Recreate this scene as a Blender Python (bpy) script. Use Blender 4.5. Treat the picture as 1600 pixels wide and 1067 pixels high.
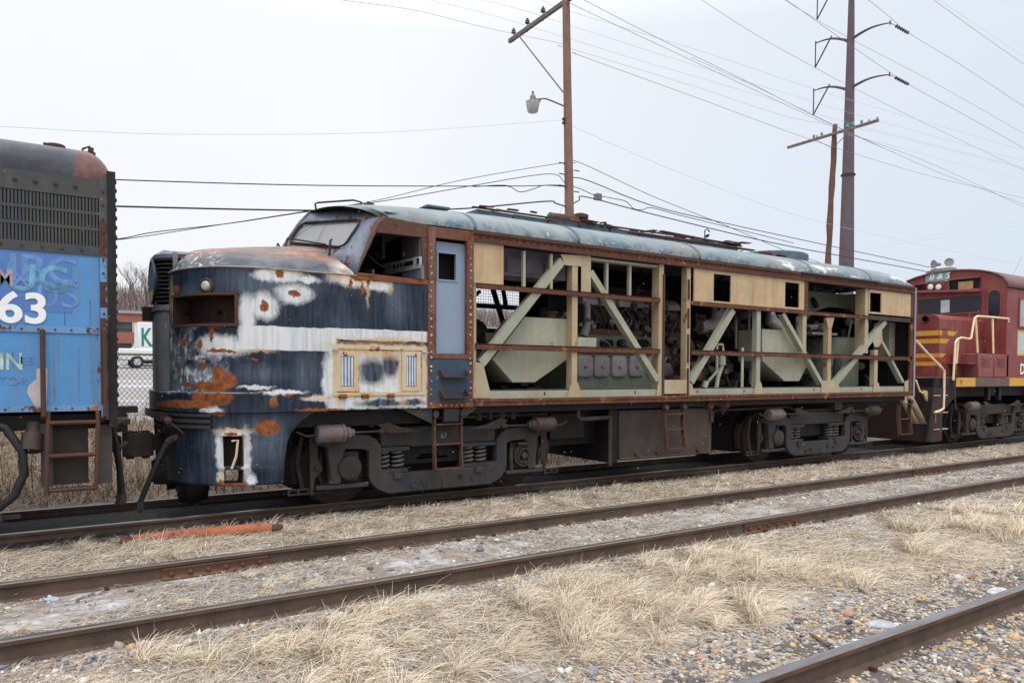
import bpy, bmesh, math, random
import numpy as np
from mathutils import Vector, Matrix
rnd = random.Random(7)
rng = np.random.default_rng(11)
for o in list(bpy.data.objects): bpy.data.objects.remove(o)
scene = bpy.context.scene
COL = scene.collection
R = math.radians

# ------------------------------------------------------------------ camera
FPX, PCX, PCY = 1126.9, 798.0, 613.4            # focal length and principal point, in pixels of the 1600 px photograph
YAW, PIT, ROL = R(57.118), R(-1.509), R(0.249)
CAM = np.array([-4.793, -10.444, 1.795])
Fw = np.array([math.cos(YAW)*math.cos(PIT), math.sin(YAW)*math.cos(PIT), math.sin(PIT)])
Rt0 = np.array([math.sin(YAW), -math.cos(YAW), 0.0]); Up0 = np.cross(Rt0, Fw)
Rt = Rt0*math.cos(ROL)+Up0*math.sin(ROL); Up = -Rt0*math.sin(ROL)+Up0*math.cos(ROL)
cam = bpy.data.cameras.new('camera'); co = bpy.data.objects.new('camera', cam); COL.objects.link(co)
m = Matrix.Identity(4)
for i in range(3):
    m[i][0] = Rt[i]; m[i][1] = Up[i]; m[i][2] = -Fw[i]; m[i][3] = CAM[i]
co.matrix_world = m
cam.sensor_width = 36; cam.lens = FPX/1600*36
cam.shift_x = (800-PCX)/1600; cam.shift_y = (PCY-533.5)/1600
cam.clip_start = 0.1; cam.clip_end = 3000
scene.camera = co

# ------------------------------------------------------------------ sky, sun, exposure
world = bpy.data.worlds.new('World'); scene.world = world; world.use_nodes = True
nt = world.node_tree; nt.nodes.clear()
def WN(t, **k):
    n = nt.nodes.new(t)
    for a, b in k.items(): setattr(n, a, b)
    return n
tc = WN('ShaderNodeTexCoord'); sep = WN('ShaderNodeSeparateXYZ'); nt.links.new(tc.outputs['Generated'], sep.inputs[0])
ramp = WN('ShaderNodeValToRGB'); nt.links.new(sep.outputs['Z'], ramp.inputs[0])
cr = ramp.color_ramp
cr.elements[0].position = 0.0; cr.elements[0].color = (.875, .895, .93, 1)
cr.elements[1].position = 1.0; cr.elements[1].color = (2.1, 2.15, 2.25, 1)
e = cr.elements.new(.42); e.color = (.94, .955, .975, 1)
e = cr.elements.new(.62); e.color = (1.7, 1.75, 1.82, 1)
side = WN('ShaderNodeMapRange'); nt.links.new(sep.outputs['X'], side.inputs[0])
side.inputs[1].default_value = .35; side.inputs[2].default_value = .98; side.inputs[3].default_value = 0; side.inputs[4].default_value = 1
blue = WN('ShaderNodeMix', data_type='RGBA', blend_type='MULTIPLY')
nt.links.new(side.outputs[0], blue.inputs[0]); nt.links.new(ramp.outputs[0], blue.inputs[6]); blue.inputs[7].default_value = (.745, .815, .90, 1)
cl = WN('ShaderNodeTexNoise'); cl.inputs['Scale'].default_value = 2.2; cl.inputs['Detail'].default_value = 4
nt.links.new(tc.outputs['Generated'], cl.inputs[0])
clr = WN('ShaderNodeMapRange'); nt.links.new(cl.outputs[0], clr.inputs[0]); clr.inputs[3].default_value = .96; clr.inputs[4].default_value = 1.04
mul = WN('ShaderNodeVectorMath', operation='SCALE'); nt.links.new(blue.outputs[2], mul.inputs[0]); nt.links.new(clr.outputs[0], mul.inputs['Scale'])
sky = WN('ShaderNodeTexSky', sky_type='NISHITA'); sky.sun_disc = False; sky.sun_elevation = R(50); sky.sun_rotation = R(200); sky.dust_density = 3
skm = WN('ShaderNodeVectorMath', operation='SCALE'); nt.links.new(sky.outputs[0], skm.inputs[0]); skm.inputs['Scale'].default_value = .01
add = WN('ShaderNodeVectorMath', operation='ADD'); nt.links.new(mul.outputs[0], add.inputs[0]); nt.links.new(skm.outputs[0], add.inputs[1])
bg = WN('ShaderNodeBackground'); bg.inputs[1].default_value = 1.0; nt.links.new(add.outputs[0], bg.inputs[0])
wo = WN('ShaderNodeOutputWorld'); nt.links.new(bg.outputs[0], wo.inputs[0])
sun = bpy.data.lights.new('sun', 'SUN'); sun.energy = 1.3; sun.angle = R(22); sun.color = (1, .97, .93)
so = bpy.data.objects.new('sun', sun); COL.objects.link(so)
so.rotation_euler = Vector((.22, .42, -1.0)).to_track_quat('-Z', 'Y').to_euler()
vs = scene.view_settings; vs.view_transform = 'Standard'; vs.look = 'None'; vs.gamma = 1; vs.exposure = 0.0

# ------------------------------------------------------------------ pixel -> point helpers (real planes)
def ray(u, v): return Fw+Rt*(u-PCX)/FPX-Up*(v-PCY)/FPX
def at(u, v, Y=-1.53):
    d = ray(u, v); k = (Y-CAM[1])/d[1]; q = CAM+k*d; return (float(q[0]), float(q[2]))
def at3(u, v, Y):
    x, z = at(u, v, Y); return (x, Y, z)
def atz(u, v, Z):
    d = ray(u, v); k = (Z-CAM[2])/d[2]; q = CAM+k*d; return (float(q[0]), float(q[1]))
def pp(l, Y=-1.53): return [at(u, v, Y) for u, v in l]

# ------------------------------------------------------------------ mesh builder
class MB:
    def __init__(s): s.v = []; s.f = []
    def add(s, vs, fs):
        b = len(s.v); s.v += [tuple(map(float, q)) for q in vs]; s.f += [tuple(b+i for i in f) for f in fs]; return s
    def box(s, x0, x1, y0, y1, z0, z1):
        return s.add([(x0,y0,z0),(x1,y0,z0),(x1,y1,z0),(x0,y1,z0),(x0,y0,z1),(x1,y0,z1),(x1,y1,z1),(x0,y1,z1)],
                     [(0,3,2,1),(4,5,6,7),(0,1,5,4),(1,2,6,5),(2,3,7,6),(3,0,4,7)])
    def prism(s, poly, y0, y1):
        n = len(poly); a = sum(poly[i][0]*poly[(i+1)%n][1]-poly[(i+1)%n][0]*poly[i][1] for i in range(n))
        if a < 0: poly = poly[::-1]
        return s.add([(x,y0,z) for x, z in poly]+[(x,y1,z) for x, z in poly],
                     [tuple(range(n)), tuple(range(2*n-1, n-1, -1))]+[(i+n, (i+1)%n+n, (i+1)%n, i) for i in range(n)])
    def prismx(s, poly, x0, x1):   # poly of (y, z)
        n = len(poly)
        return s.add([(x0,y,z) for y, z in poly]+[(x1,y,z) for y, z in poly],
                     [tuple(range(n-1,-1,-1)), tuple(range(n, 2*n))]+[(i, (i+1)%n, (i+1)%n+n, i+n) for i in range(n)])
    def prismz(s, poly, z0, z1):
        n = len(poly)
        return s.add([(x,y,z0) for x, y in poly]+[(x,y,z1) for x, y in poly],
                     [tuple(range(n-1,-1,-1)), tuple(range(n, 2*n))]+[(i, (i+1)%n, (i+1)%n+n, i+n) for i in range(n)])
    def bar(s, p, q, w, y0, y1):   # straight flat bar in the XZ plane from p to q, width w
        d = np.array(q)-np.array(p); d = d/np.linalg.norm(d); n = np.array([-d[1], d[0]])*w/2
        p = np.array(p); q = np.array(q)
        return s.prism([tuple(p-n), tuple(q-n), tuple(q+n), tuple(p+n)], y0, y1)
    def rbox(s, p, q, w, h, up=(0,0,1)):
        p = Vector(p); q = Vector(q); d = (q-p).normalized(); sd = d.cross(Vector(up)).normalized(); u = sd.cross(d)
        c = []
        for base in (p, q):
            for a, b in ((-1,-1),(1,-1),(1,1),(-1,1)): c.append(base+sd*(a*w/2)+u*(b*h/2))
        return s.add(c, [(3,2,1,0),(4,5,6,7),(0,1,5,4),(1,2,6,5),(2,3,7,6),(3,0,4,7)])
    def tube(s, pts, r, n=8, caps=True):
        pts = [Vector(p) for p in pts]; rs = r if isinstance(r, (list, tuple)) else [r]*len(pts)
        b = len(s.v); prev = None
        for i, p in enumerate(pts):
            d = (pts[min(i+1, len(pts)-1)]-pts[max(i-1, 0)]).normalized()
            if prev is None:
                a = Vector((0,0,1)) if abs(d.z) < .9 else Vector((1,0,0)); x = d.cross(a).normalized()
            else:
                x = (prev-d*prev.dot(d)).normalized()
            prev = x; y = d.cross(x)
            for k in range(n):
                t = 2*math.pi*k/n; q = p+x*(rs[i]*math.cos(t))+y*(rs[i]*math.sin(t)); s.v.append(tuple(q))
        for i in range(len(pts)-1):
            for k in range(n):
                s.f.append((b+i*n+k, b+i*n+(k+1)%n, b+(i+1)*n+(k+1)%n, b+(i+1)*n+k))
        if caps:
            s.f.append(tuple(b+k for k in range(n-1, -1, -1))); e0 = b+(len(pts)-1)*n; s.f.append(tuple(e0+k for k in range(n)))
        return s
    def cyl(s, p, q, r, n=16): return s.tube([p, q], r, n)
    def lathe(s, prof, o, axis, n=20):  # prof [(r, h)]
        ax = Vector(axis).normalized(); a = Vector((0,0,1)) if abs(ax.z) < .9 else Vector((1,0,0)); x = ax.cross(a).normalized(); y = ax.cross(x)
        b = len(s.v); o = Vector(o)
        for r, h in prof:
            for k in range(n):
                t = 2*math.pi*k/n; s.v.append(tuple(o+ax*h+x*(r*math.cos(t))+y*(r*math.sin(t))))
        for i in range(len(prof)-1):
            for k in range(n):
                s.f.append((b+i*n+k, b+i*n+(k+1)%n, b+(i+1)*n+(k+1)%n, b+(i+1)*n+k))
        s.f.append(tuple(b+k for k in range(n-1, -1, -1))); e0 = b+(len(prof)-1)*n; s.f.append(tuple(e0+k for k in range(n)))
        return s
    def grid(s, rows, skip=None, close=False):
        b = len(s.v); nc = len(rows[0])
        for r_ in rows: s.v += [tuple(map(float, q)) for q in r_]
        for i in range(len(rows)-1):
            for j in range(nc-1):
                if skip and skip(i, j): continue
                s.f.append((b+i*nc+j, b+i*nc+j+1, b+(i+1)*nc+j+1, b+(i+1)*nc+j))
        return s
    def ball(s, c, r, n=10):
        if not isinstance(r, (tuple, list)): r = (r, r, r)
        rows = []
        for i in range(n//2+1):
            a = math.pi*i/(n//2)
            rows.append([(c[0]+r[0]*math.sin(a)*math.cos(2*math.pi*k/n), c[1]+r[1]*math.sin(a)*math.sin(2*math.pi*k/n), c[2]+r[2]*math.cos(a)) for k in range(n+1)])
        return s.grid(rows)
    def clusters(s, tol=.015):
        n = len(s.v); par = list(range(n))
        def find(a):
            while par[a] != a: par[a] = par[par[a]]; a = par[a]
            return a
        for f in s.f:
            r0 = find(f[0])
            for i in f[1:]:
                ri = find(i)
                if ri != r0: par[ri] = r0
        roots = [find(i) for i in range(n)]; ids = sorted(set(roots)); k = {r: i for i, r in enumerate(ids)}; lab = [k[r] for r in roots]
        if len(ids) > 150: return None
        V = np.array(s.v); L = np.array(lab); lo = np.array([V[L == i].min(0) for i in range(len(ids))])-tol; hi = np.array([V[L == i].max(0) for i in range(len(ids))])+tol
        g = list(range(len(ids)))
        def fg(a):
            while g[a] != a: a = g[a]
            return a
        for i in range(len(ids)):
            for j in range(i):
                if (lo[i] <= hi[j]).all() and (lo[j] <= hi[i]).all():
                    a, b = fg(i), fg(j)
                    if a != b: g[a] = b
        gr = [fg(i) for i in range(len(ids))]; out = {}
        vmap = {}
        for vi in range(n):
            c = gr[lab[vi]]; m_ = out.setdefault(c, MB()); vmap[vi] = len(m_.v); m_.v.append(s.v[vi])
        for f in s.f: out[gr[lab[f[0]]]].f.append(tuple(vmap[i] for i in f))
        return sorted(out.values(), key=lambda m_: -float(np.prod(np.ptp(np.array(m_.v), axis=0)+.01)))
    def build(s, name, mat, parent=None, smooth=True, bevel=0, loc=None, recalc=True, auto=True):
        if auto and parent is not None and len(s.f) < 30000 and not any(w in name for w in ('rivet', 'louvre', 'slot', 'slat', 'bolts', 'wiring', 'crack', 'piping', 'pipework', 'debris', 'mesh', 'streak', 'screen')):
            cl_ = s.clusters()
            if cl_ and 1 < len(cl_) <= 40:
                os_ = [c_.build(name, mat, parent, smooth, bevel, loc, recalc, False) for c_ in cl_]; return os_[0]
        me = bpy.data.meshes.new(name); me.from_pydata(s.v, [], s.f)
        me.materials.append(mat)
        if recalc:
            bm = bmesh.new(); bm.from_mesh(me); bmesh.ops.recalc_face_normals(bm, faces=bm.faces); bm.to_mesh(me); bm.free()
        if smooth:
            me.polygons.foreach_set('use_smooth', [True]*len(me.polygons))
            me.set_sharp_from_angle(angle=R(38))
        o = bpy.data.objects.new(name, me); COL.objects.link(o)
        if parent:
            o.parent = parent; o.matrix_parent_inverse = PINV[parent.name] if parent.name in PINV else Matrix.Identity(4)
        if bevel:
            bv = o.modifiers.new('bevel', 'BEVEL'); bv.width = bevel; bv.segments = 1; bv.limit_method = 'ANGLE'; bv.angle_limit = R(50)
        return o
PINV = {}
def tag(o, label=None, cat=None, group=None, kind=None):
    if label: o['label'] = label
    if cat: o['category'] = cat
    if group: o['group'] = group
    if kind: o['kind'] = kind
    return o
def empty(name, loc, label, cat, group=None):
    o = bpy.data.objects.new(name, None); COL.objects.link(o); o.location = loc; o.empty_display_size = .3
    PINV[o.name] = Matrix.Translation(loc).inverted()
    return tag(o, label, cat, group)
def copy_tree(o, parent=None):
    c = o.copy(); COL.objects.link(c)
    if parent: c.parent = parent
    for ch in [q for q in bpy.data.objects if q.parent == o]: copy_tree(ch, c)
    return c
def text(name, body, x, y, z, h, mat, parent, bold=0.0, shear=0.0, depth=.0012, sx=1.0, facing='-Y', sp=1.0):
    cu = bpy.data.curves.new('t', 'FONT'); cu.body = body; cu.size = 1; cu.offset = bold; cu.shear = shear; cu.space_character = sp; cu.extrude = 0
    to = bpy.data.objects.new('t', cu); COL.objects.link(to)
    me = to.to_mesh().copy() if False else bpy.data.meshes.new_from_object(to)
    bpy.data.objects.remove(to)
    vv = np.zeros(len(me.vertices)*3); me.vertices.foreach_get('co', vv); vv = vv.reshape(-1, 3)
    hh = .70; out = np.zeros_like(vv); k = h/hh
    if facing == '-Y': out[:,0] = x+vv[:,0]*k*sx; out[:,1] = y; out[:,2] = z+vv[:,1]*k
    else:  # facing -X, reads along -Y
        out[:,1] = y-vv[:,0]*k*sx; out[:,0] = x; out[:,2] = z+vv[:,1]*k
    me.polygons.foreach_set('use_smooth', [False]*len(me.polygons))
    me.vertices.foreach_set('co', out.ravel()); me.materials.append(mat); me.update()
    o = bpy.data.objects.new(name, me); COL.objects.link(o)
    md = o.modifiers.new('thickness', 'SOLIDIFY'); md.thickness = depth; md.offset = 0
    if parent: o.parent = parent; o.matrix_parent_inverse = PINV.get(parent.name, Matrix.Identity(4))
    return o

# ------------------------------------------------------------------ material builder
class NB:
    def __init__(s, name):
        s.m = bpy.data.materials.new(name); s.m.use_nodes = True; s.t = s.m.node_tree; s.t.nodes.clear()
        s.out = s.n('ShaderNodeOutputMaterial'); s.b = s.n('ShaderNodeBsdfPrincipled'); s.t.links.new(s.b.outputs[0], s.out.inputs[0])
        s.tc = s.n('ShaderNodeTexCoord')
        s.b.inputs['Roughness'].default_value = .7; s.b.inputs['Specular IOR Level'].default_value = .28
    def n(s, t, **k):
        q = s.t.nodes.new(t)
        for a, b in k.items(): setattr(q, a, b)
        return q
    def set(s, inp, val):
        if hasattr(val, 'is_linked') or isinstance(val, bpy.types.NodeSocket): s.t.links.new(val, inp)
        else:
            if isinstance(val, tuple) and len(val) == 3 and inp.type == 'RGBA': val = val+(1,)
            inp.default_value = val
    def coord(s, scale=(1,1,1), src='Object', loc=(0,0,0)):
        mp = s.n('ShaderNodeMapping'); s.t.links.new(s.tc.outputs[src], mp.inputs[0]); mp.inputs['Scale'].default_value = scale; mp.inputs['Location'].default_value = loc
        return mp.outputs[0]
    def noise(s, scale, detail=6, rough=.6, vec=None, dist=0):
        q = s.n('ShaderNodeTexNoise'); q.inputs['Scale'].default_value = scale; q.inputs['Detail'].default_value = detail
        q.inputs['Roughness'].default_value = rough; q.inputs['Distortion'].default_value = dist
        s.t.links.new(vec if vec is not None else s.tc.outputs['Object'], q.inputs['Vector']); return q.outputs['Fac']
    def step(s, x, a, b, lo=0., hi=1.):
        q = s.n('ShaderNodeMapRange'); s.set(q.inputs[0], x); q.inputs[1].default_value = a; q.inputs[2].default_value = b
        q.inputs[3].default_value = lo; q.inputs[4].default_value = hi; return q.outputs[0]
    def mix(s, f, a, b, mode='MIX'):
        q = s.n('ShaderNodeMix', data_type='RGBA', blend_type=mode); s.set(q.inputs[0], f); s.set(q.inputs[6], a); s.set(q.inputs[7], b); return q.outputs[2]
    def math(s, op, a, b=0.):
        q = s.n('ShaderNodeMath', operation=op); s.set(q.inputs[0], a); s.set(q.inputs[1], b); return q.outputs[0]
    def bump(s, h, strength=.3, dist=.01):
        q = s.n('ShaderNodeBump'); q.inputs['Strength'].default_value = strength; q.inputs['Distance'].default_value = dist
        s.set(q.inputs['Height'], h); s.t.links.new(q.outputs[0], s.b.inputs['Normal'])
    def col(s, c): s.set(s.b.inputs['Base Color'], c)
    def rough(s, c): s.set(s.b.inputs['Roughness'], c)
    def metal(s, c): s.set(s.b.inputs['Metallic'], c)

RUST_D = (.075, .028, .016); RUST_M = (.17, .06, .027); RUST_O = (.42, .16, .045)
def rustcol(B, sc=14):
    a = B.noise(sc, 8, .7); b = B.noise(sc*.3, 5, .6)
    c = B.mix(B.step(a, .35, .62), RUST_D, RUST_M); return B.mix(B.step(b, .56, .70), c, RUST_O)
def weathered(name, c1, c2, rust=.3, streak=.4, scol=(.10,.06,.04), rough=.65, sc=1.0, dirt=.3, bump=.25, metal=0., rsc=4., chip=None, off=(0,0,0)):
    """c1, c2 paint; rust 0..1 share; streak strength of vertical runs"""
    B = NB(name)
    base = B.mix(B.step(B.noise(2.5*sc, 7, .65, B.coord(loc=off)), .35, .65), c1, c2)
    st = B.math('ADD', B.math('MULTIPLY', B.noise(1.0, 5, .6, B.coord((11*sc, 11*sc, .8*sc), loc=off)), .62), B.math('MULTIPLY', B.noise(1.0, 4, .6, B.coord((2.2*sc, 2.2*sc, .9*sc), loc=(3,1,off[2]))), .40))
    base = B.mix(B.math('MULTIPLY', B.step(st, .50, .72), streak), base, scol)
    d = B.noise(7*sc, 9, .7); base = B.mix(B.math('MULTIPLY', B.step(d, .45, .75), dirt), base, tuple(q*.45 for q in c1))
    if chip:
        base = B.mix(B.step(B.noise(5.5*sc, 9, .75, B.coord(loc=(3,1,2))), .63, .66), base, chip)
    if rust > 0:
        rn = B.noise(rsc*sc, 10, .72, B.coord((1,1,.6), loc=off)); th = .72-.34*rust
        mk = B.step(rn, th, th+.035)
        base = B.mix(mk, base, rustcol(B)); B.rough(B.step(mk, 0, 1, rough, .9))
        B.bump(B.math('ADD', B.math('MULTIPLY', mk, -.5), B.math('MULTIPLY', B.noise(60*sc, 4), .5)), bump, .006)
    else:
        B.rough(rough); B.bump(B.noise(45*sc, 5), bump*.6, .004)
    B.metal(metal)
    B.col(base); return B.m
def plain(name, c, rough=.6, metal=0., var=.2, bump=0.1, sc=8):
    B = NB(name); B.col(B.mix(B.step(B.noise(sc, 6), .3, .7), tuple(q*(1-var) for q in c), tuple(min(1, q*(1+var)) for q in c)))
    B.rough(rough); B.metal(metal)
    if bump: B.bump(B.noise(sc*5, 5), bump, .004)
    return B.m
M = {}
M['rust'] = weathered('rusty_steel', (.095,.045,.03), (.07,.036,.03), rust=.34, streak=.3, rough=.85, rsc=7)
M['rustband'] = weathered('rusty_band', (.13,.055,.036), (.07,.035,.03), rust=.68, streak=.5, rough=.85, rsc=9, scol=(.035,.02,.02))
M['rustbright'] = weathered('bright_rust', (.26,.095,.04), (.16,.06,.03), rust=.6, streak=.2, rough=.9, rsc=10)
M['tan'] = weathered('tan_primer_panel', (.52,.385,.22), (.42,.32,.21), rust=.14, streak=.95, scol=(.38,.21,.09), rough=.6, dirt=.3, rsc=6)
M['green'] = weathered('pale_green_primer', (.355,.365,.285), (.285,.295,.235), rust=.16, streak=.85, scol=(.33,.24,.13), rough=.6, dirt=.2)
M['greentan'] = weathered('faded_green_tan_primer', (.41,.365,.255), (.37,.285,.18), rust=.32, streak=.85, scol=(.42,.25,.11), rough=.6, dirt=.2)
M['enggreen'] = weathered('engine_green', (.19,.225,.165), (.125,.15,.11), rust=.05, streak=.3, scol=(.08,.07,.05), rough=.5, dirt=.5)
M['enggrey'] = weathered('engine_grey', (.32,.305,.31), (.20,.19,.20), rust=.05, streak=.3, rough=.45, dirt=.4)
M['roof'] = None
M['roofd'] = weathered('blue_roof_equipment', (.11,.17,.205), (.07,.11,.14), rust=.42, streak=.5, rough=.6, rsc=6)
M['frame'] = weathered('truck_frame_grey', (.030,.036,.048), (.055,.045,.040), rust=.10, streak=.5, scol=(.11,.078,.058), rough=.6, dirt=.5)
M['truckbrown'] = weathered('oily_brown_steel', (.072,.053,.044), (.030,.026,.024), rust=.12, streak=.4, scol=(.03,.022,.02), rough=.65, dirt=.6)
M['oily'] = weathered('oily_dark_steel', (.014,.012,.012), (.009,.009,.01), rust=.1, streak=.4, scol=(.05,.035,.03), rough=.6, dirt=.5)
M['tank'] = weathered('fuel_tank_steel', (.085,.06,.045), (.040,.034,.034), rust=.1, streak=.6, scol=(.028,.027,.032), rough=.55, dirt=.6, sc=.8)
M['wheel'] = weathered('rusty_wheel', (.055,.034,.028), (.036,.024,.021), rust=.2, streak=0, rough=.7)
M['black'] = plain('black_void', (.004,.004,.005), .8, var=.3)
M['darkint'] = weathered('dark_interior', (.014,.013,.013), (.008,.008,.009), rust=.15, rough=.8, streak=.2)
M['bluedoor'] = weathered('grey_blue_door', (.25,.31,.42), (.23,.29,.39), rust=0, streak=.12, scol=(.2,.22,.28), rough=.5, dirt=.08)
M['glasshazy'] = plain('hazy_glass', (.24,.24,.25), .25, var=.08, bump=.02, sc=2)
M['rubber'] = plain('black_rubber', (.02,.02,.022), .6)
M['white'] = plain('white_paint', (.78,.79,.80), .6, var=.06, sc=20)
M['navy'] = weathered('navy_paint', (.030,.042,.060), (.022,.030,.045), rust=.12, streak=.5, scol=(.07,.09,.12), rough=.42, dirt=.3, chip=(.20,.24,.30))
M['stepblue'] = weathered('blue_step_panel', (.035,.065,.10), (.06,.075,.095), rust=.22, streak=.4, scol=(.03,.09,.16), rough=.5, dirt=.3, rsc=6, chip=(.45,.42,.40))
M['post'] = weathered('peeling_door_post', (.19,.075,.045), (.12,.05,.035), rust=.55, streak=.5, scol=(.24,.20,.19), rough=.85, rsc=8, chip=(.38,.34,.32))

# ---- nose paint: patches laid out in real (arc length, height) coordinates stored as UV
XT, NA, NE, HWD = -2.45, 1.02, 2.5, 1.53
_t = np.linspace(0, math.pi/2, 1200)
_cx = XT-NA*np.sin(_t)**(2/NE); _cy = -HWD*np.cos(_t)**(2/NE)
_al = np.concatenate([[0], np.cumsum(np.hypot(np.diff(_cx), np.diff(_cy)))])
LC = float(_al[-1])
def npath(s, off=0.0):
    """point of the nose outline at arc coordinate s (s = X on the straight side); s below XT-LC wraps to the far side"""
    far = s < XT-LC
    if far: s = 2*(XT-LC)-s
    if s >= XT: x, y, nx, ny = s, -HWD, 0., -1.
    else:
        a = XT-s; x = float(np.interp(a, _al, _cx)); y = float(np.interp(a, _al, _cy))
        e0 = 1e-3; x2 = float(np.interp(a+e0, _al, _cx)); y2 = float(np.interp(a+e0, _al, _cy)); x1 = float(np.interp(a-e0, _al, _cx)); y1 = float(np.interp(a-e0, _al, _cy))
        dx, dy = x2-x1, y2-y1; l = math.hypot(dx, dy) or 1; nx, ny = -dy/l, dx/l
        if nx > 0 or a > _al[-1]-1e-3: nx, ny = -abs(nx), ny
        if dy > 0: nx, ny = -dy/l, dx/l
    x += nx*off; y += ny*off
    return (x, -y) if far else (x, y)
def hitnose(u, v, off=0.0):
    """photograph pixel -> (arc coordinate, height) on the nose surface"""
    d = ray(u, v); best = None
    prev = None
    for s in np.arange(-.3, XT-LC, -.01):
        x, y = npath(s, off); k = (x-CAM[0])*d[1]-(y-CAM[1])*d[0]
        if prev is not None and prev[0]*k <= 0:
            w = abs(prev[0])/(abs(prev[0])+abs(k)+1e-12); ss = prev[1]+(s-prev[1])*w; xx, yy = npath(ss, off)
            t = (yy-CAM[1])/d[1]; return (float(ss), float(CAM[2]+t*d[2]))
        prev = (k, s)
    return (XT-LC, 2.)
def ell(u0, v0, ru, rv):
    a = hitnose(u0-ru, v0); b = hitnose(u0+ru, v0); c = hitnose(u0, v0-rv); d = hitnose(u0, v0+rv); o = hitnose(u0, v0)
    return (o[0], o[1], max(.02, abs(b[0]-a[0])/2), max(.02, abs(c[1]-d[1])/2))
def ellmask(B, vec, lst, soft=.35, boxy=False):
    acc = None
    for (cx_, cz_, rx, rz) in lst:
        q = B.n('ShaderNodeVectorMath', operation='SUBTRACT'); B.t.links.new(vec, q.inputs[0]); q.inputs[1].default_value = (cx_, cz_, 0)
        r = B.n('ShaderNodeVectorMath', operation='MULTIPLY'); B.t.links.new(q.outputs[0], r.inputs[0]); r.inputs[1].default_value = (1/rx, 1/rz, 0)
        if boxy:
            ab = B.n('ShaderNodeVectorMath', operation='ABSOLUTE'); B.t.links.new(r.outputs[0], ab.inputs[0])
            sp = B.n('ShaderNodeSeparateXYZ'); B.t.links.new(ab.outputs[0], sp.inputs[0]); L = B.math('MAXIMUM', sp.outputs[0], sp.outputs[1])
        else:
            ln = B.n('ShaderNodeVectorMath', operation='LENGTH'); B.t.links.new(r.outputs[0], ln.inputs[0]); L = ln.outputs['Value']
        mk = B.step(L, 1+soft, 1-soft)
        acc = mk if acc is None else B.math('MAXIMUM', acc, mk)
    return acc
def boxe(u0, v0, u1, v1):
    a = hitnose(u0, v0); b = hitnose(u1, v1); return ((a[0]+b[0])/2, (a[1]+b[1])/2, abs(a[0]-b[0])/2, abs(a[1]-b[1])/2)
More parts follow.
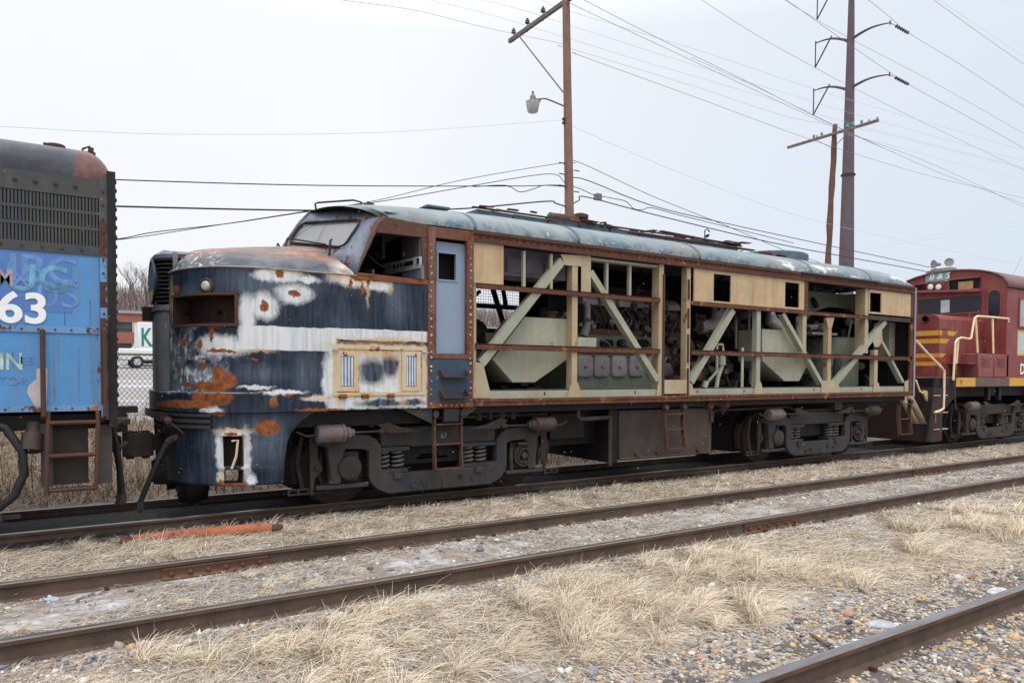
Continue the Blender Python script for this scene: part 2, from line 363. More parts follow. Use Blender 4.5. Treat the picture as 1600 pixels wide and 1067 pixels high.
def nosepaint():
    B = NB('nose_paint_navy_primer_rust')
    uv = B.n('ShaderNodeUVMap').outputs[0]
    def warp(amt, sc, sz=1.0):
        mp = B.n('ShaderNodeMapping'); B.t.links.new(uv, mp.inputs[0]); mp.inputs['Scale'].default_value = (1, sz, 1)
        nn = B.n('ShaderNodeTexNoise'); nn.inputs['Scale'].default_value = sc; nn.inputs['Detail'].default_value = 7; nn.inputs['Roughness'].default_value = .65; B.t.links.new(mp.outputs[0], nn.inputs['Vector'])
        a = B.n('ShaderNodeVectorMath', operation='SUBTRACT'); B.t.links.new(nn.outputs['Color'], a.inputs[0]); a.inputs[1].default_value = (.5, .5, .5)
        b = B.n('ShaderNodeVectorMath', operation='SCALE'); B.t.links.new(a.outputs[0], b.inputs[0]); b.inputs['Scale'].default_value = amt
        c = B.n('ShaderNodeVectorMath', operation='ADD'); B.t.links.new(b.outputs[0], c.inputs[0]); B.t.links.new(uv, c.inputs[1]); return c.outputs[0]
    def uvn(sc, detail=6, rough=.6, scale=(1,1,1), loc=(0,0,0)):
        mp = B.n('ShaderNodeMapping'); B.t.links.new(uv, mp.inputs[0]); mp.inputs['Scale'].default_value = scale; mp.inputs['Location'].default_value = loc
        return B.noise(sc, detail, rough, mp.outputs[0])
    w1 = warp(.15, 7); w2 = warp(.10, 16); w3 = warp(.05, 5)
    # navy with vertical weather runs and pale haze
    c = B.mix(B.step(uvn(1.0, 6, .65, (26, 1.3, 1)), .40, .82), (.006,.0125,.026), (.036,.054,.082))
    c = B.mix(B.math('MULTIPLY', B.step(uvn(1.3, 5, .6, (1.2, 1.0, 1), (3,0,0)), .50, .72), .40), c, (.085,.115,.16))
    c = B.mix(B.math('MULTIPLY', B.step(uvn(1.0, 4, .6, (60, 2.2, 1), (5,1,0)), .60, .76), .28), c, (.17,.21,.25))
    # bare primer, soft edged
    white = [ell(411,478,24,20), ell(461,460,28,15), ell(440,431,36,10), ell(478,436,20,6), ell(560,438,42,12), ell(590,447,20,8),
             ell(385,490,14,30), ell(345,540,40,16), ell(500,622,24,5), ell(440,613,36,3), ell(400,606,26,3), ell(513,600,9,50),
             ell(345,706,7,32), ell(385,712,7,40), ell(366,676,24,6), ell(345,745,6,10),
             ell(300,505,10,10), ell(335,640,14,6), ell(392,752,8,12), ell(415,430,20,8)]
    haze = ellmask(B, w1, [ell(425,690,24,28), ell(395,690,26,30), ell(345,690,24,22), ell(480,660,26,12), ell(410,585,30,12), ell(480,585,18,24), ell(430,445,60,16), ell(300,480,30,22), ell(620,470,14,28)], .75)
    c = B.mix(B.math('MULTIPLY', haze, B.step(uvn(1.0, 5, .65, (14, 1.5, 1), (7,0,0)), .35, .75, .15, .75)), c, (.17,.215,.28))
    mw = ellmask(B, w1, white, .55)
    hz_ = ellmask(B, w1, [boxe(514,538,668,636)], .07, True)
    mw = B.math('MAXIMUM', mw, hz_)
    band = ellmask(B, w3, [boxe(372,508,526,549), boxe(510,512,668,534)], .035, True)
    mw = B.step(B.math('ADD', mw, B.math('MULTIPLY', B.math('SUBTRACT', uvn(1.0, 9, .75, (26, 9, 1), (8,8,0)), .5), .9)), .22, .80)
    mw = B.math('MAXIMUM', mw, band)
    wc = B.mix(B.step(uvn(2.5, 6, .6, (1, .5, 1)), .35, .65), (.60,.65,.71), (.66,.65,.60))
    wc = B.mix(B.math('MULTIPLY', B.step(uvn(1.0, 5, .6, (22, 1.2, 1), (2,2,0)), .46, .72), .7), wc, (.33,.36,.40)); wc = B.mix(B.math('MULTIPLY', B.step(uvn(3.0, 7, .7, (1, .6, 1), (6,6,0)), .52, .66), .45), wc, (.30,.33,.37))
    c = B.mix(mw, c, wc)
    # navy islands left over in the hatch area
    dark = ellmask(B, w1, [ell(582,580,22,20), ell(610,570,15,20), ell(600,630,40,6), ell(645,629,20,5), ell(642,578,3,16)], .32)
    c = B.mix(dark, c, B.mix(B.step(uvn(1.0, 4, .6, (20, 1.6, 1), (5,1,0)), .4, .7), (.02,.028,.042), (.11,.13,.17)))
    # peeled, blistered zone at the front corner
    zone = ellmask(B, w2, [boxe(242,508,352,615), boxe(245,430,300,470)], .08, True)
    pl = B.step(uvn(9, 10, .78, (1, .6, 1)), .50, .56)
    c = B.mix(B.math('MULTIPLY', zone, B.step(uvn(1.8, 5, .6, (1,1,1), (4,4,0)), .40, .58)), c, (.17,.20,.25)); c = B.mix(B.math('MULTIPLY', zone, pl), c, B.mix(B.step(uvn(4, 5, .6), .40, .60), (.17,.20,.25), (.62,.68,.74)))
    pl2 = B.step(uvn(10, 9, .75, (1, .7, 1), (7,3,0)), .60, .62)
    c = B.mix(B.math('MULTIPLY', zone, pl2), c, (.20,.075,.03))
    # tan bleed under seams
    tanm = ellmask(B, w1, [ell(600,530,50,3), ell(575,462,2,16), ell(610,448,4,10), ell(530,430,18,5), ell(505,622,26,3), ell(362,672,26,3), ell(345,745,3,10), ell(404,548,24,2), ell(565,436,30,9), ell(530,600,7,40), ell(268,470,3,30), ell(590,541,66,5), ell(592,552,50,8), ell(630,590,7,44), ell(527,580,5,44), ell(556,580,4,40), ell(570,618,60,4), ell(660,580,5,45), ell(440,424,30,3)], .6)
    c = B.mix(B.math('MULTIPLY', tanm, .75), c, (.56,.38,.19))
    hb_ = B.math('MULTIPLY', ellmask(B, w3, [boxe(522,541,560,618), boxe(624,541,664,618), boxe(522,538,664,552)], .10, True), B.step(uvn(5, 7, .65, (1, .6, 1), (3,1,0)), .35, .60, .25, .85)); c = B.mix(hb_, c, (.56,.42,.22))
    hr_ = B.math('MULTIPLY', ellmask(B, w1, [boxe(522,540,562,618), boxe(560,540,664,554), boxe(654,548,664,625)], .15, True), B.step(uvn(9, 8, .7, (1, .45, 1), (1,5,0)), .56, .60)); c = B.mix(hr_, c, (.40,.17,.05))
    # rust
    rl = [ell(413,478,7,8), ell(461,459,10,5), ell(437,428,7,6), ell(560,433,14,6), ell(585,436,12,4), ell(350,594,20,13), ell(330,604,30,6), ell(336,621,28,13), ell(300,630,30,6), ell(340,580,10,8), ell(318,600,14,4),
          ell(316,573,7,7), ell(449,617,6,3), ell(418,668,19,12), ell(540,562,3,8), ell(566,450,2,10), ell(548,445,2,9), ell(575,441,2,9), ell(286,535,4,6), ell(300,560,5,3), ell(312,538,4,8), ell(330,522,3,12), ell(290,600,8,4), ell(352,590,14,8), ell(600,546,30,2), ell(528,600,3,14), ell(655,560,3,14), ell(536,612,12,2), ell(320,560,5,3), ell(398,562,5,2), ell(334,511,12,3), ell(275,452,4,7), ell(500,640,40,2), ell(286,632,28,5),
          ell(362,757,24,4), ell(427,627,6,9), ell(344,646,9,4), ell(340,548,18,2), ell(355,549,14,2), ell(362,678,10,2), ell(348,760,9,12)]
    mr = ellmask(B, w2, rl, .10)
    rc = B.mix(B.step(uvn(12, 8, .7), .38, .62), (.13,.042,.02), (.33,.105,.03))
    c = B.mix(mr, c, rc)
    B.col(c); B.rough(B.step(mr, 0, 1, .48, .9)); B.bump(B.math('ADD', B.math('MULTIPLY', B.math('MAXIMUM', mr, B.math('MULTIPLY', zone, pl)), -.6), B.math('MULTIPLY', uvn(30, 6), .5)), .35, .005)
    return B.m
M['nose'] = nosepaint()
def crownpaint():
    B = NB('nose_top_paint')
    c = B.mix(B.step(B.noise(3, 7, .65, B.coord((1, 1, 1))), .4, .62), (.035,.05,.07), (.12,.125,.14))
    z = B.n('ShaderNodeSeparateXYZ'); B.t.links.new(B.tc.outputs['Object'], z.inputs[0])
    hi = B.step(z.outputs[2], 3.16, 3.32)
    rn = B.step(B.noise(3.2, 8, .7, B.coord((.7, 1, 2.5), loc=(1,0,0))), .44, .54)
    rr = B.math('MULTIPLY', hi, rn)
    c = B.mix(B.math('MULTIPLY', hi, .4), c, (.20,.17,.15)); c = B.mix(rr, c, B.mix(B.step(B.noise(10, 8), .4, .6), (.20,.095,.055), (.34,.17,.10)))
    fr = B.math('MULTIPLY', B.step(z.outputs[0], -2.9, -3.2), B.step(B.noise(16, 8, .75, B.coord(loc=(2,2,2))), .53, .56)); c = B.mix(fr, c, (.5,.5,.5))
    rear = B.math('MULTIPLY', B.math('MULTIPLY', B.step(z.outputs[0], -1.75, -1.55), B.step(z.outputs[2], 3.30, 3.18)), B.step(B.noise(2.2, 5), .3, .5)); c = B.mix(rear, c, (.52,.49,.42))
    r2 = B.math('MULTIPLY', B.step(z.outputs[0], -1.75, -1.6), B.step(B.noise(6, 8, .7, B.coord(loc=(4,0,1))), .56, .59)); c = B.mix(r2, c, RUST_O)
    B.col(c); B.rough(.5); B.bump(B.noise(30, 6), .2, .004); return B.m
M['crown'] = crownpaint()
M['windframe'] = weathered('windshield_frame_paint', (.21,.24,.30), (.08,.10,.14), rust=.52, streak=.4, rough=.5, rsc=5, chip=(.45,.45,.47))
M['pillar'] = weathered('cab_pillar', (.12,.06,.045), (.085,.045,.04), rust=.38, streak=.3, rough=.8, rsc=6)
M['hatch'] = weathered('cream_rusty_hatch', (.56,.40,.21), (.58,.52,.42), rust=.46, streak=.7, scol=(.50,.27,.08), rough=.6, rsc=4, dirt=.1)
M['grille_blue'] = weathered('grey_black_grille', (.045,.055,.068), (.075,.070,.06), rust=.22, streak=.4, scol=(.13,.11,.08), rough=.6, rsc=6)
M['straw_int'] = plain('grey_box', (.25,.25,.26), .5)
M['railside'] = weathered('rusty_rail_web', (.13,.088,.065), (.075,.052,.043), rust=.16, streak=.5, rough=.8, sc=1.6)
def railtop():
    B = NB('rail_head'); B.col(B.mix(B.step(B.noise(3, 6, .6, B.coord((.4, 4, 4))), .4, .6), (.34,.35,.38), (.24,.23,.23))); B.rough(.3); B.metal(.8); return B.m
M['railtop'] = railtop(); M['railedge'] = plain('worn_rail_edge', (.20,.145,.105), .6, var=.3)

def roofpaint():
    B = NB('faded_blue_roof'); sp = B.n('ShaderNodeSeparateXYZ'); B.t.links.new(B.tc.outputs['Object'], sp.inputs[0])
    c = B.mix(B.step(B.noise(1.2, 8, .7, B.coord((.6, 1, 1.4))), .40, .60), (.145,.19,.205), (.215,.25,.25))
    c = B.mix(B.math('MULTIPLY', B.step(B.noise(1.0, 6, .65, B.coord((9, 1.2, 1.2))), .52, .70), .5), c, (.10,.145,.18))
    lowz = B.step(sp.outputs[2], 4.05, 3.86); c = B.mix(B.math('MULTIPLY', lowz, B.step(B.noise(5, 8, .7), .45, .60)), c, (.05,.105,.145))
    c = B.mix(B.step(B.noise(7, 9, .74, B.coord((1, 1, 1.6), loc=(2,0,0))), .635, .66), c, (.36,.40,.41))
    c = B.mix(B.math('MULTIPLY', lowz, B.step(B.noise(9, 9, .74, B.coord(loc=(5,0,0))), .60, .63)), c, (.46,.44,.38))
    big = B.math('MULTIPLY', B.math('MULTIPLY', B.step(sp.outputs[0], 6.0, 7.0), B.step(sp.outputs[2], 4.06, 4.0)), B.step(B.noise(1.5, 6, .6, B.coord((1, 1, 2.2), loc=(4.2,0,0))), .555, .575)); c = B.mix(big, c, (.58,.57,.53))
    c = B.mix(B.math('MULTIPLY', B.step(B.noise(1.0, 5, .6, B.coord((3.2, .5, .5), loc=(1,0,0))), .57, .66), .75), c, (.25,.15,.10))
    c = B.mix(B.math('MULTIPLY', lowz, B.step(B.noise(6, 9, .72, B.coord(loc=(0,6,0))), .60, .63)), c, RUST_M)
    B.col(c); B.rough(.45); B.bump(B.noise(14, 8, .7), .4, .01); return B.m
M['roof'] = roofpaint()

# ================================================================== THE MAIN LOCOMOTIVE (front truck centre at X=0)
loco = empty('derelict_locomotive', (4.2, 0, 0), 'stripped rusty streamlined locomotive with bare navy and white nose and open green truss side', 'locomotive')
HW = 1.53; SILL0, SILL1 = 1.324, 1.43; CH1 = 1.556; EAVE = 3.82; BAND0 = 3.66
def uvnose(o, uvs):
    lay = o.data.uv_layers.new(name='arc')
    for lp in o.data.loops: lay.data[lp.index].uv = uvs[lp.vertex_index]
    return o
# --- nose side skin with the classification box hole
bx0, bz1 = hitnose(274, 466); bx1, bz0 = hitnose(368, 506)
SDOOR = -0.388
ss = sorted(set([SDOOR, -.8, -1.2, -1.43, -1.8, -2.1, XT]+[XT-LC*i/26 for i in range(27)]+[bx0, bx1]), reverse=True)
ss = [s for i, s in enumerate(ss) if s in (bx0, bx1) or min(abs(s-bx0), abs(s-bx1)) > .03]
farss = [2*(XT-LC)-s for s in ss[::-1] if s > XT-LC+.001]
allss = ss+farss
zz = [1.318, 1.56, 1.8, 2.1, bz0, (bz0+bz1)/2, bz1, 2.85, 3.0, 3.05]
rows = []; uvs = []
for z in zz:
    row = []
    for s in allss:
        x, y = npath(s); row.append((x, y, z)); uvs.append((s, z))
    rows.append(row)
def isbox(i, j):
    a, b = allss[j+1], allss[j]
    mid = (a+b)/2; zm = (zz[i]+zz[i+1])/2
    return bx0 < mid < bx1 and bz0 < zm < bz1
nose = uvnose(MB().grid(rows, isbox).build('nose_shell', M['nose'], loco, recalc=False, auto=False), uvs)
# box liner + frame
mb = MB(); rim = []
bl = [s for s in allss if bx0-1e-6 <= s <= bx1+1e-6]
for off, z0, z1 in ((.025, bz0, bz1), (-.20, bz0+.02, bz1-.02)): pass
def strip(mb, slist, z0, z1, o0, o1):
    mb.grid([[npath(s, o0)+(z0,) for s in slist], [npath(s, o1)+(z1,) for s in slist]])
strip(mb, bl, bz0, bz0+.03, .03, -.17); strip(mb, bl, bz1, bz1-.03, .03, -.17); strip(mb, bl, bz0+.03, bz1-.03, -.17, -.17)
for s in (bx0, bx1):
    mb.add([npath(s, .03)+(bz0,), npath(s, -.17)+(bz0+.03,), npath(s, -.17)+(bz1-.03,), npath(s, .03)+(bz1,)], [(0,1,2,3)])
bxo = mb.build('number_box', weathered('box_rust_inside', (.035,.018,.014), (.022,.013,.012), rust=.25, rough=.8, rsc=6), loco, recalc=False)
mb = MB()
for s, zc_ in ((bl[len(bl)//3], bz0+.15), (bl[-2], bz0+.16)):
    x, y = npath(s, -.16); x2, y2 = npath(s, -.10); mb.cyl((x, y, zc_), (x2, y2, zc_), .022, 8)
mb.build('lamp_socket', M['black'], bxo)
mb = MB()
e = .028
for (sa, sb, za, zb) in ((bx0-e, bx1+e, bz1, bz1+e), (bx0-e, bx1+e, bz0-e, bz0), (bx0-e, bx0, bz0, bz1), (bx1, bx1+e*1.4, bz0, bz1)):
    sl = [sa+(sb-sa)*i/8 for i in range(9)]
    mb.grid([[npath(s, .002)+(za,) for s in sl], [npath(s, .045)+(za,) for s in sl], [npath(s, .045)+(zb,) for s in sl], [npath(s, .002)+(zb,) for s in sl]])
mb.build('box_frame', M['rust'], bxo)
# class light
s, z = hitnose(324, 447); x, y = npath(s); x2, y2 = npath(s, 1.0); ax = (x2-x, y2-y, 0)
MB().lathe([(.095, -.01), (.095, .03), (.075, .04), (.07, .015)], (x, y, z), ax, 20).build('marker_light', M['truckbrown'], loco)
MB().lathe([(.062, .01), (.058, .04), (.04, .062), (.0, .07)], (x, y, z), ax, 16).build('lens', plain('dirty_lens', (.45,.44,.40), .25), loco)
# crown of the nose
def zc_(x): return 3.325+(x+3.45)*(.235/1.55)+.02*math.sin((x+3.45)*2)
def crownz(x, t): return max(3.05, zc_(min(-1.3, x)))-(max(3.05, zc_(x))-3.045)*t**2.4
tt = [1, .985, .96, .92, .86, .78, .68, .55, .4, .2, 0.0]
cs = [s for s in allss if npath(s)[0] <= -1.42]
rows = []
for t in tt:
    row = []
    for s in cs:
        x, y = npath(s); xc = x if x > -2.85 else -2.85-(x+2.85)*-.25
        px = xc+(x-xc)*t; py = y*t; row.append((px, py, crownz(px if x > -2.85 else xc+(x-xc)*.0, t)))
    rows.append(row)
MB().grid(rows).build('nose_top', M['crown'], loco, recalc=False)
# belt crease, its highlight painted as a pale raised strip
sl = [s for s in allss if npath(s)[0] < -1.0]
MB().grid([[npath(s, .0)+(3.038,) for s in sl], [npath(s, .012)+(3.046,) for s in sl], [npath(s, .012)+(3.054,) for s in sl], [npath(s, -.01)+(3.060,) for s in sl]]).build('crease_highlight', plain('painted_crease_highlight', (.34,.27,.23), .5, var=.4), loco)
# bumper band
def bo(s): s = s if s > XT-LC else 2*(XT-LC)-s; return .11*float(sm_((XT-s)/LC))
def sm_(t): t = min(1., max(0., t)); return t*t*(3-2*t)
sl = [s for s in allss if s < -1.70 and s > 2*(XT-LC)+1.70]; zb = [1.30, 1.32, 1.555, 1.56]; of = [.0, .05, .05, 0.002]
uvs = [(s, z) for z in zb for s in sl]
uvnose(MB().grid([[npath(s, o+(bo(s) if 0 < i_ < 3 else 0))+(z,) for s in sl] for i_, (z, o) in enumerate(zip(zb, of))]).build('bumper_band', M['nose'], loco, recalc=False, auto=False), uvs)
# grab rail on the band, lifting lug
mb = MB(); a = hitnose(322, 613, .09); b = hitnose(410, 614, .09)
pts = [npath(a[0], .05+bo(a[0]))+(1.545,), npath(a[0], .1+bo(a[0]))+(1.55,)]+[npath(a[0]+(b[0]-a[0])*i/6, .1+bo(a[0]+(b[0]-a[0])*i/6))+(1.55,) for i in range(1, 7)]+[npath(b[0], .05)+(1.545,)]
mb.tube(pts, .012, 6).build('bumper_handrail', M['windframe'], loco)
MB().ball(npath(hitnose(425, 628)[0], .05)+(1.43,), (.05, .02, .08), 8).build('patch_plate', M['rustbright'], loco)
# pilot skirt
def archx(z):
    for (z0, x0), (z1, x1) in zip([(1.32,-1.80),(1.309,-1.96),(1.2,-2.13),(1.08,-2.24),(.909,-2.32),(.45,-2.352)], [(1.309,-1.96),(1.2,-2.13),(1.08,-2.24),(.909,-2.32),(.45,-2.352),(.0,-2.36)]):
        if z <= z0 and z >= z1: return x0+(x1-x0)*(z0-z)/(z0-z1)
    return -1.8
h1 = hitnose(349, 681), hitnose(381, 729); h2 = hitnose(349, 734), hitnose(387, 755)
sA, sB = h1[0][0], h1[1][0]
zrow = sorted(set([.44, h2[1][1], h2[0][1], h1[1][1], .72, h1[0][1], .95, 1.05, 1.14, 1.2, 1.24, 1.27, 1.30, 1.318]))
endc = [XT-LC*i/22 for i in range(4, 18)]
sl0 = [-2.42, XT, sB, sA]+[s for s in endc if s < sA-.05]
sl0 = sorted(set(sl0), reverse=True)
def pilot(mirror):
    rows = []; uvs = []
    for z in zrow:
        row = []
        for s in [archx(z)]+sl0:
            ins = -(1.318-z)*.05
            x, y = npath(s, (ins+bo(s)*.9) if s < XT else 0.0); row.append((x, -y if mirror else y, z)); uvs.append((s, z))
        rows.append(row)
    full = [0]+sl0
    def skip(i, j):
        if j == 0: return False
        mid = (full[j]+full[j+1])/2; zm = (zrow[i]+zrow[i+1])/2
        return sA < mid < sB and ((h1[1][1] < zm < h1[0][1]) or (h2[1][1] < zm < h2[0][1]))
    return rows, uvs, skip
for mir in (False, True):
    r_, u_, sk = pilot(mir); o = uvnose(MB().grid(r_, sk).build('pilot_skirt', M['nose'], loco, recalc=False, auto=False), u_)
    sd = o.modifiers.new('t', 'SOLIDIFY'); sd.thickness = .02; sd.offset = -1 if not mir else 1
mb = MB()
for (za, zb_) in ((h1[1][1], h1[0][1]), (h2[1][1], h2[0][1])):
    x0, y0 = npath(sA, bo(sA)*.8); x1, y1 = npath(sB, bo(sB)*.8)
    mb.add([(x0, y0+.05, za), (x1, y1+.05, za), (x1, y1+.30, za), (x0, y0+.30, za), (x0, y0+.05, zb_), (x1, y1+.05, zb_), (x1, y1+.30, zb_), (x0, y0+.30, zb_)],
           [(0,3,2,1), (4,5,6,7), (3,0,4,7), (1,2,6,5)]+([(2,3,7,6)] if za > .6 else []))
stp = mb.build('step_pocket', M['truckbrown'], loco)
x0, y0 = npath(sA+.1, bo(sA)*.9)
MB().tube([(x0+.0, y0-.01, h1[0][1]-.06), (x0+.07, y0-.02, h1[0][1]-.05), (x0+.05, y0-.02, .80), (x0, y0-.01, .65)], .016, 6).build('uncoupling_handle', M['hatch'], stp)
# anticlimber ribs
mb = MB()
ra, rb_ = hitnose(335, 655)[0], XT-LC+.25
for z in (1.285, 1.215, 1.145):
    sl = [ra+(rb_-ra)*i/12 for i in range(13)]
    mb.grid([[npath(s, -.03)+(z-.018,) for s in sl], [npath(s, .05+bo(s))+(z-.018,) for s in sl], [npath(s, .05+bo(s))+(z+.016,) for s in sl], [npath(s, -.03)+(z+.016,) for s in sl]])
sl = [ra+.02+(rb_-ra-.02)*i/12 for i in range(13)]
mb.grid([[npath(s, .012+bo(s))+(1.13,) for s in sl], [npath(s, .012+bo(s))+(1.30,) for s in sl]])
mb.build('anticlimber', M['frame'], loco)
# pilot centre: deflector plates, coupler pocket
mb = MB()
mb.prismz([(-3.62,-.75), (-3.62,.75), (-3.2,.75), (-3.2,-.75)], 1.20, 1.30)
mb.box(-3.45, -3.0, -.32, .32, .75, 1.20)
mb.build('buffer_beam', M['oily'], loco)
mb = MB()
for sgn in (-1, 1):
    mb.add([(-3.25, sgn*1.05, .44), (-3.62, sgn*.12, .34), (-3.62, sgn*.12, .62), (-3.40, sgn*.95, .62), (-3.1, sgn*1.05, .44), (-3.4, sgn*.12, .34)], [(0,1,2,3), (0,4,5,1)])
    mb.add([(-3.30, sgn*.80, .44), (-3.42, sgn*.45, .40), (-3.38, sgn*.5, .16), (-3.26, sgn*.72, .14), (-3.05, sgn*.80, .44), (-3.05, sgn*.6, .18)], [(0,1,2,3), (0,3,5,4)])
o = mb.build('pilot_deflector', M['oily'], loco, auto=False); o.modifiers.new('t', 'SOLIDIFY').thickness = .015
# knuckle coupler, hoses
def coupler(x0, x1, parent, dirn):
    mb = MB(); mb.box(min(x0, x1), max(x0, x1), -.09, .09, .78, .98)
    hx = x1; mb.prismz([(hx, -.16), (hx+dirn*.10, -.22), (hx+dirn*.30, -.20), (hx+dirn*.34, -.10), (hx+dirn*.16, -.06), (hx+dirn*.16, .06), (hx+dirn*.34, .12), (hx+dirn*.28, .22), (hx+dirn*.05, .18)], .72, 1.02)
    mb.cyl((hx+dirn*.27, -.13, .69), (hx+dirn*.27, -.13, 1.05), .05, 10)
    return mb.build('knuckle_coupler', M['truckbrown'], parent, bevel=.01)
coupler(-3.3, -3.62, loco, -1)
def hang_hose(x, y, z, dx, parent, r=.028, dz=.75, name='air_hose'):
    pts = [(x+dx*t, y-.05*math.sin(t*3), z-dz*(t**1.3)) for t in [i/8 for i in range(9)]]
    h = MB().tube(pts, r, 8).build(name, M['rubber'], parent)
    mb = MB(); p = Vector(pts[-1]); mb.tube([p+Vector((0,0,.02)), p-Vector((0,0,.06)), p-Vector((.03,0,.10))], [r*1.25, r*1.5, r*1.2], 8); p = Vector(pts[0]); mb.tube([p+Vector((.10,.06,.05)), p, p+(Vector(pts[1])-p)*.6], [r*1.3, r*1.45, r*1.3], 8)
    mb.build('hose_fitting', M['truckbrown'], h); return h
q = at3(247, 690, -.85); hang_hose(q[0]+.12, -.85, q[2], -.32, loco, .032, .72)
mb = MB(); p = Vector((-3.42, -.82, .99)); mb.tube([p+Vector((.12,0,.04)), p+Vector((.02,0,.06)), p+Vector((-.13,-.02,-.10))], [.05, .045, .015], 8).build('angle_cock_handle', M['rustbright'], loco)
mb = MB(); p = Vector(at3(262, 657, -1.0)); mb.ball(p, .05, 8); mb.tube([p, p+Vector((.22, .0, -.20))], .012, 5); mb.build('uncoupling_lever', M['rust'], loco)
# headlight housing with louvres
plan = [(-3.40,-.44), (-3.53,-.34), (-3.60,-.2), (-3.60,.2), (-3.53,.34), (-3.40,.44)]
def planoff(k): return [(x+(.0 if k == 0 else k), y*(1-k*.9)) for x, y in plan]
mb = MB(); mb.prismz(plan+[(-3.0,.44), (-3.0,-.44)], 3.24, 3.29); mb.prismz(plan+[(-3.1,.44), (-3.1,-.44)], 2.58, 2.65)
mb.add([(-3.40,-.44,3.29), (-3.53,-.34,3.29), (-3.60,-.2,3.29), (-3.60,.2,3.29), (-3.53,.34,3.29), (-3.40,.44,3.29), (-3.40,-.38,3.33), (-3.5,-.28,3.35), (-3.5,.28,3.35), (-3.40,.38,3.33), (-2.9,-.3,3.36), (-2.9,.3,3.36), (-3.0,.46,3.30), (-3.0,-.46,3.30)],
       [(0,1,7,6), (1,2,7), (2,3,8,7), (3,4,8), (4,5,9,8), (6,7,8,9), (6,9,11,10), (0,6,10,13), (5,12,11,9)])
mb.box(-3.42, -3.36, -.47, -.43, 1.56, 3.30); mb.box(-3.42, -3.36, .43, .47, 1.56, 3.30)
hs = mb.build('headlight_housing', M['windframe'], loco, recalc=True)
mb = MB()
for i in range(11):
    z = 2.69+i*.052
    mb.prismz([(x, y) for x, y in plan]+[(x+.035, y*.95) for x, y in plan[::-1]], z, z+.016)
mb.build('louvres', M['frame'], hs)
MB().prismz([(x+.06, y*.9) for x, y in plan]+[(-3.1,.35), (-3.1,-.35)], 2.66, 3.235).build('grille_back', M['black'], hs)
mb = MB(); mb.lathe([(.29, 0), (.29, .03), (.265, .03), (.24, -.07), (.235, -.07)], (-3.59, 0, 2.965), (-1,0,0), 28).build('headlight_ring', M['navy'], hs)
bq = NB('headlight_disc_paint'); sx_ = bq.n('ShaderNodeSeparateXYZ'); bq.t.links.new(bq.tc.outputs['Object'], sx_.inputs[0]); bq.col(bq.mix(bq.step(sx_.outputs[2], 2.86, 2.84), (.07,.13,.20), (.55,.38,.07)))
MB().lathe([(.245, 0), (.245, .012), (.0, .012)], (-3.60, 0, 2.965), (-1,0,0), 28).build('headlight_disc', bq.m, hs)
mb = MB(); mb.prismz([(x+.015, y*.97) for x, y in plan]+[(-3.1,.4), (-3.1,-.4)], 1.565, 2.575).build('nose_door', weathered('nose_door_paint', (.13,.145,.17), (.20,.21,.22), rust=.25, streak=.6, rough=.5, rsc=5, scol=(.05,.06,.08), chip=(.3,.33,.36)), loco)
mb = MB(); mb.box(at(222.5, 490, .15)[0], at(238, 490, .15)[0], .15, .19, at(222, 501, .15)[1], at(222, 479, .15)[1]).build('number_plate', M['oily'], loco)
# --- windshield and cab front
rowsW = [[(-1.93,0,3.50), (-1.92,-.1,3.50), (-1.60,-1.2,3.20), (-1.40,-1.53,3.045)],
         [(-1.87,0,3.64), (-1.86,-.1,3.63), (-1.45,-1.2,3.44), (-1.33,-1.5,3.30)],
         [(-1.68,0,3.94), (-1.66,-.1,3.93), (-1.19,-1.2,3.84), (-1.13,-1.44,3.78)],
         [(-1.53,0,4.11), (-1.52,-.1,4.10), (-1.05,-1.15,4.02), (-.99,-1.40,3.90)]]
mb = MB()
for sg in (1, -1):
    mb.grid([[(x, y*sg, z) for x, y, z in r_] for r_ in rowsW], lambda i, j: i == 1 and j == 1)
o = mb.build('windshield_frame', M['windframe'], loco, recalc=False, auto=False); o.modifiers.new('t', 'SOLIDIFY').thickness = .03
for sg in (1, -1):
    c4 = [Vector((x, y*sg, z)) for x, y, z in (rowsW[1][1], rowsW[1][2], rowsW[2][2], rowsW[2][1])]
    ctr = sum(c4, Vector())/4
    ring = []
    for i in range(4):
        a, b, c_ = c4[i-1], c4[i], c4[(i+1) % 4]
        d1 = (a-b); d2 = (c_-b); k = .09
        for w in (1, .5, .2): ring.append(b+d1.normalized()*k*w+d2.normalized()*k*(1-w)*.55 if w != 1 else b+d1.normalized()*k)
        ring.append(b+d2.normalized()*k)
    g = MB(); off = Vector((.012, 0, -.012)); g.add([tuple(q_+off) for q_ in c4], [(0,1,2,3)])
    gl = g.build('windshield_glass', M['glasshazy'], loco)
    out = Vector((-.012, 0, .01))
    MB().tube([r_+out for r_ in ring]+[ring[0]+out], .017, 6).build('rubber_seal', M['rubber'], gl)
    mb = MB(); a = Vector(( -1.93, -.25*sg, 3.60)); b = Vector((-1.60, -.95*sg, 3.48))
    mb.tube([a+Vector((-.02,0,-.12)), a+Vector((0,0,.06)), a+Vector((.01,0,.07)), b+Vector((0,.05*sg,.04))], .011, 6)
    mb.tube([b+Vector((-.02,-.15*sg,-.16)), b+Vector((0,-.15*sg,.06)), b+Vector((.02,-.15*sg,.08))], .015, 6)
    mb.build('wiper', M['rubber'], loco)
    mb = MB(); gp = [c4[0].lerp(c4[1], .52), c4[0].lerp(c4[3], .5).lerp(c4[1].lerp(c4[2], .5), .45), c4[3].lerp(c4[2], .42)]
    mb.tube([q_+out*.2 for q_ in gp], .003, 4); gp = [c4[0].lerp(c4[1], .06)+Vector((0,0,.05)), c4[3].lerp(c4[2], .25)]; mb.tube([q_+out*.2 for q_ in gp], .003, 4)
    mb.build('glass_crack', M['oily'], gl)
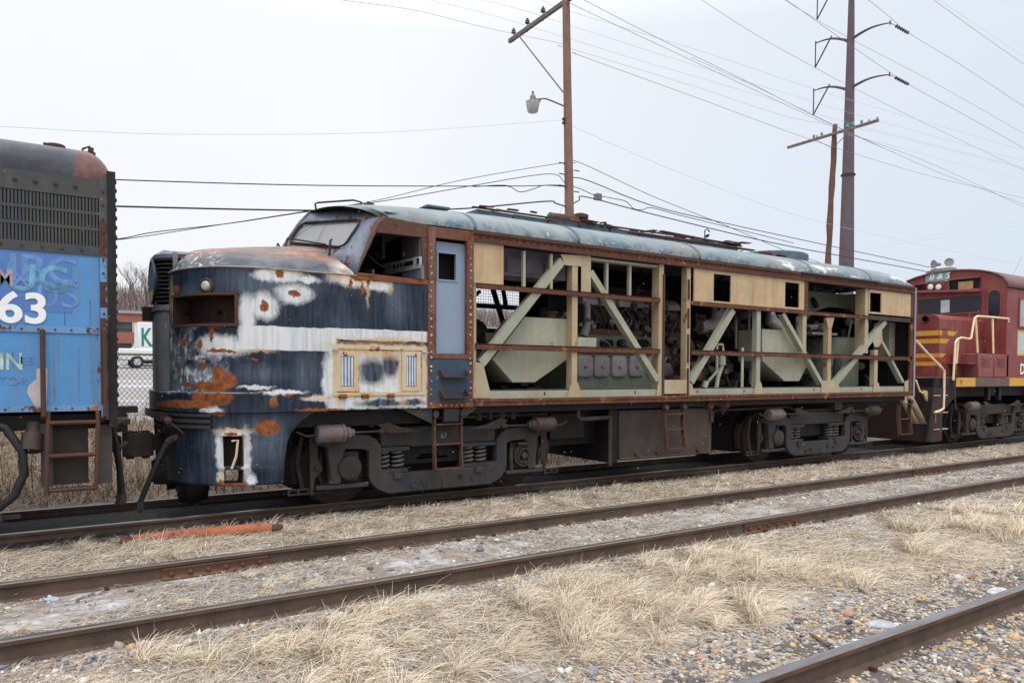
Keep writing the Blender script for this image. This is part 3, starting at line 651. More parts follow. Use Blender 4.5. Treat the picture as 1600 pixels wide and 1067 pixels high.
# side of the cab: pillar, header, window opening, rear frame
W0, W1, W2, W3 = (-1.13,3.632), (-.477,3.634), (-.467,3.064), (-1.385,3.085)
for sg in (-1, 1):
    y0, y1 = (-HW, -HW+.06) if sg < 0 else (HW-.06, HW)
    mb = MB(); mb.prism([(-1.41,3.05), (-1.30,3.30), (-1.12,3.72), (-1.02,3.84), (-1.0,3.85), W0, W3, (-1.39,3.05)], y0, y1)
    mb.prism([W0, (-1.0,3.85), (-.388,3.82), (-.388,3.634), W1], y0, y1)
    mb.prism([W1, (-.388,3.634), (-.388,3.05), W2], y0, y1)
    rr = [r_[3] for r_ in rowsW]; mb.grid([[(x, y*-sg if sg > 0 else y, z) for x, y, z in rr], [(-1.41, sg*HW, 3.05), (-1.30, sg*HW, 3.30), (-1.12, sg*HW, 3.72), (-1.0, sg*HW, 3.85)]])
    mb.build('cab_window_frame', M['pillar'], loco, bevel=.006)
o = MB().prism([(-1.40,3.0), (-.388,3.0), (-.388,3.062), (-1.39,3.088)], -HW-.012, -HW+.05).build('window_ledge', M['rustbright'], loco)
# cab interior
mb = MB(); mb.box(-.36, -.32, -1.45, -.62, 1.45, 3.8); mb.box(-.36, -.32, .45, 1.45, 1.45, 3.8); mb.box(-.36,-.32,-.62,.45,3.5,3.8); mb.build('cab_bulkhead', M['darkint'], loco)
mb = MB(); mb.box(-1.6, .34, 1.36, 1.40, 1.9, 3.8); mb.box(-.9,-.36,-.6,.5,2.9,2.95); mb.box(-1.9, -.4, -1.42, 1.42, 1.9, 1.95); mb.box(-.9,-.4,.75,1.4,1.95,2.7); mb.build('cab_floor_and_sky_block', M['darkint'], loco)  # includes a dark plate added across the far window to block the sky
def atx(u, v, X): d = ray(u, v); k = (X-CAM[0])/d[0]; return (X, float(CAM[1]+k*d[1]), float(CAM[2]+k*d[2]))
def xquad(q, X, th):
    P = [atx(u, v, X) for u, v in q]; mb = MB(); P2 = [(x+th, y, z) for x, y, z in P]; n = len(P); mb.add(P+P2, [tuple(range(n)), tuple(range(2*n-1, n-1, -1))]+[(i, (i+1)%n, (i+1)%n+n, i+n) for i in range(n)]); return mb
cp = xquad([(597,413),(655,400.5),(655,419),(599,431)], -.55, .04).build('control_panel', plain('pale_grey_panel', (.30,.30,.325), .5, var=.3), loco)
for (u, v, r_) in ((616,417,.035),(622,415.5,.035),(627,414,.035),(600.5,421,.03),(609,418,.02)):
    c = Vector(atx(u, v, -.552)); MB().cyl(c, c-Vector((.006,0,0)), r_*.9, 12).build('gauge_hole', M['black'], cp)
xquad([(631,410.5),(645,407),(645,413.5),(631,416.5)], -.556, .006).build('panel_slot', M['black'], cp); xquad([(651,404),(654,403.3),(654,412),(651,413)], -.556, .006).build('panel_slot', M['black'], cp)
xquad([(628,421),(658,414),(659,436),(628,433)], -.53, .04).build('lower_cabinet', plain('blue_grey_cabinet', (.13,.14,.165), .6), loco)
xquad([(627,368),(655,371),(655,400),(627,406)], -.50, .04).build('cab_cabinet', plain('grey_green_box', (.085,.085,.08), .6), loco)
xquad([(580,371),(597,366),(597,404),(579,407)], -.62, .05).build('radio_cabinet', plain('grey_box_cab', (.12,.12,.115), .6), loco)
xquad([(558,418),(581,421),(581,432),(558,427)], -.9, .04).build('desk_edge', plain('tan_desk', (.36,.33,.26), .6), loco)
for u, v, X_ in ((589.5,399,-.63),(631,397,-.51)): c = Vector(atx(u, v, X_)); MB().cyl(c, c-Vector((.012,0,0)), .04, 12).build('gauge', plain('red_white_dial', (.45,.18,.16), .5, var=.5, sc=40), loco)
mb = MB(); mb.tube([at3(575,398,-.6), at3(585,408,-.5), at3(596,416,-.5), at3(612,420,-.4), at3(622,418,-.4), at3(627,428,-.4)], .009, 5).build('cab_wiring', plain('yellow_cable', (.35,.24,.06), .5), loco)
# --- door bay
D0, D1 = -.388, .325
mb = MB()
mb.box(D0, -.275, -HW-.02, -HW+.05, 2.0, 3.80); mb.box(.222, D1, -HW-.02, -HW+.05, 2.0, 3.80)
mb.box(-.275, .222, -HW-.018, -HW+.05, 3.655, 3.80); mb.box(-.275, .222, -HW-.018, -HW+.05, 2.0, 2.07)
df = mb.build('door_frame', M['post'], loco)
mb = MB(); r1 = random.Random(3)
for xx in (-.345, .275):
    for i in range(22):
        z = 1.40+i*.102+r1.uniform(-.03,.03)
        mb.cyl((xx+r1.uniform(-.012,.012), -HW-.02, z), (xx, -HW-.027, z), r1.uniform(.008,.020), 8)
for i in range(6): mb.cyl((-.2+i*.085, -HW-.02, 1.352), (-.2+i*.085, -HW-.028, 1.352), .013, 8)
mb.build('rivet', plain('pale_rivet_scars', (.40,.36,.32), .8, var=.5, sc=30), df)
dx0, dx1 = at(681,500,-1.45)[0], at(727,500,-1.45)[0]
wx0, wz1 = at(684,395,-1.45); wx1, wz0 = at(711.5,438.5,-1.45)
mb = MB(); Yd = -1.46
mb.box(dx0, wx0, Yd, Yd+.04, 2.07, 3.62); mb.box(wx1, dx1, Yd, Yd+.04, 2.07, 3.62); mb.box(wx0, wx1, Yd, Yd+.04, 2.07, wz0); mb.box(wx0, wx1, Yd, Yd+.04, wz1, 3.62)
door = mb.build('cab_door', M['bluedoor'], loco)
mb = MB(); t_ = .02
for q_ in ((wx0-t_, wx1+t_, wz1, wz1+t_), (wx0-t_, wx1+t_, wz0-t_, wz0), (wx0-t_, wx0, wz0, wz1), (wx1, wx1+t_, wz0, wz1)): mb.box(q_[0], q_[1], Yd-.012, Yd-.001, q_[2], q_[3])
mb.build('window_trim', M['bluedoor'], door)
MB().box(D0+.02, D1-.02, -1.30, -1.26, 1.44, 3.78).build('cab_lining', M['black'], loco)
stepn = MB().box(D0+.02, D1-.02, -HW-.008, -HW+.03, 1.39, 1.995).build('step_panel', M['stepblue'], loco)
mb = MB(); mb.box(D0, D1, -HW-.016, -HW+.03, 1.318, 1.39); mb.box(D0, D0+.018, -HW-.014, -HW+.03, 1.39, 2.0); mb.box(D1-.018, D1, -HW-.014, -HW+.03, 1.39, 2.0); mb.build('panel_edge', M['rustbright'], stepn)
for v in (588, 620):
    z = at(705, v)[1]; xa, xb = at(686, v)[0], at(728, v)[0]
    mb = MB(); mb.box(xa, xb, -HW-.16, -HW-.01, z-.012, z+.004); mb.prismx([(-HW-.01, z+.10), (-HW-.06, z+.08), (-HW-.16, z+.01), (-HW-.01, z+.005)], xa, xa+.02); mb.prismx([(-HW-.01, z+.10), (-HW-.05, z+.08), (-HW-.16, z+.01), (-HW-.01, z+.005)], xb-.02, xb)
    mb.build('foot_step', M['rust'], loco)
# --- access hatch on the cab side
hx0, hz1 = at(521.5, 539); hx1, _ = at(664, 545); hz0 = at(560, 618)[1]
Yh = -HW-.014
hp = MB()
def framebox(mb, x0, x1, z0, z1, t, ya, yb):
    mb.box(x0, x1, ya, yb, z1-t, z1); mb.box(x0, x1, ya, yb, z0, z0+t); mb.box(x0, x0+t, ya, yb, z0+t, z1-t); mb.box(x1-t, x1, ya, yb, z0+t, z1-t)
framebox(hp, hx0, hx1, hz0, hz1, .045, Yh, -HW+.0); hatch = hp.build('access_hatch', M['hatch'], loco)
for (ua, ub) in ((532, 552.5), (634, 650)):
    xa, xb = at(ua, 580)[0], at(ub, 580)[0]; za, zb_ = at(ua, 604)[1], at(ua, 556)[1]
    mb = MB(); framebox(mb, xa-.06, xb+.06, za-.06, zb_+.06, .06, Yh-.006, -HW+.0); pf = mb.build('vent_frame', M['hatch'], hatch)
    mb = MB(); n_ = 4; w = (xb-xa)/n_
    for i in range(n_): mb.box(xa+i*w+.006, xa+(i+1)*w-.012, Yh-.004, -HW+.0, za+.01, zb_-.01)
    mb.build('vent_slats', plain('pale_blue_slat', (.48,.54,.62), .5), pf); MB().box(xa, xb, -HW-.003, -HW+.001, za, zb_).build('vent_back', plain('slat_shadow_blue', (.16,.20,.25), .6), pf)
mb = MB()
for u in (535, 570, 610): x = at(u, 617)[0]; mb.box(x-.05, x+.05, Yh-.012, -HW, hz0-.035, hz0+.02); mb.cyl((x-.05, Yh-.012, hz0-.006), (x+.05, Yh-.012, hz0-.006), .012, 6)
mb.build('hinge', M['rustbright'], hatch)
for u, v in ((520, 547), (661, 551)):
    p = Vector(at3(u, v, Yh)); MB().tube([p, p+Vector((.01,-.03,0)), p+Vector((.07,-.03,.0))], .012, 6).build('latch', M['bluedoor'], hatch)
# --- roof
def roofz(y, b=.50): return EAVE+b*max(0., 1-(abs(y)/HW)**2.1)**(1/2.1)
phis = [math.pi*i/28 for i in range(29)]
rows = []
def rsec(x, b, xl=0., hw=HW, ez=EAVE):
    row = []
    for p_ in phis:
        c, s_ = math.cos(p_), math.sin(p_); y = -hw*np.sign(c)*abs(c)**(2/2.1); z = ez+b*abs(s_)**(2/2.1); row.append((x-xl*abs(s_)**1.2, y, z))
    return row
rows = [rsec(-1.0, .285, .54, HW-.14, 3.835), rsec(-.93, .31, .48, HW-.02, 3.83), rsec(-.70, .375, .35), rsec(-.35, .42, .15), rsec(0.2, .45), rsec(.6, .47)]
for x in np.arange(1, 10.8, .7): rows.append(rsec(float(x), .485))
for k in (0, .15, .3, .45, .6, .72, .84, .93, 1.0): rows.append(rsec(11.0+.99*k, .485*math.sqrt(max(0.004, 1-k**2.4))))
roof = MB().grid(rows).build('roof', M['roof'], loco, recalc=False)
mb = MB()
for x in (.33, 2.2, 4.9, 8.1, 10.2):
    mb.grid([[(a+.0, b*1.0, c+.010) for a, b, c in rsec(x, .45 if x < .4 else .485)], [(a, b, c+.010) for a, b, c in rsec(x+.06, .45 if x < .4 else .485)]])
o = mb.build('roof_seam', M['roofd'], roof, auto=False); o.modifiers.new('t', 'SOLIDIFY').thickness = .01
mb = MB(); r1 = random.Random(5)   # bare patches along the eave
for u, w in ():
    x = at(u, 400)[0]; th = R(16); n0 = 10; ring = []
    for i in range(14):
        a = 2*math.pi*i/14; dx = math.cos(a)*w*r1.uniform(.8,1.15); ph = .34+math.sin(a)*.15*r1.uniform(.7,1.2)*(1.6 if w > .3 else 1)
        y = -HW*abs(math.cos(ph))**(2/2.1); z = EAVE+.5*abs(math.sin(ph))**(2/2.1); ring.append((x+dx, y-.006, z+.004))
    mb.add(ring, [tuple(range(14))])
pass
# roof equipment
mb = MB(); p0 = at3(745, 326, 0); 
zt = EAVE+.5
xa = at(742, 328, -.3)[0]; xb_ = at(970, 352, -.3)[0]; x1_ = at(1150, 392, -.3)[0]
zA, zB = at(745, 325, -.3)[1], at(1150, 383, -.3)[1]
mb = MB(); n_ = 9; r1 = random.Random(31)
for i in range(n_):
    a_, b_ = xa+(x1_-xa)*i/n_, xa+(x1_-xa)*(i+1)/n_-.03; z_ = zA-.02+(zB-zA)*(i+.5)/n_+r1.uniform(-.012,.012); mb.prismx([(-.42,zt-.08),(-.36,z_),(.5,z_+.02),(.6,zt-.08)], a_, b_)
eq = mb.build('roof_fairing', M['roofd'], loco, bevel=.008, auto=False)
mb = MB(); mb.rbox((xa-.1, -.40, zA-.02), (x1_, -.40, zB-.005), .05, .022); mb.rbox((xb_, -.52, zt+.05), (x1_+.3, -.5, zt+.06), .10, .02); mb.rbox((xb_+1, -.30, zB+.05), (x1_+.25, -.2, zB+.02), .09, .02); mb.rbox((xb_+2.2, -.42, zB+.09), (x1_-.9, -.3, zB+.07), .06, .02)
mb.tube([(xb_+2.1, -.42, zB), (xb_+2.1, -.42, zB+.16), (xb_+2.17, -.42, zB+.2), (xb_+2.24, -.42, zB+.15)], .013, 5); mb.build('roof_walkway', M['rust'], loco, auto=False)
mb = MB()
for i in range(110):
    k = r1.random(); x = xa+(x1_+1.2-xa)*k; y = r1.uniform(-.5, .2); l = r1.uniform(.05, .4); z_ = (zA+(zB-zA)*min(1, k*1.15) if x < x1_ else zt+.03)+r1.uniform(-.01, .03); mb.rbox((x, y, z_), (x+l, y+r1.uniform(-.1,.1), z_+r1.uniform(-.01,.015)), r1.uniform(.02,.09), r1.uniform(.008,.022))
mb.build('roof_debris', M['rustband'], loco)
ys_ = -.15; xs, zs_ = at(860, 340, ys_); xe, ze_ = at(912, 346, ys_); r_ = .105
mb = MB(); mb.cyl((xs, ys_, zs_-.02), (xe-.18, ys_, ze_-.02), r_, 14); mb.lathe([(.10,-.12),(.10,.02),(.15,.04),(.15,.10),(.07,.13),(0,.13)], (xe-.08, ys_, ze_), (0,0,1), 12); mb.box(xs+.2, xs+.5, ys_-.1, ys_+.1, zt, zs_); mb.build('exhaust_silencer', M['rust'], loco)
MB().lathe([(.112,0),(.112,.015),(.07,.025),(0,.025)], (xs, ys_, zs_-.02), (-1,0,0), 14).build('end_cap', M['roofd'], loco)
mb = MB(); a = at3(678, 320, 0); mb.box(a[0]-.20, a[0]+.22, -.16, .16, zt+.09, zt+.13); mb.box(a[0]-.13, a[0]+.15, -.1, .1, zt-.05, zt+.09); mb.build('roof_vent', M['roofd'], loco, bevel=.01)
mb = MB(); a = at3(609, 341, -1.38); mb.box(a[0]-.12, a[0]+.12, -1.47, -1.36, a[2]-.05, a[2]+.06); mb.box(a[0]-.1, a[0]+.1, -1.49, -1.46, a[2]-.03, a[2]+.04); mb.build('marker_bracket', M['frame'], loco)
fx, fz, fr_ = 9.15, 4.455, .93; mb = MB(); mb.lathe([(fr_,zt-.1-fz),(fr_*1.0,-.02),(fr_*1.0,.04),(fr_*.96,.06),(fr_*.3,.065),(0,.065)], (fx, .38, fz-.01), (0,0,1), 30); mb.build('radiator_fan_housing', M['roofd'], loco)
mb = MB(); y = -.35
pts = [(-1.48, -.15, 4.10), (-1.50, -.15, 4.22), (-1.46, -.16, 4.24), (-1.15, -.75, 4.20), (-1.05, -.78, 4.18), (-1.03, -.78, 4.05)]
mb.tube(pts, .014, 6).build('roof_grab_rail', M['rubber'], loco)
mb = MB(); a = Vector((-.78, -.35, 4.24))
for i in range(5): mb.cyl(a+Vector((.03*i, .02*i, -.05)), a+Vector((.03*i, .02*i, .07)), .012, 6)
mb.rbox(a+Vector((-.05,-.02,0)), a+Vector((.2,.12,0)), .06, .05); mb.build('horn_mount', M['rust'], loco)
# --- letterboard band
for sg in (-1, 1):
    ya, yb = (-HW-.004, -HW+.06) if sg < 0 else (HW-.06, HW+.004)
    mb = MB(); mb.box(D1, 11.98, ya, yb, BAND0, EAVE+(-.02 if sg < 0 else .06))
    bd = mb.build('letterboard', M['rustband'], loco)
    if sg < 0:
        mb = MB(); mb.box(D1, 11.96, ya-.022, ya, EAVE-.045, EAVE+.005); mb.box(D1, 11.96, ya-.018, ya, BAND0, BAND0+.025); mb.build('angle_strip', M['rust'], bd)
        mb = MB(); x = D1+.1
        while x < 11.9: mb.box(x, x+.045, ya-.003, ya, BAND0+.075, BAND0+.09); x += .125
        mb.build('slot', M['black'], bd)
        mb = MB(); xa, xb_2 = at(1250,415)[0], at(1372,437)[0]; mb.box(xa, xb_2, ya-.06, ya-.02, EAVE-.01, EAVE+.02); mb.build('drip_strip', M['roofd'], bd)
# --- floor, sill, channel
mb = MB(); mb.box(-.38, 11.9, -1.40, 1.40, 1.22, 1.40); mb.box(-3.1, -.38, -1.30, 1.30, 1.10, 1.29); mb.box(-.38, 11.9, -.5, .5, .95, 1.22); mb.build('underframe', M['oily'], loco); MB().box(.27, .32, -1.2, 1.4, 1.45, 3.79).build('light_block_partition', M['darkint'], loco)  # partition added to close the bright gap behind the cab doorway
mb = MB(); mb.box(D1, 11.98, -HW-.005, -HW+.08, SILL0, SILL1-.045); mb.box(D1+.02, 11.97, -HW-.018, -HW+.07, SILL1-.045, SILL1); mb.box(D1, 11.98, HW-.08, HW, SILL0, SILL1)
mb.build('side_sill', M['rustband'], loco, bevel=.004)
ZT = CH1
mb = MB()
for xa, xb_2 in ((.50, 3.98), (4.80, 11.95)): mb.box(xa, xb_2, -HW+.05, -HW+.09, SILL1-.01, ZT); mb.box(xa, xb_2, -HW+.05, -HW+.20, ZT-.012, ZT+.0)
ch = mb.build('floor_channel', M['green'], loco)
mb = MB()
for u in (768, 854, 995.5, 1092.5, 1166, 1275, 1349): x = at(u, 614)[0]; mb.box(x-.012, x+.012, -HW+.045, -HW+.052, SILL1+.04, SILL1+.09)
mb.build('slot', M['rust'], ch)
# --- horizontal rails
mb = MB()
mb.box(.40, 3.98, -HW, -HW+.03, 3.005, 3.085); mb.box(.40, 3.98, -HW, -HW+.12, 3.068, 3.085)
mb.box(4.74, 7.97, -HW, -HW+.03, 3.005, 3.085); mb.box(7.97, 10.10, -HW, -HW+.03, 3.0, 3.08); mb.box(7.99, 10.1, -HW, -HW+.12, 3.063, 3.08)
mb.box(.38, 3.99, -HW, -HW+.03, 2.14, 2.225); mb.box(4.76, 11.93, -HW, -HW+.03, 2.14, 2.225); mb.box(.38, 3.99, -HW, -HW+.10, 2.205, 2.2245); mb.box(4.76, 11.93, -HW, -HW+.10, 2.205, 2.2245)
mb.build('side_rail', M['rustband'], loco, bevel=.003)
MB().box(10.17, 11.93, -HW, -HW+.03, 3.0, 3.09).build('side_rail', M['truckbrown'], loco)
# --- tan upper panels with window holes
def panel(x0, x1, z0, z1, holes, y0, y1):
    mb = MB(); cur = x0
    for (a, b, c, d) in holes:
        mb.box(cur, a, y0, y1, z0, z1); mb.box(a, b, y0, y1, z0, c); mb.box(a, b, y0, y1, d, z1); cur = b
    mb.box(cur, x1, y0, y1, z0, z1); return mb
PY0, PY1 = -HW+.012, -HW+.035
panel(.345, at(787.5, 400)[0], 3.085, BAND0, [], PY0, PY1).build('upper_panel', M['tan'], loco)
a1, b1 = at(1116,450)[0], at(1143,450)[0]; a2, b2 = at(1227.6,460)[0], at(1250,460)[0]
panel(4.80, at(1258,460)[0], 3.085, BAND0, [(a1, b1, 3.115, 3.60), (a2, b2, 3.12, 3.60)], PY0, PY1).build('upper_panel', M['tan'], loco)
a3, b3 = at(1360.3,470)[0], at(1378,470)[0]
panel(10.20, 11.86, 3.13, BAND0-.01, [(a3, b3, 3.17, 3.585)], PY0, PY1).build('upper_panel', M['tan'], loco)
mb = MB(); mb.box(11.86, 11.98, -HW, -HW+.05, SILL1, BAND0); mb.box(7.93, 8.03, -HW-.002, -HW+.04, 3.0, BAND0); mb.build('corner_post', M['rustband'], loco)
mb = MB(); mb.prismz([(11.98,-HW-.012), (12.03,-HW-.012), (12.03,HW), (11.98,HW)], SILL0, EAVE-.03); ew = mb.build('rear_bulkhead', M['darkint'], loco)
MB().box(11.975, 12.04, -HW-.02, -HW-.012, SILL0-.02, EAVE-.02).build('edge_strip', weathered('grey_blue_edge', (.28,.31,.37), (.2,.24,.3), rust=.35, streak=.3, rsc=9), ew)
# --- posts / diagonals / gussets
TY0, TY1 = -HW+.035, -HW+.055; FL = -HW+.145   # flange depth
mb = MB()
def post(xa, xb_, z0, z1, side='L', dep=FL):
    mb.box(xa, xb_, TY0, TY1, z0, z1); (mb.box(xa, xa+.012, TY1, dep, z0, z1) if side == 'L' else mb.box(xb_-.012, xb_, TY1, dep, z0, z1))
post(.335, .40, SILL1, 3.085)
post(*[at(u, 500)[0] for u in (896, 904.5)], CH1-.05, 3.60, 'L', FL+.03)
mb.build('truss_post', M['greentan'], loco); mb = MB()
post(*[at(u, 500)[0] for u in (1031.7, 1039)], SILL1, 3.66, 'L', FL+.06)
post(*[at(u, 500)[0] for u in (1075, 1081)], SILL1, 3.66, 'L', FL+.02)
o = mb.build('door_post', M['greentan'], loco)
mb = MB(); xq = at(1039, 500)[0]; mb.box(xq-.025, xq+.004, -HW+.008, TY0, SILL1, 3.50); xq = at(1076.5, 500)[0]
for za, zb_ in ((SILL1, 1.9), (2.0, 2.5), (2.6, 2.95), (3.1, 3.45)): mb.box(xq-.004, xq+.025, -HW+.008, TY0, za, zb_)
mb.build('rust_strip', M['rust'], o); mb = MB()
post(*[at(u, 540)[0] for u in (1184.6, 1190.6)], CH1-.05, 3.0)
mb.build('truss_post', M['green'], loco); mb = MB()
post(*[at(u, 520)[0] for u in (1256.8, 1262.4)], 2.2, 3.0)
post(*[at(u, 540)[0] for u in (1296.2, 1301.4)], CH1-.02, 2.9)
post(*[at(u, 500)[0] for u in (1354, 1359.4)], 2.27, 3.66, 'L', FL+.12)
post(*[at(u, 560)[0] for u in (1369, 1374)], CH1-.05, 2.35)
mb.build('truss_post', M['greentan'], loco)
def diag(p, q, w=.115, hi=True):
    mb = MB(); P, Q = at(*p), at(*q); mb.bar(P, Q, w, TY0-.004, TY1-.007)
    d = np.array(Q)-np.array(P); d /= np.linalg.norm(d); n = np.array([-d[1], d[0]]); 
    if n[0] > 0: n = -n
    n = n*(w/2-.008); P2 = tuple(np.array(P)+n); Q2 = tuple(np.array(Q)+n); mb.bar(P2, Q2, .014, TY1-.007, FL+.003)
    mb.build('truss_diagonal', M['green'], loco)
diag((754.5, 568), (881, 407), .13); diag((925.4, 424), (1030.5, 594), .105); diag((1083, 597), (1149, 484), .12); diag((1226, 489), (1288, 600), .085)
diag((1309.5, 599), (1387, 502), .12); diag((1381.5, 534.5), (1414, 597), .07)
GY0, GY1 = TY0-.008, TY0-.001
mb = MB()
for g in ([(744,566),(750,566),(756.5,569),(770,622),(739.5,622)], [(895.3,597),(904.5,597),(912,621),(887.5,621)], [(878,397),(925,399.5),(925,456.5),(910,456),(910,416),(885,414)],
          [(1033,588),(1034.5,620),(1027,621),(1030.5,600)], [(1080,597),(1083.5,601),(1087,621),(1078,623)], [(1184,597),(1191,597),(1195.5,615.6),(1179,615.6)],
          [(1292.4,496),(1305.8,495.7),(1301.5,513),(1296,513)], [(1288,595),(1304.6,593.7),(1313,602),(1313,614.4),(1285,614.4),(1286,602)],
          [(1380,514.5),(1381,533),(1375,542),(1369,542),(1365,531.6)], [(1369,598),(1375,598),(1377,614),(1365,614)], [(1415.5,596),(1424,592.5),(1424,612.5),(1415.5,613)]):
    mb = MB(); mb.prism(pp(g), GY0, GY1); mb.build('gusset_plate', M['greentan'], loco)
mb = MB(); mb.box(at(1040,600)[0], at(1075,600)[0], TY0-.01, TY0+.01, 1.46, 1.70); mb.build('kick_plate', M['greentan'], loco)
mb = MB()
for u in (821.5, 864): x = at(u, 420)[0]; mb.box(x-.022, x+.022, TY0, TY1+.03, 3.08, 3.62)
for u in (954.5, 990.5): x = at(u, 430)[0]; mb.box(x-.022, x+.022, TY0+.05, TY1+.09, 3.08, 3.64)
x0_, x1_2 = at(926,410)[0], at(1028,410)[0]; mb.box(x0_, x1_2+.05, TY0+.02, TY0+.18, 3.60, 3.64)
mb.box(at(903.6,530)[0], at(934,530)[0], TY0, TY0+.12, at(904,541)[1], at(904,526.5)[1])
mb.box(at(1161,600)[0], at(1164,600)[0], TY0, TY1, CH1, 2.3)
mb.build('mullion', M['green'], loco)
# --- far side wall with openings
mb = MB(); yb = 1.44
ox0, oz0 = at(740, 512, 1.45); ox1, oz1 = at(812, 455, 1.45)
mb.box(.34, ox0, yb, yb+.04, 1.43, 3.7); mb.box(ox1, 11.9, yb, yb+.04, 1.43, 3.7)
mb.box(ox0, ox1, yb, yb+.04, 1.43, oz0); mb.box(ox0, ox1, yb, yb+.04, oz1, 3.7)
zmid = at(780, 478, 1.45)[1]; mb.box(ox0, ox1, yb, yb+.06, zmid-.06, zmid+.03)
mb.bar((at(795, 470, 1.45)[0], zmid-.7), (at(765, 470, 1.45)[0], zmid+.5), .1, yb-.02, yb+.02); mb.bar((at(782, 470, 1.45)[0], zmid+.6), (at(790, 470, 1.45)[0], zmid), .08, yb-.02, yb+.02)
mb.box(.34, 11.9, 1.30, 1.35, 3.45, 4.0); mb.build('far_wall_and_sky_block', M['darkint'], loco)  # inner header box added to block sky showing under the far roof edge
mb = MB(); g = .055; x = ox0
while x < ox1: mb.cyl((x, yb+.02, zmid), (x, yb+.02, oz1), .004, 4); x += g
z = zmid
while z < oz1: mb.cyl((ox0, yb+.03, z), (ox1, yb+.03, z), .004, 4); z += g
mb.build('intake_screen', M['rubber'], loco)
# --- machinery inside
def box3(u0, v0, u1, v1, Y0, Y1): x0, z1 = at(u0, v0, Y0); x1, z0 = at(u1, v1, Y0); return (x0, x1, Y0, Y1, z0, z1)
pl1 = pp([(820.5,495),(893,499),(893,557),(836,597.5),(801,597.5),(769,561)], -1.34)
MB().prism(pl1, -1.34, -.75).build('blower_duct', M['green'], loco, bevel=.008)
pl2 = pp([(1191,514),(1236,516.5),(1264,566),(1249,595.5),(1226,595.5),(1191,564)], -1.34)
MB().prism(pl2, -1.34, -.75).build('blower_duct', M['green'], loco, bevel=.008)
x, z = at(863, 494, -1.1); MB().lathe([(.10,-.1),(.10,.04),(.13,.05),(.13,.07),(.0,.07)], (x, -1.05, z), (0,0,1), 14).build('filler_neck', M['rust'], loco)
b = box3(788, 390, 876, 440, -.9, -.4); mb = MB(); mb.box(b[0]-.1, b[1]+.1, -.9, -.4, b[4]+.02, 3.75); w = (b[1]-b[0])/3
for i in range(3): mb.box(b[0]+i*w+.03, b[0]+(i+1)*w-.03, -.93, -.90, b[4]+.08, 3.62)
mb.build('electrical_cabinet', plain('violet_grey_cabinet', (.19,.19,.235), .5, var=.5, sc=3), loco)
# engine
EY = -.62
ex0 = at(903, 570, EY)[0]; ex1 = at(1066, 570, EY)[0]; ez0 = at(980, 607, EY)[1]; ezm = at(980, 557, EY)[1]; ezt = at(980, 519, EY)[1]
mb = MB(); mb.box(ex0, ex1, EY, .62, ez0-.1, ezm); mb.box(ex0-.05, ex1+.05, EY-.04, .62, ezm, ezm+.03)
mb.box(ex0, ex1, EY+.04, .6, ezt+.0, ezt+.03); mb.prismx([(EY+.12, ezm+.03), (-.3, ezm+.03), (-.3, ezt), (EY+.05, ezt)], ex0+.02, ex1-.02)
eng = mb.build('diesel_engine', M['enggreen'], loco, bevel=.01)
mb = MB(); mb.box(ex0-.02, ex1+.02, EY-.01, EY+.05, ezt-.05, ezt+.035); mb.box(ex0-.02, ex1, EY-.05, EY-.0, ezm+.03, ezm+.06); mb.build('engine_flange', M['rust'], eng)
cu = [912.5, 938.3, 966, 993, 1020.7, 1047]
for u in cu:
    x, z = at(u, 572.5, EY); w, hgt = .42*(at(966,570,EY)[0]-at(938,570,EY)[0]), .195
    pts = []
    for cxs, czs, a0 in ((1,1,0),(-1,1,90),(-1,-1,180),(1,-1,270)):
        for k in range(4): a = R(a0+30*k); pts.append((x+cxs*(w-.07)+.07*math.cos(a), z+czs*(hgt-.07)+.07*math.sin(a)))
    mb = MB(); mb.grid([[(x+(p_[0]-x)*k_, yy_, z+(p_[1]-z)*k_) for p_ in pts+[pts[0]]] for k_, yy_ in ((1, EY), (1, EY-.03), (.94, EY-.045), (.78, EY-.055), (.0, EY-.055))]); cv = mb.build('crankcase_cover', M['enggrey'], eng, bevel=.008)
    MB().lathe([(.035,0),(.035,.03),(.02,.045),(.0,.045)], (x, EY-.05, z), (0,-1,0), 12).build('cover_knob', M['enggrey'], cv)
mb = MB()
for u in (951, 976.5, 1007, 1029, 1055):
    x, z = at(u, 537, EY); mb.prism([(x-.13,z+.05),(x-.09,z+.075),(x+.09,z+.075),(x+.13,z+.05),(x+.14,z-.03),(x+.10,z-.06),(x-.10,z-.06),(x-.14,z-.03)], EY+.02, EY+.06)
mb.build('airbox_opening', M['black'], eng)
hx = at(910, 470, EY)[0]; hd = (ex1-hx)/6; r1 = random.Random(4)
for i in range(6):
    z = at(980, 480, EY)[1]; x = hx+i*hd
    mb = MB(); mb.prismx([(EY+.0, z), (EY+.02, z+.10), (EY+.14, z+.20), (-.1, z+.24), (-.1, z)], x+.04, x+hd-.04); mb.build('cylinder_head_cover', M['enggrey'], eng, bevel=.012)
mb = MB()
for i in range(12):
    x = hx+i*hd/2+.1; zb_ = ezt+.04; zt2 = at(980, 482, EY)[1]
    mb.tube([(x, EY+.05, zb_), (x+.02, EY-.0, (zb_+zt2)/2), (x-.03, EY+.1, zt2)], .03 if i % 2 else .018, 8)
    mb.tube([(x+.08, EY+.02, zb_+.02), (x+.12, EY-.03, zb_+.10), (x+.05, EY+.08, zt2-.02)], .012, 6)
    mb.cyl((x-.1, EY+.02, zb_+.12+r1.uniform(-.03,.05)), (x+.12, EY+.02, zb_+.12), .022, 6); mb.box(x-.04, x+.06, EY+.08, EY+.2, zb_, zb_+.14)
mb.build('injection_pipework', M['truckbrown'], eng)
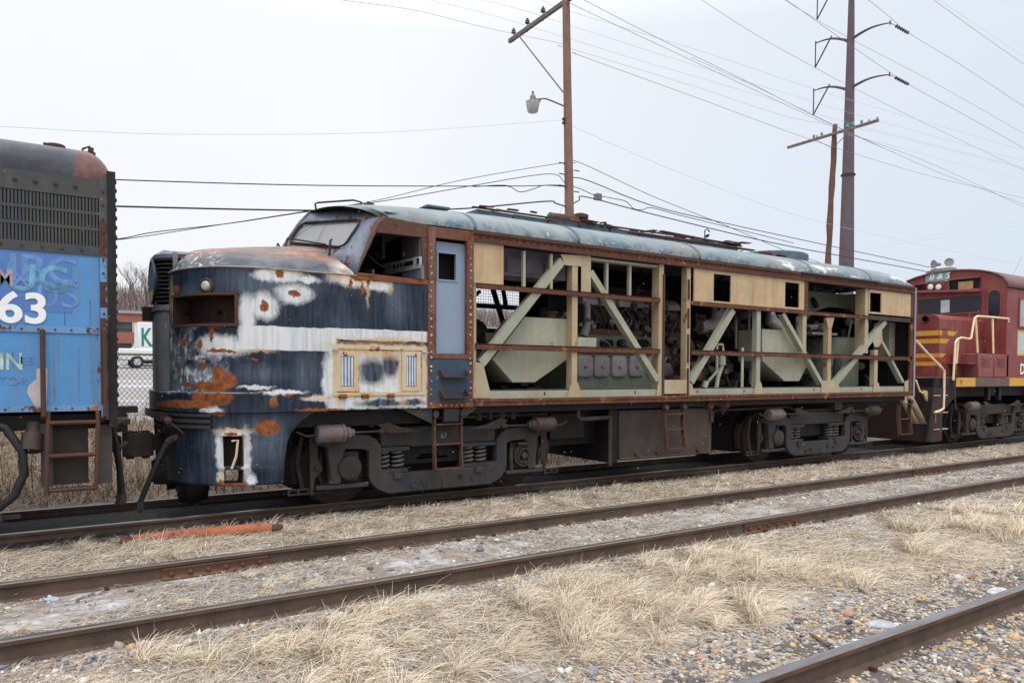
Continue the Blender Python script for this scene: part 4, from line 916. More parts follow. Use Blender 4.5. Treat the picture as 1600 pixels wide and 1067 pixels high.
mb = MB(); mb.box(hx-.1, ex1, EY+.15, .5, ezt, at(980, 480, EY)[1]+.02); mb.box(hx, ex1, -.25, .4, 2.9, 3.4); mb.build('cylinder_block', M['oily'], eng)
mb = MB(); p = [at3(*q_, -.8) for q_ in ((908,468),(915,470),(918,480),(917,510),(912,525))]; mb.tube(p, .055, 10); mb.tube([p[-2], p[-1]], .075, 10); mb.build('coolant_pipe', M['enggrey'], eng)
x, z = at(1113, 497, -.75); mb = MB(); mb.tube([(x+.16, -.75, z+.22), (x+.17, -.75, z+.1), (x+.1, -.75, z-.08), (x-.08, -.75, z-.16), (x-.3,-.7,z-.18)], [.13,.13,.13,.13,.15], 14); mb.lathe([(.16,0),(.16,.03)], (x+.16,-.75,z+.22), (0,0,1), 14); mb.build('turbocharger_duct', M['enggrey'], eng)
# pale pipes
mb = MB(); Yp = -1.2
mb.tube([at3(*q_, Yp) for q_ in ((1120,548),(1120,580),(1106,596))], .028, 8); mb.tube([at3(*q_, Yp) for q_ in ((1120,546),(1121,538),(1129,538),(1130,548))], .022, 8)
mb.tube([at3(*q_, Yp) for q_ in ((1128,555),(1128,572),(1122,588),(1119,606))], .04, 10); mb.tube([at3(1128,557,Yp), at3(1128,570,Yp)], .07, 12); mb.tube([at3(1100,606,Yp), at3(1103,596,Yp)], .06, 12)
mb.build('water_pipe', plain('pale_pipe', (.42,.44,.36), .5), loco)
r1 = random.Random(21); M['pipegrey'] = plain('greasy_pipe_grey', (.12,.11,.105), .45, var=.6)
def clutter(name, X0, X1, Y0, Y1, Z0, Z1, n, mat, s=1.0):
    mb = MB()
    for i in range(n):
        x = r1.uniform(X0, X1); y = r1.uniform(Y0, Y1); z = r1.uniform(Z0, Z1); k = r1.random()
        if k < .45:
            p = Vector((x, y, z)); pts = [p]
            for j in range(3): p = p+Vector((r1.uniform(-.2,.2), r1.uniform(-.05,.05), r1.uniform(-.25,.2)))*s; pts.append(p)
            mb.tube(pts, r1.uniform(.012,.035)*s, 6)
        elif k < .75: mb.box(x-.08*s*r1.uniform(.4,1.4), x+.08*s, y-.05, y+.08, z-.08*s*r1.uniform(.4,1.5), z+.08*s)
        else: mb.lathe([(.05*s,0),(.09*s,.02),(.09*s,.08),(.04*s,.1)], (x, y, z), (r1.uniform(-1,1), -1, r1.uniform(-.3,1)), 10)
    return mb.build(name, mat, loco)
clutter('compressor_pipework', .5, 1.1, -.9, -.2, 1.5, 2.7, 26, M['truckbrown'], 1.4)
clutter('compressor_pipework', .6, 2.1, -.7, .2, 1.45, 1.9, 24, M['truckbrown'], 1.2)
mb = MB(); mb.lathe([(.28,-.3),(.32,-.28),(.32,.28),(.28,.3)], (.85, -.3, 2.35), (1,.2,0), 18); mb.lathe([(.18,-.3),(.2,.0),(.18,.25)], (.9,-.5,1.85), (1,0,0), 16); mb.build('air_compressor', M['oily'], loco)
clutter('engine_piping', 4.85, 6.4, -1.0, -.3, 1.5, 2.9, 46, M['truckbrown'], 1.2)
clutter('engine_piping', 4.85, 5.6, -1.1, -.7, 1.5, 1.95, 20, M['rust'], .9)
clutter('front_pipework', 4.1, 4.65, -1.0, -.6, 2.5, 3.3, 16, M['truckbrown'], .8)
clutter('front_pipework', 4.9, 6.4, -1.15, -.9, 1.55, 2.1, 22, M['truckbrown'], .8)
clutter('front_pipework', 2.35, 4.0, -.85, -.7, 2.35, 2.8, 26, M['pipegrey'], .5)
clutter('front_pipework', .45, .9, -1.3, -1.0, 1.5, 2.5, 16, M['truckbrown'], .8)
clutter('engine_room_pipework', 6.0, 7.7, -.9, -.3, 1.5, 3.5, 40, M['truckbrown'], 1.1)
clutter('engine_room_pipework', 7.9, 11.7, -.9, -.4, 1.5, 3.0, 34, M['truckbrown'], 1.0)
clutter('roof_piping', 4.8, 11.6, -.6, .6, 3.1, 3.6, 40, M['oily'], 1.5)
clutter('rear_piping', 7.8, 11.7, -.4, .7, 1.5, 2.9, 60, M['oily'], 1.5)
# rear: tank, arch bulkhead, fan tube, box
x, _ = at(1297, 560, -.6); zt3 = at(1297, 528, -.6)[1]; MB().lathe([(.62,0),(.64,.02),(.64,zt3-1.44),(.60,zt3-1.42),(0,zt3-1.42)], (x+.15, -.45, 1.42), (0,0,1), 28).build('radiator_tank', M['enggreen'], loco)
Yb = -.55; xa, xb_2 = at(1262, 460, Yb)[0], at(1352, 460, Yb)[0]; xm = (xa+xb_2)/2; arc = [(xa-.1, 3.0), (xa-.1, 3.66), (xb_2+.3, 3.66), (xb_2+.3, 2.9)]
arch = [(xm+ (xb_2-xa)*.52*math.cos(R(a)), 2.9+.45*math.sin(R(a))) for a in range(0, 181, 12)]
MB().prism([(xb_2+.3,2.9), (xb_2+.3,3.66), (xa-.3,3.66), (xa-.3,2.9)]+arch[::-1], Yb, Yb+.04).build('arched_shroud', M['enggreen'], loco)
b = box3(1390.5, 503, 1419, 565, -1.1, -.7); MB().box(*b).build('sand_box', M['green'], loco, bevel=.01)
x, z = at(1209, 505, -.9); mb = MB(); mb.tube([(x-.12,-.9,z+.22),(x-.1,-.9,z+.05),(x+.05,-.9,z-.02),(x+.18,-.9,z-.06),(x+.2,-.9,z-.14)], [.09,.14,.15,.13,.12], 14); mb.build('silver_duct', plain('silver_duct_metal', (.4,.4,.42), .3, metal=.7), loco)
mb = MB(); x, z = at(1274, 520, -.8); mb.box(x-.4, x+.5, -1.0, -.4, z-.05, z); 
for i in range(14): mb.ball((x-.25+r1.uniform(-.1,.55), -.85+r1.uniform(-.1,.2), z+.04+r1.uniform(0,.14)), (r1.uniform(.05,.13), .08, r1.uniform(.03,.07)), 8)
mb.build('crumpled_wrapping', plain('grey_wrapping', (.22,.22,.23), .6, var=.4, sc=14), loco)
mb = MB(); x, z = at(1140, 487, -.5); 
for i in range(8): mb.ball((x-.2+r1.uniform(0,.5), -.5+r1.uniform(-.1,.2), z+r1.uniform(-.08,.1)), (.1, .08, .05), 8)
mb.build('foil_lagging', plain('foil', (.5,.5,.55), .3, metal=.5, var=.4, sc=18), loco)
mb = MB(); x, z = at(1308, 575, -1.25); mb.tube([(x, -1.25, 2.25), (x+.02,-1.25,2.05), (x-.04,-1.25,1.85), (x+.03,-1.25,1.7), (x-.02,-1.25,1.58)], [.05,.09,.07,.10,.05], 8); mb.build('hanging_rag', plain('dark_grey_rag', (.06,.06,.065), .8), loco)
mb = MB()
for q0, q1 in (((1170,490),(1172,600)), ((1150,500),(1150,545)), ((1245,495),(1245,520)), ((1288,497),(1290,510)), ((1330,500),(1325,530))): mb.tube([at3(*q0,-.8), at3(*q1,-.8)], .025, 6)
mb.build('stanchion', M['enggrey'], loco)
for u in (1326, 1338): x, z = at(u, 503, -.7); MB().ball((x,-.7,z), .09, 12).build('air_bottle', M['enggrey'], loco)
# --- underside gear
mb = MB(); mb.box(3.285, 5.54, -1.30, 1.30, .35, 1.19); mb.box(3.285, 5.54, -1.33, -1.30, .35, .39)
ft = mb.build('fuel_tank', M['tank'], loco, bevel=.012)
mb = MB()
for u, v in ((994,709),(1026,706),(1090,702)): p = Vector(at3(u, v, -1.30)); mb.cyl(p, p+Vector((0,-.05,0)), .045, 8)
p = Vector(at3(1102, 634, -1.3)); mb.tube([p, p+Vector((0,-.14,.02))], .075, 12); mb.tube([p+Vector((.02,-.12,-.04)), p+Vector((.02,-.13,-.3))], .015, 6); mb.tube([p+Vector((.16,-.03,-.1)), p+Vector((.15,-.03,-.3))], .03, 6); mb.build('tank_fitting', M['rust'], ft)
mb = MB(); mb.box(3.08, 3.28, -1.27, 1.2, .32, 1.2); mb.box(2.1, 3.08, -.9, .9, .62, 1.2); mb.box(2.0,2.7,-1.1,-.6,.75,1.15); mb.build('battery_box', M['oily'], loco)
mb = MB(); mb.tube([at3(*q_,-1.36) for q_ in ((903,636),(903,650),(906,655),(952,652))], .035, 8); mb.tube([(3.06,-1.33,1.1),(3.06,-1.33,.28)], .035, 8); mb.build('drain_pipe', M['truckbrown'], loco)
mb = MB(); mb.tube([(-2.2,-1.15,1.16), (1.9,-1.15,1.16)], .03, 8); mb.tube([(5.7,-1.15,1.12),(8,-1.15,1.14),(8.2,-1.15,1.05),(9.8,-1.15,1.06),(9.95,-1.15,1.14),(11.6,-1.15,1.14)], .025, 8); mb.tube([(-1.1,-1.2,1.08),(-.9,-1.2,1.12),(-.75,-1.2,1.02),(.2,-1.2,1.02),(.35,-1.2,1.10)], .03, 8)
for x in (.6,.8,1.0,1.2): mb.box(x, x+.07, -1.2, -1.0, 1.1, 1.3)
mb.box(9.35, 9.62, -1.3, -1.1, 1.05, 1.3); mb.build('brake_pipe', M['truckbrown'], loco)
x, z = at(1130, 636, -1.3); MB().lathe([(.10,.12),(.12,.08),(.12,-.02),(.03,-.10),(.02,-.16)], (x,-1.3,z+.03), (0,0,1), 14).build('sand_funnel', M['rust'], loco)
def ladder(x0, x1, ztop, zbot, ys, slant, dx, rungs, par=loco, mat=M['rust']):
    mb = MB()
    for xs in (x0, x1):
        pr = [(-1.42, ztop), (ys, ztop), (ys-.02, ztop-.45*(ztop-zbot)), (ys-.10, zbot)]
        pts = [Vector((xs+dx*(ztop-z)/(ztop-zbot), y, z)) for y, z in pr[1:]]
        for a, b in zip(pts[:-1], pts[1:]): mb.rbox(a, b, .085, .022, up=(1,0,0))
    for z in rungs:
        k = (ztop-z)/(ztop-zbot); y = ys-.02-.08*max(0, (k-.45)/.55); mb.box(x0+dx*k, x1+dx*k, y-.05, y+.03, z-.009, z+.009)
    lad = mb.build('side_ladder', mat, par)
    mb = MB()
    for xs in (x0, x1): mb.cyl((xs, ys-.02, ztop-.06), (xs, ys-.07, ztop-.06), .045, 10)
    mb.build('ladder_bolt', M['truckbrown'], lad); return lad
ladder(-.255, .165, 1.29, .468, -1.47, 0, -.04, (1.086, .81, .475)); ladder(4.16, 4.60, 1.285, .512, -1.47, 0, -.05, (1.109, .845, .52)); ladder(11.52, 11.98, 1.25, .45, -1.47, 0, -.12, (1.14, .80, .46))
mb = MB(); mb.prismx([(-1.45,1.30),(-1.52,1.30),(-1.5,1.12),(-1.45,1.10)], -.12, .12); mb.prism([(-.75,1.31),(-.3,1.31),(-.3,1.10)], -1.5, -1.46); mb.prism([(.18,1.31),(.42,1.31),(.18,1.15)], -1.5, -1.46); mb.build('ladder_bracket', M['frame'], loco)
# --- trucks
M['springm'] = weathered('spring_steel', (.15,.14,.135), (.085,.075,.07), rust=.1, streak=.2)
def make_truck(cx_, parent, mf, left_dome=True, tag_=''):
    X = lambda x: cx_+x
    tk = MB(); 
    for sg in (-1, 1):
        y0, y1 = (-1.22, -1.10) if sg < 0 else (1.10, 1.22)
        half = [(0,.135),(.82,.135),(.98,.20),(1.08,.30),(1.11,.40),(1.11,.74),(1.20,.77),(1.44,.78),(1.47,.70),(1.50,.32),(1.64,.32),(1.69,.82),(1.85,.86),(1.85,.93),(1.6,.985),(1.1,.955),(1.0,.90),(.93,.80),(.93,.50),(.88,.43),(.82,.41),(0,.41)]
        tk.prism([(X(x), z) for x, z in half], y0, y1); tk.prism([(X(-x), z) for x, z in half], y0, y1)
        tk.box(X(1.11), X(1.80), y0+.01, y1-.01, .255, .315); tk.box(X(-1.83), X(-1.11), y0+.01, y1-.01, .255, .315)
    fr = tk.build('truck_frame', mf, parent, bevel=.012)
    mb = MB()
    for sg in (-1, 1):
        y0, y1 = (-1.17, -.95) if sg < 0 else (.95, 1.17)
        mb.prism([(X(-.925),1.0),(X(-.925),.78),(X(-.50),.78),(X(-.46),.765),(X(.36),.765),(X(.40),.78),(X(.925),.78),(X(.925),1.0),(X(.5),1.02),(X(-.5),1.02)], y0, y1)
        mb.box(X(-.96), X(-.50), y0-.04, y1, .715, .775); mb.box(X(.34), X(.92), y0-.04, y1, .715, .775)
        mb.box(X(-.97), X(-.52), y0-.03, y1, .41, .47); mb.box(X(.36), X(.90), y0-.03, y1, .41, .47)
    mb.build('bolster_beam', mf, fr, bevel=.008)
    MB().box(X(-.5), X(.5), -1.0, 1.0, .50, .95).build('transom', M['oily'], fr); MB().box(X(-1.95), X(1.95), -.55, .55, .22, 1.05).build('traction_motor', M['oily'], fr)
    for sg in (-1, 1):
        for xs in (-.86, -.64, .48, .70):
            mb = MB(); pts = []
            for i in range(4*10+1):
                a = i/10*2*math.pi; z = .47+(.715-.47)*i/40; pts.append((X(xs)+.085*math.cos(a), sg*1.09+.085*math.sin(a), z))
            mb.tube(pts, .018, 5); mb.build('coil_spring', M['springm'], fr)
    for xs in (-1.4225, 1.4225):
        for sg in (-1, 1):
            mb = MB(); mb.lathe([(.40,-.045),(.40,.0),(.46,.02),(.505,.03),(.505,.065),(.508,.09),(.53,.10),(.53,.125),(.40,.13)], (X(xs), sg*.82, .507), (0,-sg,0), 40); mb.lathe([(.12,0),(.12,.2)], (X(xs), sg*.82, .507), (0,sg,0), 14)
            mb.build('wheel', M['wheel'], fr)
            dome = (xs < 0) == left_dome
            y = sg*1.13
            mb = MB(); mb.box(X(xs)-.20, X(xs)+.20, min(y,sg*.95), max(y,sg*.95), .34, .74)
            mb.box(X(xs)-.24, X(xs)-.19, min(sg*1.20,y), max(sg*1.20,y), .32, .66)
            if dome: mb.lathe([(.165,0),(.165,.10),(.155,.125),(.10,.14),(.0,.145)], (X(xs)+.04, y, .53), (0,sg,0), 26); mb.lathe([(.02,.13),(.02,.16)], (X(xs)+.05, y, .42), (0,sg,0), 8)
            else:
                mb.lathe([(.175,0),(.175,.09),(.15,.095),(.145,.05),(0,.05)], (X(xs), y, .53), (0,sg,0), 26)
                tri = [Vector((X(xs)+.115*math.sin(R(a)), y+sg*.10, .53+.115*math.cos(R(a)))) for a in (0,25,95,120,145,215,240,265,335,360)]; mb.tube(tri, .014, 6)
                mb.lathe([(.065,.05),(.05,.11),(0,.115)], (X(xs), y, .53), (0,sg,0), 12); mb.box(X(xs)-.12, X(xs)+.12, min(sg*1.25,y), max(sg*1.25,y), .70, .74)
            mb.build('journal_box', M['truckbrown'] if dome else M['truckbrown'], fr, bevel=.006)
        MB().cyl((X(xs), -.8, .507), (X(xs), .8, .507), .09, 12).build('axle', M['oily'], fr)
    for sg in (-1, 1):
        y = sg*1.36
        for k in (-1, 1):
            xa = X(k*1.68); mb = MB(); mb.lathe([(.095,-.20),(.118,-.18),(.118,.13),(.128,.13),(.128,.16),(.085,.18),(.085,.24),(.055,.26),(.05,.30)], (xa, y, 1.012), (-k,0,0), 20); mb.build('brake_cylinder', M['truckbrown'] if k > 0 else M['brakecyl'], fr)
            mb = MB(); mb.tube([(xa-k*.28,y,1.012), (xa-k*.68,y,1.015)], .016, 6); mb.ball((xa-k*.70,y,1.015), (.06,.03,.04), 8); mb.tube([(xa+k*.2,y,1.0),(xa+k*.33,y,.99),(xa+k*.46,y,1.05)], .014, 6)
            mb.prism([(xa-k*.72,1.04),(xa-k*.64,1.10),(xa-k*.78,1.13),(xa-k*1.0,1.05),(xa-k*1.35,.99),(xa-k*.8,.98)], y+.01 if sg<0 else y-.05, y+.05 if sg<0 else y-.01)
            mb.build('push_rod', M['truckbrown'], fr)
            mb = MB(); xh = k*1.0
            P = lambda l: [(X(k*x), z) for x, z in l]
            mb.prism(P([(1.80,.95),(1.90,.95),(1.90,.62),(1.885,.20),(1.86,.20),(1.83,.42),(1.74,.50),(1.73,.56),(1.79,.66)]), sg*1.13-.015, sg*1.13+.015)
            mb.prism(P([(1.70,.75),(1.76,.60),(1.78,.45),(1.70,.28),(1.66,.30),(1.73,.45),(1.70,.6)]), sg*1.0-.03, sg*1.0+.03)
            mb.tube([(X(k*1.96),sg*1.0,.95),(X(k*2.02),sg*1.0,.6),(X(k*1.95),sg*1.0,.25)], .03, 6)
            mb.box(*sorted((X(k*1.62), X(k*2.16))), sg*1.08-.012, sg*1.08+.012, .20, .222); mb.box(*sorted((X(k*1.62), X(k*2.16))), sg*1.08-.012, sg*1.08+.012, .262, .285)
            for xx in (1.63, 1.88, 2.02, 2.14): mb.box(*sorted((X(k*xx), X(k*(xx+.03)))), sg*1.08-.02, sg*1.08+.02, .20, .285)
            mb.cyl((X(k*1.80),sg*1.15-.02,.55), (X(k*1.80),sg*1.15+.02,.55), .035, 8)
            # brake shoe hugging the wheel
            xw = k*1.4225; sh = [(xw+k*.56*math.cos(R(a)), .507+.56*math.sin(R(a))) for a in range(-20, 31, 10)]+[(xw+k*.62*math.cos(R(a)), .507+.62*math.sin(R(a))) for a in range(30, -21, -10)]
            mb.prism([(X(x), z) for x, z in sh], sg*.72-.05, sg*.72+.05)
            mb.build('brake_lever', M['truckbrown'], fr)
        mb = MB(); 
        for xx, zz1 in ((-.46,.215),(.50,.26),(.30,.30),(-.3,.25)): mb.cyl((X(xx), sg*1.22, zz1), (X(xx), sg*1.25, zz1), .03, 8)
        for xx in (-.70, .60): mb.box(X(xx-.055), X(xx+.055), min(sg*1.22,sg*1.25), max(sg*1.22,sg*1.25), .34, .42)
        mb.build('bolt', M['truckbrown'], fr)
    return fr
M['brakecyl'] = weathered('brake_cylinder_paint', (.12,.14,.17), (.16,.10,.08), rust=.5, streak=.2, rsc=7, chip=(.3,.33,.36))
t1 = make_truck(0, loco, M['frame']); t1['label'] = 'front four-wheel truck under the cab'
t2 = make_truck(8.94, loco, M['frame']); t2['label'] = 'rear four-wheel truck'
text('chalk_mark', '67', .0, -1.172, .86, .07, plain('chalk', (.42,.43,.44), .8), t1, bold=-.01)
o = MB().box(-.30, .20, -1.0, -.4, .56, .59); o.box(-.25,.05,-1.0,-.5,.60,.63).build('loose_planks', M['truckbrown'], t1)

# ================================================================== GROUND AND TRACKS
RY1 = -4.89; RY2 = -3.385; RZ = .096                      # middle track rails (near, far)
R3 = atz(1375, 992, .10)[1]; RY3 = (R3-1.505, R3)          # third track
def sm(a, b, x): t = np.clip((x-a)/(b-a), 0, 1); return t*t*(3-2*t)
_kx = rng.uniform(-1, 1, (24, 2))*np.array([[5.5, 5.5]]); _ph = rng.uniform(0, 6.28, 24)
def wob(x, y, lo=0, hi=24): return sum(np.sin(x*_kx[i,0]+y*_kx[i,1]+_ph[i]) for i in range(lo, hi))/(hi-lo)
def gz(x, y):
    z = -.105+.0*x
    z = z+.035*sm(-1.1, -2.0, y)*1.0
    z = z+.012*sm(-3.1, -3.5, y)+.0*sm(-5., -5.5, y)
    z = z+.018*wob(x, y)*sm(-.9, -1.6, y)*(1-.6*((y > RY1) & (y < RY2)))
    z = z+.03*wob(x*.35, y*.35, 5, 15)*sm(-5.1, -5.8, y)*(1-sm(-6.6, -7.1, y))
    z = z+.09*sm(1.3, 3, y)+.78*sm(3, 7.0, y)+.04*np.clip(y-7, 0, 60)+9.8*sm(75, 135, y)
    z = z+.05*wob(x, y, 0, 12)*sm(1.6, 3, y)*(1-sm(6.6, 7.2, y))
    return z
xs = np.concatenate([np.array([-900,-500,-250,-120,-70,-40,-25,-15]), np.arange(-10, 26, .14), np.arange(26, 60, 2.), np.array([70,90,120,160,250,400,650,1000])])
ys = np.concatenate([np.array([-700,-300,-120,-60,-30,-20,-15]), np.arange(-12, 8.2, .12), np.arange(8.5, 75, 3.), np.arange(76, 150, 5.), np.array([160,200,300,500,900])])
XX, YY = np.meshgrid(xs, ys); ZZ = gz(XX, YY)
nv = XX.size; nx_, ny_ = len(xs), len(ys)
def np_mesh(name, V, Fq, mat, colors=None, smooth=True):
    me = bpy.data.meshes.new(name); me.vertices.add(len(V)); me.vertices.foreach_set('co', V.astype(np.float32).ravel())
    k = Fq.shape[1]; n = len(Fq); me.loops.add(n*k); me.loops.foreach_set('vertex_index', Fq.astype(np.int32).ravel())
    me.polygons.add(n); me.polygons.foreach_set('loop_start', (np.arange(n)*k).astype(np.int32)); 
    try: me.polygons.foreach_set('loop_total', np.full(n, k, np.int32))
    except Exception: pass
    me.update(calc_edges=True)
    if smooth: me.polygons.foreach_set('use_smooth', np.ones(n, bool))
    if colors is not None:
        ca = me.color_attributes.new('tint', 'FLOAT_COLOR', 'POINT'); c4 = np.ones((len(V), 4), np.float32); c4[:, :3] = colors; ca.data.foreach_set('color', c4.ravel())
    me.materials.append(mat); o = bpy.data.objects.new(name, me); COL.objects.link(o); return o
idx = np.arange(nv).reshape(ny_, nx_)
Fq = np.stack([idx[:-1,:-1], idx[:-1,1:], idx[1:,1:], idx[1:,:-1]], -1).reshape(-1, 4)
def groundmat():
    B = NB('yard_ground'); P = B.tc.outputs['Object']
    sp = B.n('ShaderNodeSeparateXYZ'); B.t.links.new(P, sp.inputs[0]); X, Y = sp.outputs[0], sp.outputs[1]
    nb = B.noise(1.1, 8, .65); nf = B.noise(9, 8, .7)
    c = B.mix(B.step(nf, .35, .65), (.17,.135,.11), (.30,.255,.215))
    c = B.mix(B.step(nb, .45, .62), c, (.20,.165,.14))
    ash = B.step(B.noise(1.6, 9, .7, B.coord(loc=(3,5,0))), .47, .60)      # pale ash and frost
    c = B.mix(B.math('MULTIPLY', ash, B.step(nf, .3, .6)), c, (.50,.485,.485))
    c = B.mix(B.step(B.noise(1.3, 7, .7, B.coord(loc=(9,2,0))), .60, .70), c, (.09,.08,.075))
    vo = B.n('ShaderNodeTexVoronoi'); vo.inputs['Scale'].default_value = 34; B.t.links.new(P, vo.inputs['Vector'])
    rr = B.n('ShaderNodeValToRGB'); sx = B.n('ShaderNodeSeparateColor'); B.t.links.new(vo.outputs['Color'], sx.inputs[0]); B.t.links.new(sx.outputs[0], rr.inputs[0])
    el = rr.color_ramp; el.interpolation = 'CONSTANT'; el.elements[0].color = (.10,.10,.11,1); el.elements[1].position = .25; el.elements[1].color = (.30,.27,.24,1)
    for p, q in ((.45, (.34,.26,.17,1)), (.65, (.27,.21,.16,1)), (.8, (.42,.39,.35,1)), (.93, (.22,.23,.23,1))): e = el.elements.new(p); e.color = q
    edge = B.step(vo.outputs['Distance'], .02, .011, .35, 1.0); gr = B.mix(1.0, rr.outputs[0], edge, 'MULTIPLY')
    gm = B.math('MAXIMUM', B.step(B.math('ADD', Y, B.math('MULTIPLY', nb, 1.4)), -5.95, -6.4), B.math('MULTIPLY', B.step(B.noise(2.4, 6, .6, B.coord(loc=(1,7,0))), .55, .6), .8))
    c = B.mix(gm, c, rr.outputs[0])
    # oil and cinders along the standing train, blackened to double as contact shade
    oil = B.math('MULTIPLY', B.step(Y, -1.75, -1.0), B.step(Y, 1.7, 1.1)); c = B.mix(oil, c, B.mix(B.step(nf, .4, .65), (.035,.032,.03), (.075,.07,.066)))
    # weedy bank, then asphalt yard with snow
    wd = B.step(Y, 1.2, 1.9); c = B.mix(wd, c, B.mix(B.step(nf, .35, .65), (.13,.095,.07), (.24,.18,.13)))
    ap = B.step(Y, 6.6, 7.0); asp = B.mix(B.step(B.noise(.5, 7, .6, B.coord((.3,1,1))), .56, .68), (.30,.28,.275), (.46,.46,.48)); c = B.mix(ap, c, asp)
    hl = B.step(Y, 62, 72); c = B.mix(hl, c, (.17,.13,.12))
    B.col(c); B.rough(.9); B.bump(B.math('ADD', nf, B.math('MULTIPLY', B.noise(40, 5), .5)), .6, .02); return B.m
ground = np_mesh('ground', np.stack([XX, YY, ZZ], -1).reshape(-1, 3), Fq, groundmat()); tag(ground, kind='structure')
# rails
RP = [(-.065,-.165),(.065,-.165),(.065,-.152),(.012,-.138),(.009,-.045),(.034,-.036),(.036,-.008),(.028,0),(-.028,0),(-.036,-.008),(-.034,-.036),(-.009,-.045),(-.012,-.138),(-.065,-.152)]
railmb = MB(); railmb.prismx(RP, 0, 1); 
def rail(par, y, z, x0, x1, name='rail'):
    me_o = MB().prismx([(a, b) for a, b in RP], x0, x1).build(name, M['railside'], par); me = me_o.data; me.materials.append(M['railtop'])
    me.materials.append(M['railedge'])
    for p in me.polygons:
        if p.normal.z > .9 and p.center.z > -.002: p.material_index = 1
        elif p.normal.z > .2 and p.center.z > -.012: p.material_index = 2
    v = np.zeros(len(me.vertices)*3); me.vertices.foreach_get('co', v); v = v.reshape(-1, 3); v[:,1] += y; v[:,2] += z; me.vertices.foreach_set('co', v.ravel()); me.update()
    return me_o
M['jointm'] = weathered('joint_bar_rust', (.15,.075,.05), (.10,.058,.045), rust=.25, streak=.2, rough=.85, rsc=8)
def joint(par, y, z, x0, x1, side=-1):
    mb = MB(); mb.prismx([(y+side*.012, z-.045), (y+side*.036, z-.052), (y+side*.036, z-.062), (y+side*.026, z-.075), (y+side*.026, z-.125), (y+side*.06, z-.145), (y+side*.012, z-.14)], x0, x1)
    j = mb.build('joint_bar', M['jointm'], par)
    mb = MB(); n = 6
    for i in range(n):
        x = x0+(x1-x0)*(i+.5)/n; mb.lathe([(.02,0),(.02,.022),(.012,.024),(.012,.034)], (x, y+side*.026, z-.10), (0,side,0), 6)
    mb.build('joint_bolts', M['jointm'], j)
tieM = weathered('weathered_tie', (.14,.115,.10), (.09,.075,.068), rust=0, streak=0, rough=.9, dirt=.6)
def track(label, yn, yf, z, rails, x0, x1, ties, bury, tx=(-10, 26)):
    t = empty('railway_track', ((x0+x1)/2 if False else 0, (yn+yf)/2, z-.17), label, 'railway track')
    for y in rails: rail(t, y, z, x0, x1)
    mb = MB(); yc = (yn+yf)/2; mb.box(-.115, .115, yc-1.28, yc+1.28, z-.33, z-.172+bury); first = None
    for i, x in enumerate(np.arange(tx[0], tx[1], .56)):
        if first is None: first = mb.build('tie', tieM, t, bevel=.01); o = first
        else: o = first.copy(); COL.objects.link(o)
        o.location.x = x-0+rnd.uniform(-.03, .03); o.rotation_euler.z = rnd.uniform(-.008, .008)*0
    return t
trkA = track('rusty track carrying the three locomotives', -.7525, .7525, 0, (-.7525, .7525), -70, 140, 60, .004)
trkB = track('middle track of two rails beside the train, half buried in straw', RY1, RY2, RZ, (RY1, RY2), -70, 140, 60, -.004)
trkC = track('nearest track with one rail crossing the lower right corner', RY3[0], RY3[1], .10, RY3, -70, 140, 60, .018)
joint(trkB, RY2, RZ, atz(253, 880, RZ)[0], atz(422, 862, RZ)[0]); joint(trkB, RY1, RZ, atz(1160, 813, RZ)[0], atz(1248, 800, RZ)[0]); joint(trkB, RY2, RZ, atz(1428, 732, RZ)[0], atz(1476, 725, RZ)[0]); joint(trkA, -.7525, 0, atz(943, 748, 0)[0], atz(1008, 741, 0)[0])
mb = MB()
for t_, yn, yf, z in ((trkB, RY1, RY2, RZ), (trkC, RY3[0], RY3[1], .10)):
    sp0 = None
    for i in range(16):
        x = -4.4+i*.56
        for y in (yn-.09, yf-.09):
            if rnd.random() < .35: continue
            if sp0 is None: sp0 = MB().box(-.018, .018, -.02, .02, -.06, 0).build('spike', M['rust'], t_); o = sp0
            else: o = sp0.copy(); COL.objects.link(o)
            o.location = Vector((x+rnd.uniform(-.08,.08), y, z-.125+rnd.uniform(0,.012)))
# ---- straw
def attrmat(name, rough=.8, mulv=1.0, trans=0.):
    B = NB(name); a = B.n('ShaderNodeAttribute'); a.attribute_name = 'tint'; B.col(a.outputs['Color']); B.rough(rough)
    if trans: B.b.inputs['Subsurface Weight'].default_value = 0
    return B.m
strawM = attrmat('straw', .75)
def onground_pre(u, v):
    return atz(u, v, -.07)
def blades(X, Y, head, e0, droop, L, W, colr, zoff=0.0, seg=3, curl=None):
    n = len(X); Z = gz(X, Y)+zoff
    px, py, pz = X.copy(), Y.copy(), Z.copy()
    e = e0.copy(); V = np.zeros((n, (seg+1)*2, 3), np.float32); hd = head.copy()
    tw = rng.uniform(-.5, .5, n)
    for i in range(seg+1):
        w = W*(1-.75*(i/seg)**1.5)/2; sx = -np.sin(hd+tw)*w; sy = np.cos(hd+tw)*w
        V[:, 2*i, 0] = px-sx; V[:, 2*i, 1] = py-sy; V[:, 2*i, 2] = pz; V[:, 2*i+1, 0] = px+sx; V[:, 2*i+1, 1] = py+sy; V[:, 2*i+1, 2] = pz+.001
        l = L/seg; px = px+np.cos(e)*np.cos(hd)*l; py = py+np.cos(e)*np.sin(hd)*l; pz = pz+np.sin(e)*l
        e = e-droop/seg; 
        if curl is not None: hd = hd+curl/seg
        pz = np.maximum(pz, gz(px, py)+.004+rng.uniform(0, .012, n))
    b = (np.arange(n)*(seg+1)*2)[:, None]
    Fs = [np.stack([b[:,0]+2*i, b[:,0]+2*i+1, b[:,0]+2*i+3, b[:,0]+2*i+2], -1) for i in range(seg)]
    return V.reshape(-1, 3), np.concatenate(Fs, 0), np.repeat(colr, (seg+1)*2, 0)
